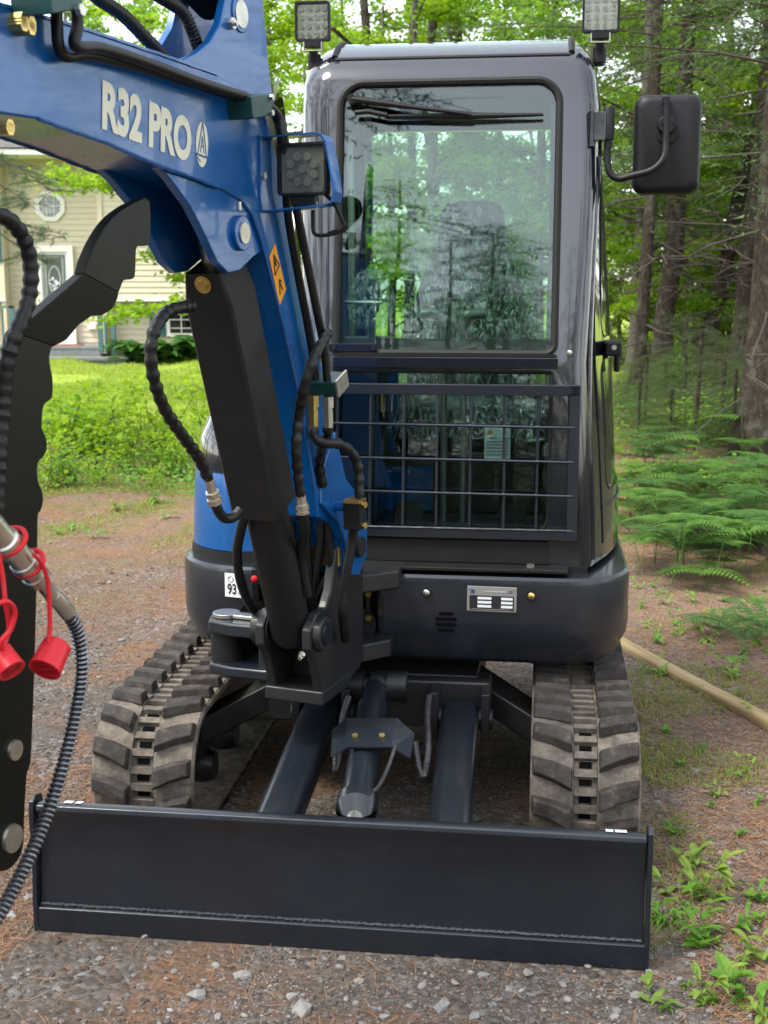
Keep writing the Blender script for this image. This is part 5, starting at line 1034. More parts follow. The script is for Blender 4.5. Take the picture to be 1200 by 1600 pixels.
for px, py, r_ in ((380, 1527, 12), (308, 1558, 13), (470, 1580, 16), (455, 1558, 8), (230, 1462, 9), (155, 1500, 7), (690, 1574, 13), (825, 1523, 10), (995, 1557, 9), (755, 1525, 8), (660, 1542, 8), (560, 1535, 8), (710, 1538, 7), (880, 1540, 8), (918, 1512, 7), (795, 1547, 6), (640, 1575, 7), (535, 1498, 6), (600, 1590, 8), (45, 1405, 9), (20, 1432, 11), (1080, 1495, 8), (1015, 1520, 7), (265, 1490, 6), (340, 1590, 7), (25, 1530, 6), (740, 1590, 8), (850, 1580, 6), (960, 1590, 8), (1110, 1580, 7), (120, 938, 4), (155, 1060, 5), (190, 1000, 5), (1085, 1205, 7), (1030, 1255, 6), (1140, 1350, 5)):
    c_ = _un(Vector((0, 0, 0)), 0, px, py, 'z', 0.0); rr = r_ / FPX * (c_.y + 0.3)
    vs = [Vector(v) for v in ICV * (1 + rng.normal(0, 0.22, (len(ICV), 1)))]; m = MB().add([(v.x * rr * 1.25, v.y * rr * 0.95, v.z * rr * 0.6) for v in vs], [tuple(f) for f in ICF])
    o = obj('stone', m, M['stone'], None, rr * 0.07, 30, (c_.x, c_.y, float(gz(c_.x, c_.y)) + rr * 0.25), rnd.uniform(0, 6.28)); tag(o, 'pale grey loose stone lying on the gravel drive', 'stone', 'loose stones on the drive'); stones.append(o)
# fallen plank at the right and a stick
def wood_mat():
    m, n, l, b = nodes('weathered_pale_wood'); c = coords(n, 'Object', (2, 30, 30)); l.new(ramp(n, l, noise(n, l, 2.0, 6, c, 0.7), [(0.3, (0.19, 0.13, 0.06)), (0.6, (0.35, 0.25, 0.115)), (0.8, (0.44, 0.33, 0.17))]), b.inputs['Base Color']); b.inputs['Roughness'].default_value = 0.75; bump(n, l, b, noise(n, l, 3, 5, c), 0.3, 0.004); return m
a, b = _un(Vector((0, 0, 0)), 0, 975, 1000, 'z', 0.05), _un(Vector((0, 0, 0)), 0, 1215, 1128, 'z', 0.05); d = (b - a).normalized(); a = a - d * 1.1; b = b + d * 0.5
n_ = Vector((-d.y, d.x, 0)); pts = []
sec = rrect(-0.034, 0.034, 0.0, 0.042, 0.012, 4)
m = MB(); k = len(sec); L = (b - a).length; vs = []
for i in range(15):
    t = i / 14; off = 0.02 * math.sin(t * 3.1); vs += [(L * t, p[0] + off, p[1] + 0.006 * math.sin(t * 9)) for p in sec]
m.add(vs, [(i * k + j, i * k + (j + 1) % k, (i + 1) * k + (j + 1) % k, (i + 1) * k + j) for i in range(14) for j in range(k)] + [tuple(range(k))[::-1], tuple(14 * k + j for j in range(k))])
plank = obj('timber_rail', m, wood_mat(), None, 0, 45, (a.x, a.y, float(gz((a.x + b.x) / 2, (a.y + b.y) / 2)) - 0.004), math.atan2(d.y, d.x)); tag(plank, 'long pale yellow timber rail lying on the ground beside the track', 'timber')
# ================================================================== HOUSE ACROSS THE LAWN
HY = 25.4
def hx(px): return wp(px, 450, HY).x
def hz(py): return wp(100, py, HY).z
def sid_mat(name, c):
    m = pbr(name, c, 0.6, var=(0.8, 0.06), bmp=(40, 0.08, 0.002)); return m
M['siding'] = sid_mat('beige_vinyl_siding', (0.56, 0.49, 0.365)); M['trim'] = pbr('white_trim', (0.70, 0.69, 0.64), 0.5); M['teal'] = pbr('teal_paint', (0.055, 0.13, 0.135), 0.55, var=(6, 0.1))
M['deckwood'] = pbr('grey_deck', (0.16, 0.17, 0.165), 0.8, var=(5, 0.2)); M['door_white'] = pbr('white_door', (0.66, 0.68, 0.70), 0.45); M['conc'] = pbr('foundation', (0.24, 0.23, 0.21), 0.9, var=(4, 0.15))
M['shingle'] = pbr('grey_shingles', (0.10, 0.095, 0.09), 0.9, var=(14, 0.35), bmp=(30, 0.6, 0.01)); M['room'] = pbr('dark_room', (0.03, 0.03, 0.03), 0.9)
house = empty('house', (hx(100), HY, float(gz(hx(100), HY)))); HO = Vector(house.location)
tag(house, 'beige split-level house with lap siding and teal shutters across the lawn', 'house')
def hob(name, mb, mat, par=house, **k):
    mb.v = [(v[0] - HO.x, v[1] - HO.y, v[2] - HO.z) for v in mb.v] if par is house or par.parent is house else mb.v
    o = obj(name, mb, mat, par, **k); return o
def siding(x0, x1, z0, z1, y, lap=0.112):
    m = MB(); z = z0
    while z < z1 - 0.01:
        zt = min(z + lap, z1); m.prism([(y, z), (y + 0.10, z), (y + 0.10, zt), (y + 0.016, zt)], 'x', x0, x1); z += lap
    o = hob('siding', m, M['siding'], ang=20); o['kind'] = 'stuff'; return o
zE, zO = hz(243), hz(466)
xa, xb = hx(8), hx(157)
XL, XR = xa - 7.0, xb + 3.0
siding(xa, xb, 0.3, zE, HY + 0.35); siding(xb + 0.001, XR, zO, zE, HY); siding(XL, xa - 0.001, zO, zE, HY); siding(xb + 0.001, XR, 0.35, zO - 0.03, HY + 0.36); siding(XL, xa - 0.001, 0.35, zO - 0.03, HY + 0.36)
hob('foundation', MB().box(((XL + XR) / 2, HY + 0.55, 0.15), (XR - XL - 0.1, 0.3, 0.52)), M['conc'])
hob('interior', MB().box(((XL + XR) / 2, HY + 4.6, zE / 2), (XR - XL - 0.2, 8.2, zE - 0.1)), M['room'])
for x in (xa - 0.05, xb + 0.05): hob('return_wall', MB().box((x, HY + 0.2, zE / 2 + .2), (0.09, 0.36, zE - .4)), M['siding'])
for x in (xa - 0.045, xb + 0.045): hob('corner_trim', MB().box((x, HY - 0.006, (zO + zE) / 2), (0.10, 0.03, zE - zO)), M['siding'])
hob('overhang_trim', MB().box(((xb + XR) / 2, HY + 0.02, zO - 0.03), (XR - xb, 0.08, 0.06)), M['trim']); hob('overhang_trim', MB().box(((xa + XL) / 2, HY + 0.02, zO - 0.03), (xa - XL, 0.08, 0.06)), M['trim'])
hob('overhang_soffit', MB().box(((xb + XR) / 2, HY + 0.20, zO - 0.012), (XR - xb, 0.34, 0.02)), M['trim'])
hob('gutter', MB().box(((XL + XR) / 2, HY - 0.45, zE + 0.02), (XR - XL + 0.6, 0.10, 0.12)), M['trim'], bevel=0.02)
hob('soffit', MB().box(((XL + XR) / 2, HY - 0.02, zE - 0.02), (XR - XL + 0.5, 0.80, 0.03)), M['trim'])
rf = MB(); zr = zE + 0.07
rf.slab([(XL - 0.3, HY - 0.48, zr), (XR + 0.3, HY - 0.48, zr), (XR + 0.3, HY + 4.6, zr + 2.0), (XL - 0.3, HY + 4.6, zr + 2.0)], (0, 0, 0.05)); rf.slab([(XL - 0.3, HY + 4.6, zr + 2.0), (XR + 0.3, HY + 4.6, zr + 2.0), (XR + 0.3, HY + 9.6, zr), (XL - 0.3, HY + 9.6, zr)], (0, 0, 0.05))
for k in range(34):
    t = k / 34; rf.box(((XL + XR) / 2, HY - 0.46 + 5.06 * t, zr + 2.0 * t + 0.055), (XR - XL + 0.6, 0.15, 0.012), Matrix.Rotation(math.atan2(2.0, 5.06), 3, 'X'))
rfo = hob('roof', rf, M['shingle']); rfo['kind'] = 'stuff'
hob('end_wall', MB().box((XL + 0.05, HY + 4.6, zE / 2 + 0.2), (0.1, 8.2, zE - 0.4)).box((XR - 0.05, HY + 4.6, zE / 2 + 0.2), (0.1, 8.2, zE - 0.4)).box(((XL + XR) / 2, HY + 8.8, zE / 2 + 0.2), (XR - XL, 0.1, zE - 0.4)), M['siding'])
# octagon window
oc = wp(78, 322, HY + 0.33); r1, r2 = 0.32, 0.225
O8 = lambda r: [(oc.x + r * math.cos(R(22.5 + 45 * k)), oc.z + r * math.sin(R(22.5 + 45 * k))) for k in range(8)]
fr8 = MB(); A8, B8 = O8(r1), O8(r2); yv = HY + 0.31
fr8.add([(p[0], yv, p[1]) for p in A8] + [(p[0], yv, p[1]) for p in B8] + [(p[0], yv + 0.08, p[1]) for p in A8] + [(p[0], yv + 0.06, p[1]) for p in B8], [(i, (i + 1) % 8, 8 + (i + 1) % 8, 8 + i) for i in range(8)] + [(16 + i, 16 + (i + 1) % 8, (i + 1) % 8, i) for i in range(8)] + [(8 + i, 8 + (i + 1) % 8, 24 + (i + 1) % 8, 24 + i) for i in range(8)])
ow = hob('octagon_window', fr8, M['trim'], ang=20)
hob('pane', MB().prism(B8, 'y', yv + 0.040, yv + 0.046), M['housewin'], ow); hob('dark_room_panel', MB().prism(B8, 'y', yv + 0.052, yv + 0.058), M['room'], ow)  # near-black panel paints the darkness of the unlit room
mt_ = MB()
for u_ in (-0.075, 0.075): mt_.box((oc.x + u_, yv + 0.035, oc.z), (0.014, 0.012, 0.42))
mt_.box((oc.x, yv + 0.033, oc.z), (0.42, 0.012, 0.014)); hob('muntin', mt_, M['trim'], ow)
# front door with oval light
d0, d1 = wp(55, 384, HY + .33), wp(121, 541, HY + .33)
dz0, dz1 = d1.z, d0.z; dcx = (d0.x + d1.x) / 2; dw = d1.x - d0.x; yd = HY + 0.30
dr = hob('front_door', MB().box((d0.x + 0.06, yd, (dz0 + dz1) / 2), (0.12, 0.10, dz1 - dz0)).box((d1.x - 0.06, yd, (dz0 + dz1) / 2), (0.12, 0.10, dz1 - dz0)).box((dcx, yd, dz1 - 0.06), (dw - 0.24, 0.10, 0.12)), M['trim'])
hob('door_leaf', MB().box((dcx, yd + 0.02, (dz0 + dz1) / 2 - 0.06), (dw - 0.24, 0.05, dz1 - dz0 - 0.12)), M['door_white'], dr)
g0, g1 = wp(67, 398, yd), wp(104, 468, yd); gcx, gcz, gw_, gh_ = (g0.x + g1.x) / 2, (g0.z + g1.z) / 2, g1.x - g0.x, g0.z - g1.z
M['doorglass'] = pbr('frosted_door_glass', (0.075, 0.095, 0.09), 0.3)
hob('door_light', MB().box((gcx, yd - 0.012, gcz), (gw_, 0.02, gh_)), M['doorglass'], dr)
lead = MB()
for s_ in (0.86, 0.74): lead.tube([(gcx + gw_ / 2 * s_ * a_, yd - 0.025, gcz + gh_ / 2 * (1 - (1 - s_) * .5) * b_) for a_, b_ in ((-1, -1), (1, -1), (1, 1), (-1, 1))], 0.005, 5, closed=True)
lead.tube([(gcx + gw_ * 0.26 * math.cos(t), yd - 0.025, gcz - 0.05 + gh_ * 0.30 * math.sin(t)) for t in [2 * math.pi * k / 24 for k in range(24)]], 0.007, 5, closed=True)
hob('lead_lines', lead, M['trim'], dr)
fl_ = MB()
for k in range(12):
    a_ = rnd.uniform(0, 6.28); r_ = rnd.uniform(0.02, 0.10); fl_.box((gcx + r_ * math.cos(a_) * .8, yd - 0.024, gcz - 0.12 + r_ * math.sin(a_) * 1.6), (0.05, 0.006, 0.05), Matrix.Rotation(rnd.uniform(0, 3), 3, 'Y'))
hob('etched_flowers', fl_, M['door_white'], dr)
for py in (457, 469): q = wp(61, py, yd - .04); hob('knob', MB().ball((q.x, yd - 0.04, q.z), 0.035, 8), M['brass'], dr)
def hwindow(px0, px1, py0, py1, y, shut):
    a_, b_ = wp(px0, py0, y), wp(px1, py1, y); cx, cz, w_, h_ = (a_.x + b_.x) / 2, (a_.z + b_.z) / 2, b_.x - a_.x, a_.z - b_.z
    fm = MB().box((a_.x + .035, y - .02, cz), (.07, .07, h_)).box((b_.x - .035, y - .02, cz), (.07, .07, h_)).box((cx, y - .02, a_.z - .035), (w_ - .14, .07, .07)).box((cx, y - .02, b_.z + .035), (w_ - .14, .07, .07))
    wn = hob('window', fm, M['trim']); hob('pane', MB().box((cx, y - .01, cz), (w_ - .12, .008, h_ - .12)), M['housewin'], wn); hob('dark_room_panel', MB().box((cx, y + .006, cz), (w_ - .12, .01, h_ - .12)), M['room'], wn)  # the panel behind the pane paints the unlit room as near-black
    mu = MB()
    for k in range(1, 3): mu.box((a_.x + w_ * k / 3, y - .025, cz), (.018, .014, h_ - .12))
    for k in range(1, 3): mu.box((cx, y - .022, b_.z + h_ * k / 3), (w_ - .12, .014, .018))
    hob('muntin', mu, M['trim'], wn)
    for sx in (a_.x - shut / 2 - .01, b_.x + shut / 2 + .01):
        sh = hob('shutter', MB().box((sx, y - .015, cz), (shut, .04, h_)), M['teal']); nl = int(h_ / .06)
        for k in range(nl): hob('louvre', MB().box((sx, y - .04, cz - h_ / 2 + .05 + (h_ - .1) * (k + .5) / nl), (shut - .08, .02, .035), Matrix.Rotation(R(30), 3, 'X')), M['teal'], sh)
hwindow(255, 340, 335, 400, HY - 0.01, 0.31); hwindow(260, 330, 486, 526, HY + 0.34, 0.33); hwindow(-90, -20, 335, 410, HY - 0.01, 0.3)
hob('meter_box', MB().box((wp(144, 510, HY + .3).x, HY + .30, wp(144, 510, HY + .3).z), (.17, .10, .12)), M['trim'], bevel=.01)
# porch: deck, steps, rails
pz = wp(100, 541, HY - 0.6).z; px0_, px1_ = hx(-20), wp(163, 540, HY - .6).x
for k in range(8): hob('deck_board', MB().box(((px0_ + px1_) / 2, HY - 0.82 + 0.145 * k, pz - 0.02), (px1_ - px0_, 0.138, 0.04)), M['deckwood'])
hob('deck_fascia', MB().box(((px0_ + px1_) / 2, HY - 0.86, pz - 0.15), (px1_ - px0_ - .02, 0.04, 0.22)), M['deckwood']); hob('step', MB().box(((px0_ + px1_) / 2 + .3, HY - 1.12, pz - 0.21), (px1_ - px0_ + .6, 0.5, 0.05)), M['deckwood']); hob('step_riser', MB().box(((px0_ + px1_) / 2 + .3, HY - 1.1, pz - 0.36), (px1_ - px0_ + .5, 0.44, 0.26)), M['deckwood'])
hob('door_mat', MB().box((dcx + .2, HY - 0.2, pz + 0.008), (0.8, 0.4, 0.014)), pbr('red_mat', (0.25, 0.06, 0.04), 0.9))
for px, py0, py1 in ((156, 492, 551), (164, 494, 551), (176, 490, 553)):
    a_, b_ = wp(px, py0, HY - .9), wp(px, py1, HY - .9); hob('rail_post', MB().box((a_.x, HY - .9, (a_.z + b_.z) / 2), (.085 if px != 164 else .04, .085, a_.z - b_.z)), M['teal'])
a_, b_ = wp(0, 478, HY - .9), wp(22, 478, HY - .9)
hob('rail', MB().box(((hx(-20) + b_.x) / 2, HY - .9, a_.z - .02), (b_.x - hx(-20), .09, .04)), M['teal']); hob('rail_post', MB().box((b_.x - .05, HY - .9, (a_.z + pz) / 2), (.09, .09, a_.z - pz)), M['teal'])
for k in range(5): hob('baluster', MB().box((hx(-18) + .13 * k, HY - .9, (a_.z + pz) / 2), (.035, .035, a_.z - pz - .1)), M['teal'])
# ================================================================== TREES
def leaf_quads(C_, size, up=0.45, lean=None):                          # small folded leaf quads round the given centres
    n = len(C_); nrm = rng.normal(0, 1, (n, 3)); nrm[:, 2] = np.abs(nrm[:, 2]) + up; nrm /= np.linalg.norm(nrm, axis=1)[:, None]
    t = rng.normal(0, 1, (n, 3)); t -= nrm * (t * nrm).sum(1)[:, None]; t /= np.linalg.norm(t, axis=1)[:, None]; s = np.cross(nrm, t)
    L = size * rng.uniform(0.65, 1.25, n)[:, None]; Wd = L * rng.uniform(0.30, 0.42, n)[:, None]
    V = np.stack([C_ - t * L * .5, C_ + s * Wd + nrm * L * .12, C_ + t * L * .5, C_ - s * Wd + nrm * L * .12], 1).reshape(-1, 3); return V, np.arange(n * 4).reshape(-1, 4)
def bent(a, b, k, sag, wob, r):
    a = Vector(a); b = Vector(b); out = []
    for i in range(k + 1):
        t = i / k; p = a.lerp(b, t); p.z += sag * 4 * t * (1 - t); p += Vector((r.gauss(0, wob), r.gauss(0, wob), r.gauss(0, wob))) * math.sin(math.pi * t) if i not in (0, k) else Vector(); out.append(p)
    return out
def trunk_mesh(h, r0, lean, r, rt=0.03, bow=0.15, flare=1.35):
    pts = []; rad = []
    for i in range(15):
        t = i / 14; pts.append(Vector((lean[0] * t * h + bow * math.sin(t * 4 + r.random()), lean[1] * t * h, h * t - 0.12)))
        rad.append((r0 * (1 - t) + rt * t) * (1 + (flare - 1) * max(0, 1 - t * 14) + 0.05 * r.uniform(-1, 1)))
    b0 = pts[0].copy(); pts = [p - Vector((b0.x, b0.y, 0)) for p in pts]
    return pts, rad, MB().tube(cat(pts, 3), [rad[min(14, i // 3)] * (1 - (i % 3) / 3) + rad[min(14, i // 3 + 1)] * (i % 3) / 3 for i in range(len(cat(pts, 3)))], 12)
def on_path(pts, z):
    for a, b in zip(pts, pts[1:]):
        if a.z <= z <= b.z: return a.lerp(b, (z - a.z) / (b.z - a.z))
    return pts[-1].copy()
def spray(L, r, dens=1.0):                                            # flat conifer bough along +x: needles (n,3,3) and twig lines
    N = []; tw = []; nt = int(13 * L + 6)
    for i in range(nt):
        t = 0.12 + 0.88 * i / nt; x = L * t; z0 = -0.16 * L * t * t
        for s in (-1, 1):
            l_ = L * (0.42 * (1 - t) + 0.10) * r.uniform(0.7, 1.15); a = R(r.uniform(38, 62)) * s; dx_, dy_ = math.cos(a), math.sin(a); dz = r.uniform(-.25, .05); tw.append(((x, 0, z0), (x + dx_ * l_, dy_ * l_, z0 + dz * l_)))
            q = max(5, int(l_ * 85 * dens))
            for k in range(q):
                u = (k + r.random()) / q; c = (x + dx_ * l_ * u, dy_ * l_ * u, z0 + dz * l_ * u); N.append((c, a, r))
    C_ = np.array([c for c, _, _ in N]); A_ = np.array([a for _, a, _ in N]); n = len(C_); ang = A_ + rng.choice([-1, 1], n) * rng.uniform(0.4, 1.1, n)
    d = np.stack([np.cos(ang), np.sin(ang), rng.normal(0.05, 0.35, n)], -1) * rng.uniform(0.018, 0.036, n)[:, None]; p = np.stack([-np.sin(ang), np.cos(ang), rng.normal(0, .5, n)], -1) * 0.0034
    return np.stack([C_ - p, C_ + p, C_ + d], 1), tw
_r = random.Random(3); SPR = [spray(1.0, _r), spray(1.35, _r), spray(0.7, _r), spray(1.1, _r, 0.7)]
def conifer(name, h, r0, lean, seed, z_dead=(0.8, 4.5), n_dead=26, n_green=40, z_green=2.2, gl=1.0, bow=0.12, matb='bark', needle='needle'):
    r = random.Random(seed); root = empty(name); pts, rad, tm = trunk_mesh(h, r0, lean, r, bow=bow)
    obj('trunk', tm, M[matb], root, ang=60)
    dm = MB(); tw_s = 1.0 if gl > .8 else 0.3
    for i in range(n_dead):
        z = r.uniform(*z_dead); az = r.uniform(0, 6.28); L = r.uniform(0.6, 2.1) * (1 if gl > .8 else .2); p = on_path(pts, z); e = p + Vector((math.cos(az) * L, math.sin(az) * L, r.uniform(-.35, .30) * L)); P = bent(p, e, 6, r.uniform(-.12, .1) * L, .05 * L, r)
        q0 = r.uniform(.005, .014) * tw_s; dm.tube(P, [q0 * (1 - .85 * k / 6) for k in range(7)], 4, cap=False)
        for k in range(r.randint(2, 7)):
            s_ = P[r.randint(2, 5)]; l2 = L * r.uniform(.15, .45); a2 = az + r.choice((-1, 1)) * r.uniform(.4, 1.2); dm.tube(bent(s_, s_ + Vector((math.cos(a2) * l2, math.sin(a2) * l2, r.uniform(-.3, .3) * l2)), 3, 0, .04 * l2, r), [.005, .004, .003, .0015], 3, cap=False)
    Ns = []
    for i in range(n_green):
        t = i / n_green; z = z_green + (h - z_green) * (t ** 0.8); az = i * 2.4 + r.uniform(-.5, .5); Lf = gl * (1.25 - 0.85 * t) * r.uniform(.75, 1.2); N, tw = SPR[r.randint(0, 3)]; p = on_path(pts, z); off = r.uniform(.15, .75) * (1 - t) * gl
        ca, sa_ = math.cos(az), math.sin(az); dr_ = r.uniform(-.30, .10); sl = Matrix.Rotation(az, 3, 'Z') @ Matrix.Rotation(-dr_, 3, 'Y') @ Matrix.Rotation(r.uniform(-.5, .5), 3, 'X'); S = np.array(sl) * Lf
        st = p + Vector(sl @ Vector((off, 0, 0))); Ns.append(N @ S.T + np.array(st[:]))
        tip = st + Vector(sl @ Vector((Lf * .95, 0, -.13 * Lf))); dm.tube([p, st.lerp(p, .4), st, st.lerp(tip, .5) + Vector((0, 0, .03)), tip], [.014 * tw_s, .012 * tw_s, .009 * tw_s, .006 * tw_s, .002 * tw_s], 4, cap=False)
        for a_, b_ in tw[::3]:
            a2 = Vector(S @ np.array(a_)) + st; b2 = Vector(S @ np.array(b_)) + st; dm.tube([a2, b2], [.003 * tw_s, .001 * tw_s], 3, cap=False)
    tag(obj('branches', dm, M['twig'], root, ang=None), kind='stuff')
    if Ns:
        V = np.concatenate(Ns).reshape(-1, 3); link('crown', npmesh('needles', V, np.arange(len(V)).reshape(-1, 3), M[needle]), root)
    return root
def place(o, x, y, rz=0.0): o.location = (x, y, float(gz(x, y))); o.rotation_euler = (0, 0, rz); return o
def hardwood(name, h, r0, seed, leafsize=0.085, nleaf=9000, z0=1.2, spread=2.4, mat_='leaf', matb='barkg', limbs=16, lean=None):
    r = random.Random(seed); root = empty(name); pts, rad, tm = trunk_mesh(h, r0, lean or (r.uniform(-.04, .04), r.uniform(-.04, .04)), r, bow=.2 if lean is None else .03); obj('trunk', tm, M[matb], root, ang=60)
    bm2 = MB(); cs = []; per = max(1, nleaf // (limbs * 8))
    for i in range(limbs):
        t = (i + r.random()) / limbs; z = z0 + (h - z0) * t; az = i * 2.4 + r.uniform(-.6, .6); L = spread * (1.05 - .55 * t) * r.uniform(.6, 1.2); p = on_path(pts, z); e = p + Vector((math.cos(az) * L, math.sin(az) * L, L * r.uniform(-.05, .45))); P = bent(p, e, 6, .08 * L, .06 * L, r)
        q0 = r0 * .28 * (1 - .6 * t); bm2.tube(P, [q0 * (1 - .85 * k / 6) for k in range(7)], 5, cap=False)
        for k in range(8):
            s_ = P[r.randint(2, 6)]; l2 = L * r.uniform(.2, .5); a2 = az + r.uniform(-1.4, 1.4); e2 = s_ + Vector((math.cos(a2) * l2, math.sin(a2) * l2, l2 * r.uniform(-.25, .4))); Q = bent(s_, e2, 3, .03, .05 * l2, r); bm2.tube(Q, [.009, .006, .004, .002], 3, cap=False)
            for _ in range(per):
                b_ = Q[1].lerp(Q[3], r.random()); cs.append((b_.x + r.gauss(0, .14), b_.y + r.gauss(0, .14), b_.z + r.gauss(0, .07)))
    tag(obj('branches', bm2, M['twig'], root, ang=None), kind='stuff'); V, F = leaf_quads(np.array(cs), leafsize); link('crown', npmesh('leaves', V, F, M[mat_]), root); return root
def relabel(o, lab, cat_, grp=None): return tag(o, lab, cat_, grp)

# right-hand wood: the spruces one can tell apart, measured from the photo
def gpt(px, Y): return wp(px, 600, Y).x
T = [  # name, px at base, Y, height, radius, lean, seed, label
    ('spruce_tree', 986, 16.5, 11, 0.09, (0.025, 0), 1, 'slender straight spruce nearest the cab side with thin dead twigs'),
    ('spruce_tree', 1036, 18.5, 13, 0.155, (0.030, 0), 2, 'thick upright spruce showing below the mirror, forked dead sapling at its foot'),
    ('spruce_tree', 1088, 19.5, 12, 0.135, (0.16, 0), 3, 'leaning spruce trunk tilting away from the cab behind the mirror'),
    ('spruce_tree', 1148, 17.5, 13, 0.155, (0.035, 0), 4, 'straight dark spruce standing beside the leaning trunk'),
    ('spruce_tree', 1184, 11.2, 12, 0.185, (0.02, 0.01), 5, 'big rough-barked spruce with bare roots among the ferns'),
    ('spruce_tree', 1004, 27.0, 12, 0.15, (0.01, 0), 6, 'thin distant spruce half hidden behind the slender trunk'),
]
for nm, px, Y, h, r0, ln, sd_, lab in T:
    o = conifer(nm, h, r0, ln, sd_, z_dead=(0.6, 6.0), n_dead=64, n_green=64, z_green=2.3, gl=1.7); place(o, gpt(px, Y), Y); tag(o, lab, 'tree', 'spruces in the wood')
# roots / broken snag by the big spruce
# trunks behind the roof and behind the boom
o = hardwood('hardwood_tree', 12, 0.25, 21, z0=3.6, spread=3.2, limbs=15, nleaf=9000, lean=(0.002, 0)); place(o, gpt(416, 21), 21); tag(o, 'thick grey-barked tree rising between the boom and the cab roof', 'tree')
thin = []
for k, (px, Y, r0) in enumerate(((572, 27, 0.15), (634, 29, 0.14), (668, 27, 0.16), (714, 28, 0.14))):
    o = conifer('spruce_tree', 13, r0, (rnd.uniform(-.01, .015), 0), 30 + k, z_dead=(3.0, 9.5), n_dead=34, n_green=16, z_green=7.0, gl=1.3); place(o, gpt(px, Y), Y); tag(o, 'slim bare-stemmed spruce seen against the white sky over the cab roof', 'tree', 'slim spruces over the cab roof')
# hardwood foliage closing the background
HW = [hardwood('hardwood_tree', 9.5, 0.13, 41, nleaf=12000, z0=0.9, spread=2.6), hardwood('hardwood_tree', 8.0, 0.11, 42, nleaf=11000, z0=0.6, spread=2.2), hardwood('hardwood_tree', 10.5, 0.15, 43, nleaf=12000, z0=1.2, spread=3.0), hardwood('maple_tree', 7.5, 0.10, 44, nleaf=11000, z0=0.5, spread=2.2, mat_='maple', leafsize=0.10)]
used = [False] * 4
def hw(i, x, y, rz, s, lab, grp):
    if not used[i]: used[i] = True; o = HW[i]; o.scale = (s,) * 3
    else: o = copytree(HW[i], (0, 0, 0), 0, s)
    place(o, x, y, rz); tag(o, lab, 'tree', grp); return o
labg = 'leafy hardwood tree in the sunlit wood behind the spruces'
spots = [(0.9, 23.5), (3.4, 22.0), (4.9, 24.5), (6.6, 21.5), (2.2, 26.5), (8.0, 25.0), (5.9, 29.0), (1.2, 31.0), (3.8, 32.0), (9.8, 30.0), (-0.6, 33.0), (7.5, 35.0), (-2.4, 35.5), (11.5, 22.0), (12.5, 34), (2.0, 38.0), (4.8, 40.0), (9.0, 41.0), (-4.5, 40.0)]
spots += [(4.1, 20.6), (5.6, 19.4), (7.4, 18.6), (2.9, 24.0), (6.2, 24.6), (4.4, 27.5), (7.6, 28.5), (1.6, 27.8), (0.2, 29.0), (10.0, 26.0), (8.8, 21.5)]
for k, (x, y) in enumerate(spots): hw((k * 7 + 1) % 4 if k % 3 else 3, x, y, k * 1.9, rnd.uniform(.85, 1.2), labg if (k * 7 + 1) % 4 != 3 and k % 3 else 'yellow-green maple glowing in the sunlit wood behind the spruces', 'trees in the wood behind the spruces' if (k * 7 + 1) % 4 != 3 and k % 3 else 'maples in the wood behind the spruces')
for k, (x, y) in enumerate([(-3.2, 29.5), (-9.5, 38), (-13, 36), (-6.5, 38.5), (-16, 33), (-11, 42)]): hw((k + 2) % 3, x, y, k * 2.1, 1.15, 'tall leafy tree rising behind the beige house', 'trees behind the house')
for k in range(22):
    y = rnd.uniform(20.0, 26.0); x = y * rnd.uniform(.165, .36); hw(3 if k % 3 else 1, x, y, k * 1.1, rnd.uniform(.26, .5), 'young yellow-green maple lighting up the gaps between the spruce trunks' if k % 3 else 'young leafy hardwood filling the gaps between the spruce trunks', 'young maples between the spruce trunks' if k % 3 else 'young hardwoods between the spruce trunks')
YS = [conifer('young_spruce', 1.5, 0.02, (0, 0), 80, z_dead=(.1, .4), n_dead=4, n_green=44, z_green=0.08, gl=.62, bow=.01), conifer('young_spruce', 1.0, 0.016, (0, 0), 81, z_dead=(.1, .3), n_dead=4, n_green=36, z_green=0.06, gl=.55, bow=.01)]
for k, (px, y) in enumerate([(1010, 13.5), (1050, 12.6), (1092, 13.2), (1130, 12.4), (1070, 14.8), (1118, 15.2), (1012, 16.2), (1160, 14.5), (1175, 13.0), (1040, 15.4), (1205, 12.0), (1090, 11.6), (1000, 12.0), (1140, 16.5), (1150, 11.4)]):
    o = YS[k] if k < 2 else copytree(YS[k % 2], (0, 0, 0), 0, 1); o.scale = (rnd.uniform(.5, 1.0),) * 3; place(o, gpt(px, y), y, k * 1.4); tag(o, 'knee-high young spruce among the ferns on the wood floor', 'tree', 'young spruces on the wood floor')
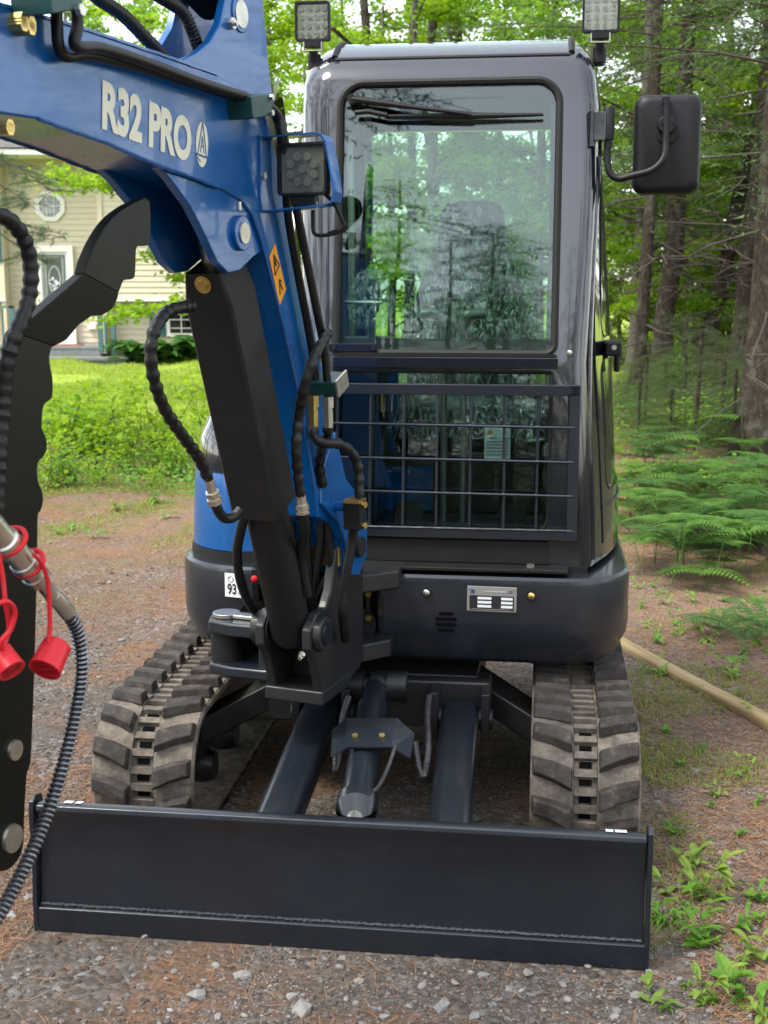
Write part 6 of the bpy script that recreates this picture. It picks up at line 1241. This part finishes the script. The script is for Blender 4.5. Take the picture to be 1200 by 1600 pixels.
# maple whose boughs hang in front of the house (trunk hidden behind the boom)
mp_ = empty('maple_tree'); r = random.Random(77); mpt = place(mp_, gpt(352, 17.2), 17.2); base = Vector(mp_.location)
pts, rad, tm = trunk_mesh(8, 0.11, (0.0, 0), r, bow=.05); obj('trunk', tm, M['barkg'], mp_, ang=60)
bmx = MB(); cs = []
def bough(px0, py0, px1, py1, Y, n, sp=0.10, thick=.012):
    e = wp(px1, py1, Y) - base; s_ = wp(px0, py0, Y) - base; p = on_path(pts, max(.5, s_.z - .2)); P = bent(p, s_, 4, .1, .04, r) + bent(s_, e, 6, .06, .03, r)[1:]; m_ = len(P); bmx.tube(P, [thick * (1 - .85 * k / (m_ - 1)) for k in range(m_)], 5, cap=False)
    for k in range(max(4, n // 26)):
        b_ = P[4].lerp(P[-1], r.random()); l2 = r.uniform(.15, .5); a2 = r.uniform(0, 6.28); e2 = b_ + Vector((math.cos(a2) * l2, math.sin(a2) * l2, r.uniform(-.22, .15) * l2)); bmx.tube([b_, b_.lerp(e2, .5) + Vector((0, 0, .02)), e2], [.004, .003, .0015], 3, cap=False)
        for _ in range(26):
            q = b_.lerp(e2, r.random()); cs.append((q.x + r.gauss(0, sp), q.y + r.gauss(0, sp), q.z + r.gauss(0, sp * .45)))
for q in ((300, 300, 70, 275, 17.0, 520), (300, 280, 100, 300, 16.6, 420), (310, 300, 150, 255, 17.4, 300), (320, 330, 215, 300, 17.2, 300), (330, 390, 222, 402, 16.8, 220), (330, 420, 250, 438, 17, 90), (330, 460, 160, 500, 16.6, 420), (330, 480, 175, 478, 17.2, 160), (315, 300, 110, 262, 16.4, 420), (320, 310, 190, 285, 16.8, 300), (345, 120, 240, 60, 17.5, 500), (345, 60, 130, 10, 17.8, 700), (345, 90, 150, 70, 18.5, 500), (350, 60, 300, 30, 18, 400)): bough(*q)
for k in range(10): bough(352 + r.uniform(-30, 60), 150 - k * 25, 360 + r.uniform(-160, 160), 40 - k * 30, 17.2 + r.uniform(-1.2, 1.2), 500)
tag(obj('branches', bmx, M['twig'], mp_, ang=None), kind='stuff'); V, F = leaf_quads(np.array(cs), 0.095, 0.9); link('crown', npmesh('leaves', V, F, M['maple']), mp_); tag(mp_, 'young maple with bright yellow-green boughs reaching across the front of the house', 'tree')
# pine bough hanging in at the left edge: a pine standing out of frame
pn = empty('pine_tree'); r = random.Random(5); place(pn, -7.3, 17.0); base = Vector(pn.location); pts, rad, tm = trunk_mesh(11, 0.2, (0, 0), r); obj('trunk', tm, M['bark'], pn, ang=60); bmx = MB(); NV = []
for px0, py0, px1, py1, Y in ((-80, 230, 85, 300, 15.5), (-80, 250, 60, 330, 15.2), (-90, 330, 95, 372, 15.0), (-90, 350, 70, 410, 15.3), (-100, 200, 40, 268, 16), (-90, 150, 30, 120, 16)):
    s_, e = wp(px0, py0, Y) - base, wp(px1, py1, Y) - base; p = on_path(pts, s_.z); P = bent(p, s_, 3, .05, .03, r) + bent(s_, e, 6, .08, .03, r)[1:]; bmx.tube(P, [.022 * (1 - .9 * k / (len(P) - 1)) for k in range(len(P))], 5, cap=False)
    for k in range(26):
        b_ = P[3].lerp(P[-1], .2 + .8 * r.random()) if r.random() < .5 else P[-1].lerp(P[-3], r.random()); l2 = r.uniform(.1, .4); a2 = r.uniform(0, 6.28); e2 = b_ + Vector((math.cos(a2) * l2, math.sin(a2) * l2, r.uniform(-.35, .1) * l2)); bmx.tube([b_, e2], [.004, .002], 3, cap=False)
        for _ in range(42):
            c_ = np.array(b_.lerp(e2, .4 + .6 * r.random())[:]); d_ = rng.normal(0, 1, 3) + np.array([e2.x - b_.x, e2.y - b_.y, 0]) * 3; d_ = d_ / np.linalg.norm(d_) * rng.uniform(.05, .10); q = np.cross(d_, rng.normal(0, 1, 3)); q = q / np.linalg.norm(q) * .0028; NV.append([c_ - q, c_ + q, c_ + d_])
tag(obj('branches', bmx, M['twig'], pn, ang=None), kind='stuff'); V = np.array(NV).reshape(-1, 3); link('crown', npmesh('needles', V, np.arange(len(V)).reshape(-1, 3), M['pine']), pn); tag(pn, 'pine whose thin grey-green needle boughs hang in before the house', 'tree')
# the wood goes on around the clearing behind the camera: it shows in the glass and paint
DC = conifer('spruce_tree', 12, 0.2, (0.0, 0), 70, z_dead=(1, 4), n_dead=10, n_green=230, z_green=0.6, gl=2.5)
for k, (x, y, s) in enumerate([(-2.2, -13.0, .63), (-5.2, -14.5, .73), (-9.2, -13.5, .76), (1.6, -15.5, .78), (-7.4, -18.0, .88), (-3.6, -18.5, .85), (5.2, -16.0, .75), (-12.5, -16.5, .8)]):
    o = DC if k == 0 else copytree(DC, (0, 0, 0), 0, s)
    o.scale = (s,) * 3; place(o, x, y, k * 1.7); tag(o, 'dark dense spruce beyond the clearing, seen only as a reflection in the windscreen', 'tree', 'dark spruces mirrored in the windscreen')
CB = [conifer('spruce_tree', 13, 0.2, (0.01, 0), 60, z_dead=(1, 5), n_dead=30, n_green=60, z_green=3.0, gl=2.2), conifer('spruce_tree', 12, 0.18, (-0.01, 0), 61, z_dead=(1, 5), n_dead=30, n_green=46, z_green=2.4, gl=2.0)]
cu = [False, False]
for k, (x, y, s) in enumerate([(-4.0, -16.5, .72), (2.4, -16.5, .75), (6.5, -13.0, .8), (-9.5, -16.0, .8), (10.5, -13, .9), (-0.4, -21.5, .9), (-11, -5, .95), (5.0, -22, .95), (-6.5, -22, 1.0), (10.5, -2, 1.1), (9.5, 5.0, 1.0), (-10.5, 2.5, 1.1), (-9.0, 8.0, 1.0), (8.2, 9.5, 0.95), (7.0, 13.5, 1.0), (10.5, 15.5, 1.1), (-12, 12, 1.0), (14, 3, 1.2), (-15, -2, 1.2), (-5.6, -0.8, 1.0), (-7.6, 1.6, .95), (-6.6, -3.2, 1.05), (-4.3, -4.0, 1.0)]):  # the last four are added out of view to shade the machine
    i = k % 2
    if not cu[i]: cu[i] = True; o = CB[i]; o.scale = (s,) * 3
    else: o = copytree(CB[i], (0, 0, 0), 0, s)
    place(o, x, y, k * 2.3); tag(o, 'dense green spruce at the edge of the clearing, placed for reflections and shade', 'tree', 'spruces round the clearing')
for k, (x, y) in enumerate([(-5, -30), (3, -32), (12, -24), (-14, -20), (17, -8), (-19, 6), (18, 12), (16, 22), (-20, 18), (-2.5, -19), (-6.0, -17.5), (-9.5, -17.0), (0.5, -18.5), (-13.0, -16), (3.5, -18), (-4.2, -23)]): hw(k % 3, x, y, k * 1.3, 1.3 if k < 9 else .78, 'leafy hardwood closing the clearing behind the spruces', 'hardwoods round the clearing')
# ================================================================== LOW PLANTS
def strip_leaf(m, base, az, L, Wd, lift, droop, r, k=5):              # one broad blade, bent, with a midrib fold
    d = Vector((math.cos(az), math.sin(az), 0)); s = Vector((-d.y, d.x, 0)); vs = []
    for i in range(k + 1):
        t = i / k; w_ = Wd * math.sin(math.pi * min(1, .08 + .92 * t)) ** .8 * (1 - .15 * t); c = Vector(base) + d * L * t * math.cos(lift * .6) + Vector((0, 0, L * (math.sin(lift) * t - droop * t * t)))
        vs += [c - s * w_ + Vector((0, 0, w_ * .35)), c, c + s * w_ + Vector((0, 0, w_ * .35))]
    m.add(vs, [(i * 3 + j, i * 3 + j + 1, i * 3 + j + 4, i * 3 + j + 3) for i in range(k) for j in range(2)])
def fern(seed, n=8, L=0.6):
    r = random.Random(seed); m = MB()
    for f_ in range(n):
        az = f_ * 6.28 / n + r.uniform(-.3, .3); l_ = L * r.uniform(.7, 1.1); d = Vector((math.cos(az), math.sin(az), 0)); s = Vector((-d.y, d.x, 0)); P = []
        for i in range(20): t = i / 19; P.append(d * l_ * (t * .95) + Vector((0, 0, l_ * (1.05 * t - .80 * t * t))))
        m.tube(P[::3] + [P[-1]], .003, 3, cap=False)
        for i in range(3, 20):
            t = i / 19; w_ = l_ * .26 * math.sin(math.pi * (t * .86 + .10)) ** .9; ta = (P[min(19, i + 1)] - P[i - 1]).normalized()
            for sg in (-1, 1):
                tip = P[i] + s * sg * w_ + ta * w_ * .32 - Vector((0, 0, w_ * .18)); mid = P[i].lerp(tip, .45); h_ = l_ * .019; m.add([P[i], mid + ta * h_, tip, mid - ta * h_], [(0, 1, 2, 3)])
                for u in (.3, .55, .78):
                    q = P[i].lerp(tip, u); ll = w_ * .13 * (1.1 - u)
                    for s2 in (-1, 1): e = q + ta * s2 * ll * 1.6 + s * sg * ll * .7; m.add([q - s * sg * ll * .5, e, q + s * sg * ll * .5], [(0, 1, 2)])
    return m
def plant_proto(name, mb, mat): 
    me = bpy.data.meshes.new(name); me.from_pydata(mb.v, [], mb.f); finish(me, M[mat], None); return me
def put(name, me, x, y, s, rz, lab, cat_, grp, dz=0.0):
    o = link(name, me, None, (x, y, float(gz(x, y)) + dz), rz); o.scale = (s,) * 3; tag(o, lab, cat_, grp); return o
FE = [plant_proto('fern', fern(k, 7 + k % 3, .62), 'fern') for k in range(4)]
def at_ground(px, py, z=0.0): return _un(Vector((0, 0, 0)), 0, px, py, 'z', z)
fl = [(1040, 790), (1110, 830), (1010, 770), (1060, 755), (1130, 765), (1180, 750), (1100, 800), (1165, 800), (1020, 800), (1195, 830), (1140, 835), (985, 815), (1075, 840), (1190, 775), (1210, 705), (1060, 670), (1130, 665)]
for k, (px, py) in enumerate(fl):
    c_ = at_ground(px + rnd.uniform(-8, 8), py + 14); put('fern', FE[k % 4], c_.x, c_.y, rnd.uniform(.5, .85), rnd.uniform(0, 6.28), 'green fern growing on the needle-strewn wood floor below the spruces', 'fern', 'ferns under the spruces')
for k, (px, py, s) in enumerate(((1165, 1000, .55), (1205, 985, .6), (1120, 985, .35))):
    c_ = at_ground(px, py); put('fern', FE[k], c_.x, c_.y, s, rnd.uniform(0, 6.28), 'small fern at the edge of the drive beside the timber rail', 'fern', 'ferns by the timber rail')
# bracken: stalks carrying flat, layered fronds
def bracken(seed):
    r = random.Random(seed); m = MB()
    for st_ in range(r.randint(2, 3)):
        a0 = r.uniform(0, 6.28); h_ = r.uniform(.14, .42); top_ = Vector((math.cos(a0) * .08, math.sin(a0) * .08, h_)); m.tube(bent((0, 0, -.02), top_, 4, 0, .01, r), .0035, 4, cap=False)
        for f_ in range(r.randint(2, 4)):
            az = a0 + f_ * 1.9 + r.uniform(-.4, .4); l_ = r.uniform(.25, .48); d = Vector((math.cos(az), math.sin(az), 0)); s = Vector((-d.y, d.x, 0)); o_ = top_ - Vector((0, 0, h_ * .22 * f_ * r.random())); P = [o_ + d * l_ * t + Vector((0, 0, l_ * (.28 * t - .42 * t * t))) for t in [i / 13 for i in range(14)]]; m.tube(P[::3] + [P[-1]], .002, 3, cap=False)
            for i in range(1, 14):
                t = i / 13; w_ = l_ * .42 * (1 - t) ** .75 + .008
                for sg in (-1, 1):
                    tip = P[i] + s * sg * w_ + d * w_ * .35 - Vector((0, 0, w_ * .12))
                    mid = P[i].lerp(tip, .38); h_ = l_ * .034 * (1.15 - .5 * t); m.add([P[i] - d * h_ * .4, mid - d * h_, tip, mid + d * h_, P[i] + d * h_ * .4], [(0, 1, 2, 3, 4)])
                    for u in (.35, .6):
                        q = P[i].lerp(tip, u); ll = h_ * .9
                        for s2 in (-1, 1): m.add([q - s * sg * ll * .7, q + d * s2 * ll * 1.9 + s * sg * ll * .6, q + s * sg * ll * .7], [(0, 1, 2)])
    return m
M['bracken'] = leafmat('bracken_frond', (0.06, 0.15, 0.025), (0.15, 0.28, 0.05), 0.45)
M['bracken2'] = leafmat('deep_green_bracken_frond', (0.035, 0.10, 0.025), (0.09, 0.19, 0.045), 0.4)  # darker green variant for every other bracken shape
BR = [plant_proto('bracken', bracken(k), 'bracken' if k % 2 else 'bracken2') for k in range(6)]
bl_ = [(992, 870), (1015, 850), (1040, 878), (1072, 858), (1100, 885), (1130, 862), (1165, 880), (1192, 862), (1005, 825), (1050, 828), (1088, 822), (1125, 815), (1160, 838), (1195, 820), (985, 795), (1030, 790), (1070, 785), (1115, 780), (1150, 790), (1190, 782), (1000, 760), (1045, 755), (1090, 750), (1140, 752), (1180, 745), (1020, 730), (1065, 728), (1110, 722), (1160, 718), (995, 715), (1035, 700), (1085, 695), (1130, 690), (1010, 680), (1055, 668), (1100, 660)]
for k, (px, py) in enumerate(bl_):
    c_ = at_ground(px + rnd.uniform(-12, 12), py + 22); put('bracken', BR[(k * 5 + 1) % 6], c_.x, c_.y, rnd.uniform(.6, 1.15), rnd.uniform(0, 6.28), 'bracken with flat layered fronds on thin stalks at the edge of the wood', 'bracken', 'bracken at the edge of the wood')
# broad-leaved weeds by the blade and along the right edge
def weed(seed, n, L, stem=0.0):
    r = random.Random(seed); m = MB()
    for i in range(n): strip_leaf(m, (0, 0, r.uniform(0, stem)), i * 2.4 + r.uniform(-.4, .4), L * r.uniform(.6, 1.15), L * r.uniform(.17, .25), r.uniform(.3, 1.15), r.uniform(.15, .6), r)
    if stem: m.tube([(0, 0, 0), (0.005, 0, stem)], .003, 4)
    return m
def weed2(seed):                                   # a wilder habit: stalks with leaves of mixed size, some drooping
    r = random.Random(seed); m = MB()
    for s_ in range(r.randint(2, 4)):
        az = r.uniform(0, 6.28); h_ = r.uniform(.04, .13); P = bent((0, 0, -.005), (math.cos(az) * h_ * .7, math.sin(az) * h_ * .7, h_), 4, 0, .006, r); m.tube(P, .0016, 3, cap=False)
        for k in range(r.randint(3, 6)): strip_leaf(m, P[r.randint(1, 4)], az + r.uniform(-2, 2), r.uniform(.03, .10), r.uniform(.008, .022), r.uniform(-.1, 1.0), r.uniform(.1, .8), r)
    return m
M['weedp'] = leafmat('pale_weed_leaf', (0.13, 0.22, 0.03), (0.25, 0.34, 0.06), 0.35)
WE = [plant_proto('weed', weed(k, 5 + k % 3, .10, .03 * (k % 3)) if k in (1, 4) else weed2(k), 'weed' if k % 3 else 'weedp') for k in range(10)]
wl_ = [(1072, 1345, 1.1), (1048, 1392, 1.3), (1090, 1388, 1.2), (1112, 1402, .9), (1075, 1420, .8), (1110, 1470, 1.25), (1145, 1452, 1.0), (1092, 1478, .9), (1140, 1535, 1.2), (1170, 1562, 1.1), (1190, 1500, 1.1), (1015, 1562, 1.0), (1100, 1550, .9), (1198, 1590, 1.2), (1030, 1440, .7), (1060, 1300, .7), (1108, 1255, .5), (1160, 1300, .6), (1040, 1140, .6), (1010, 1045, .7), (1030, 1050, .8), (1105, 1078, .7), (1180, 1120, .7), (1075, 1060, .5), (1150, 1210, .5), (1180, 1250, .5), (1195, 1410, .8), (905, 1470, .25), (955, 1505, .3), (870, 1500, .22), (1060, 980, .5), (1110, 1010, .5), (1040, 930, .8), (1000, 905, .8)]
for _ in range(20): wl_.append((rnd.uniform(1020, 1200), rnd.uniform(1060, 1600), rnd.uniform(.3, .8)))
for _ in range(26): wl_.append((rnd.uniform(985, 1200), rnd.uniform(890, 1060), rnd.uniform(.5, 1.2)))
for k, (px, py, s) in enumerate(wl_):
    c_ = at_ground(px, py + 6); put('weed', WE[(k * 3) % 10], c_.x, c_.y, s * .66, rnd.uniform(0, 6.28), 'low broad-leaved green weed sprouting from gravel and needles beside the blade' if py > 1200 else 'small green weed in the litter beside the right track and timber', 'weed', 'weeds beside the blade' if py > 1200 else 'weeds beside the track')
for k, (px, py, s) in enumerate(((185, 800, 1.0), (110, 828, .9), (150, 842, .8), (260, 815, 1.0), (90, 835, .7), (235, 790, 1.1))):
    c_ = at_ground(px, py); put('weed', WE[k % 10], c_.x, c_.y, s * .9, rnd.uniform(0, 6.28), 'small green weed on the orange needle litter left of the engine hood', 'weed', 'weeds on the far side of the drive')
# hostas by the house
HS = plant_proto('hosta', weed(50, 22, .50, .25), 'hosta')
for k, (px, dy) in enumerate(((200, -.3), (222, -.6), (245, -.4), (268, -.7), (290, -.4), (310, -.6), (212, -.9), (258, -1.0), (300, -1.0))):
    put('hosta', HS, wp(px, 540, HY + dy - .4).x, HY + dy - .4, rnd.uniform(1.0, 1.4), rnd.uniform(0, 6.28), 'dark green hosta clump below the lower window of the house', 'hosta', 'hostas along the house wall')
# saplings and undergrowth between drive and lawn
def sapling(seed, h, n, leaf, mat_):
    r = random.Random(seed); root = empty('sapling'); m = MB(); cs = []
    for s in range(r.randint(3, 5)):
        az = r.uniform(0, 6.28); e = Vector((math.cos(az) * h * .35, math.sin(az) * h * .35, h * r.uniform(.6, 1))); P = bent((0, 0, -.02), e, 5, 0, .03, r); m.tube(P, [.008, .007, .006, .004, .003, .0015], 4, cap=False)
        for k in range(n):
            b_ = P[1].lerp(P[5], r.random()); cs.append((b_.x + r.gauss(0, .12), b_.y + r.gauss(0, .12), max(.03, b_.z + r.gauss(0, .06))))
    obj('stem', m, M['twig'], root, ang=None); V, F = leaf_quads(np.array(cs), leaf, 1.1); link('leaves', npmesh('leaves', V, F, M[mat_]), root); return root
SA = [sapling(1, .75, 85, .075, 'maple'), sapling(2, .55, 80, .065, 'weed'), sapling(3, .95, 90, .08, 'maple'), sapling(4, .45, 75, .06, 'fern'), sapling(5, .7, 90, .06, 'leaf')]; su = [False] * 5
def sap(i, x, y, s, lab, grp):
    if not su[i]: su[i] = True; o = SA[i]; o.scale = (s,) * 3
    else: o = copytree(SA[i], (0, 0, 0), 0, s)
    place(o, x, y, rnd.uniform(0, 6.28)); tag(o, lab, 'shrub', grp)
for k in range(34):
    y = rnd.uniform(9.9, 13.6); x = y * rnd.uniform(-.285, -.125); sap((0, 1, 2, 0, 4)[k % 5], x, y, rnd.choice((.3, .45, .6, .85, 1.1)), 'leafy green sapling in the undergrowth between the drive and the lawn', 'saplings before the lawn')
for k in range(26):
    y = rnd.uniform(11.5, 18.5); x = y * rnd.uniform(.19, .34); sap((1, 3, 4, 4, 3)[k % 5], x, y, rnd.uniform(.4, .85), 'green undergrowth shrub on the wood floor among the spruces', 'undergrowth among the spruces')
# ground cover and grasses: uncountable
def cover(name, x, y, hgt, size, mat_, lab, cat_):
    C_ = np.stack([x, y, gz(x, y) + hgt], -1); V, F = leaf_quads(C_, size, 1.2); o = link(name, npmesh(name, V, F, M[mat_])); tag(o, lab, cat_, kind='stuff')
n = 6000; y = rng.uniform(9.4, 14.0, n); x = y * rng.uniform(-.33, -.1, n); k = patch(x, y, 1.7, 21, -.5) & (rng.random(n) < sst(9.2, 10.4, y)); cover('ground_cover', x[k], y[k], np.abs(rng.normal(.06, .07, k.sum())), .045, 'weed', 'low leafy ground cover between the drive and the lawn', 'undergrowth')
n = 14000; y = rng.uniform(9.2, 19, n); x = y * rng.uniform(.14, .36, n); k = patch(x, y, 1.9, 22, -.1); cover('ground_cover', x[k], y[k], np.abs(rng.normal(.05, .07, k.sum())), .045, 'leaf', 'low leafy ground cover on the wood floor', 'undergrowth')
def grass(name, x, y, h0, h1, wd_, mat_, lab):
    n = len(x); a = rng.uniform(0, 6.28, n); L = rng.uniform(h0, h1, n); ln_ = rng.uniform(.2, 1.1, n); b = np.stack([x, y, gz(x, y) - .004], -1); t = b + np.stack([np.cos(a) * L * ln_, np.sin(a) * L * ln_, L * (1.02 - .6 * ln_)], -1); p = np.stack([-np.sin(a), np.cos(a), np.zeros(n)], -1) * wd_ * .5
    m_ = (b + t) / 2 + np.stack([np.zeros(n), np.zeros(n), L * .10], -1); V = np.stack([b - p, b + p, m_ + p * .8, m_ - p * .8, t], 1).reshape(-1, 3); i = np.arange(n)[:, None] * 5
    F = np.concatenate([i + np.array([[0, 1, 2]]), i + np.array([[0, 2, 3]]), i + np.array([[3, 2, 4]])]); o = link(name, npmesh(name, V, F, M[mat_])); tag(o, lab, 'grass', kind='stuff')
n = 90000; y = rng.uniform(13.6, 25, n); x = y * rng.uniform(-.34, -.06, n); k = patch(x, y, 1.1, 31, -1.2) | (y > 16); grass('lawn_grass', x[k], y[k], .04, .10, .012, 'grass', 'bright sunlit lawn grass before the house')
n = 60000; x, y = view_pts(n, 3.9, 9.5, .13, .40); k = (patch(x, y, 3.4, 33, .5) & (rng.random(n) < .8) | (rng.random(n) < .05)) & free(x, y, .03); grass('rough_grass', x[k], y[k], .012, .05, .0032, 'roughgrass', 'thin rough grass growing through the litter beside the right track')
n = 22000; y = rng.uniform(7.4, 10.6, n); x = y * rng.uniform(-.32, -.1, n); k = (patch(x, y, 2.6, 34, .1) | (y > 9.6)) & (rng.random(n) < sst(7.2, 9.5, y)); grass('rough_grass', x[k], y[k], .015, .07, .004, 'roughgrass', 'thin rough grass along the far edge of the drive')
n = 12000; x, y = view_pts(n, 2.6, 4.6, .17, .36); k = patch(x, y, 5, 35, .3) & free(x, y, .02); grass('rough_grass', x[k], y[k], .01, .04, .0022, 'roughgrass', 'sparse grass blades in the gravel beside the blade')
# fallen sticks
tw_ = [((1170, 830), (1200, 860)), ((1050, 700), (1120, 720)), ((1010, 770), (1060, 740)), ((1090, 745), (1190, 700))]
for (a0, b0) in tw_:
    a_, b_ = at_ground(*a0, .03), at_ground(*b0, .05); o = obj('fallen_branch', MB().tube([Vector(q) - a_ for q in bent(a_, b_, 6, .02, .03, rnd)], [.016, .015, .014, .012, .010, .007, .003], 6), M['twig'], None, loc=(a_.x, a_.y, float(gz(a_.x, a_.y)) + .01)); tag(o, 'dead grey branch lying among the ferns', 'branch', 'fallen branches among the ferns')
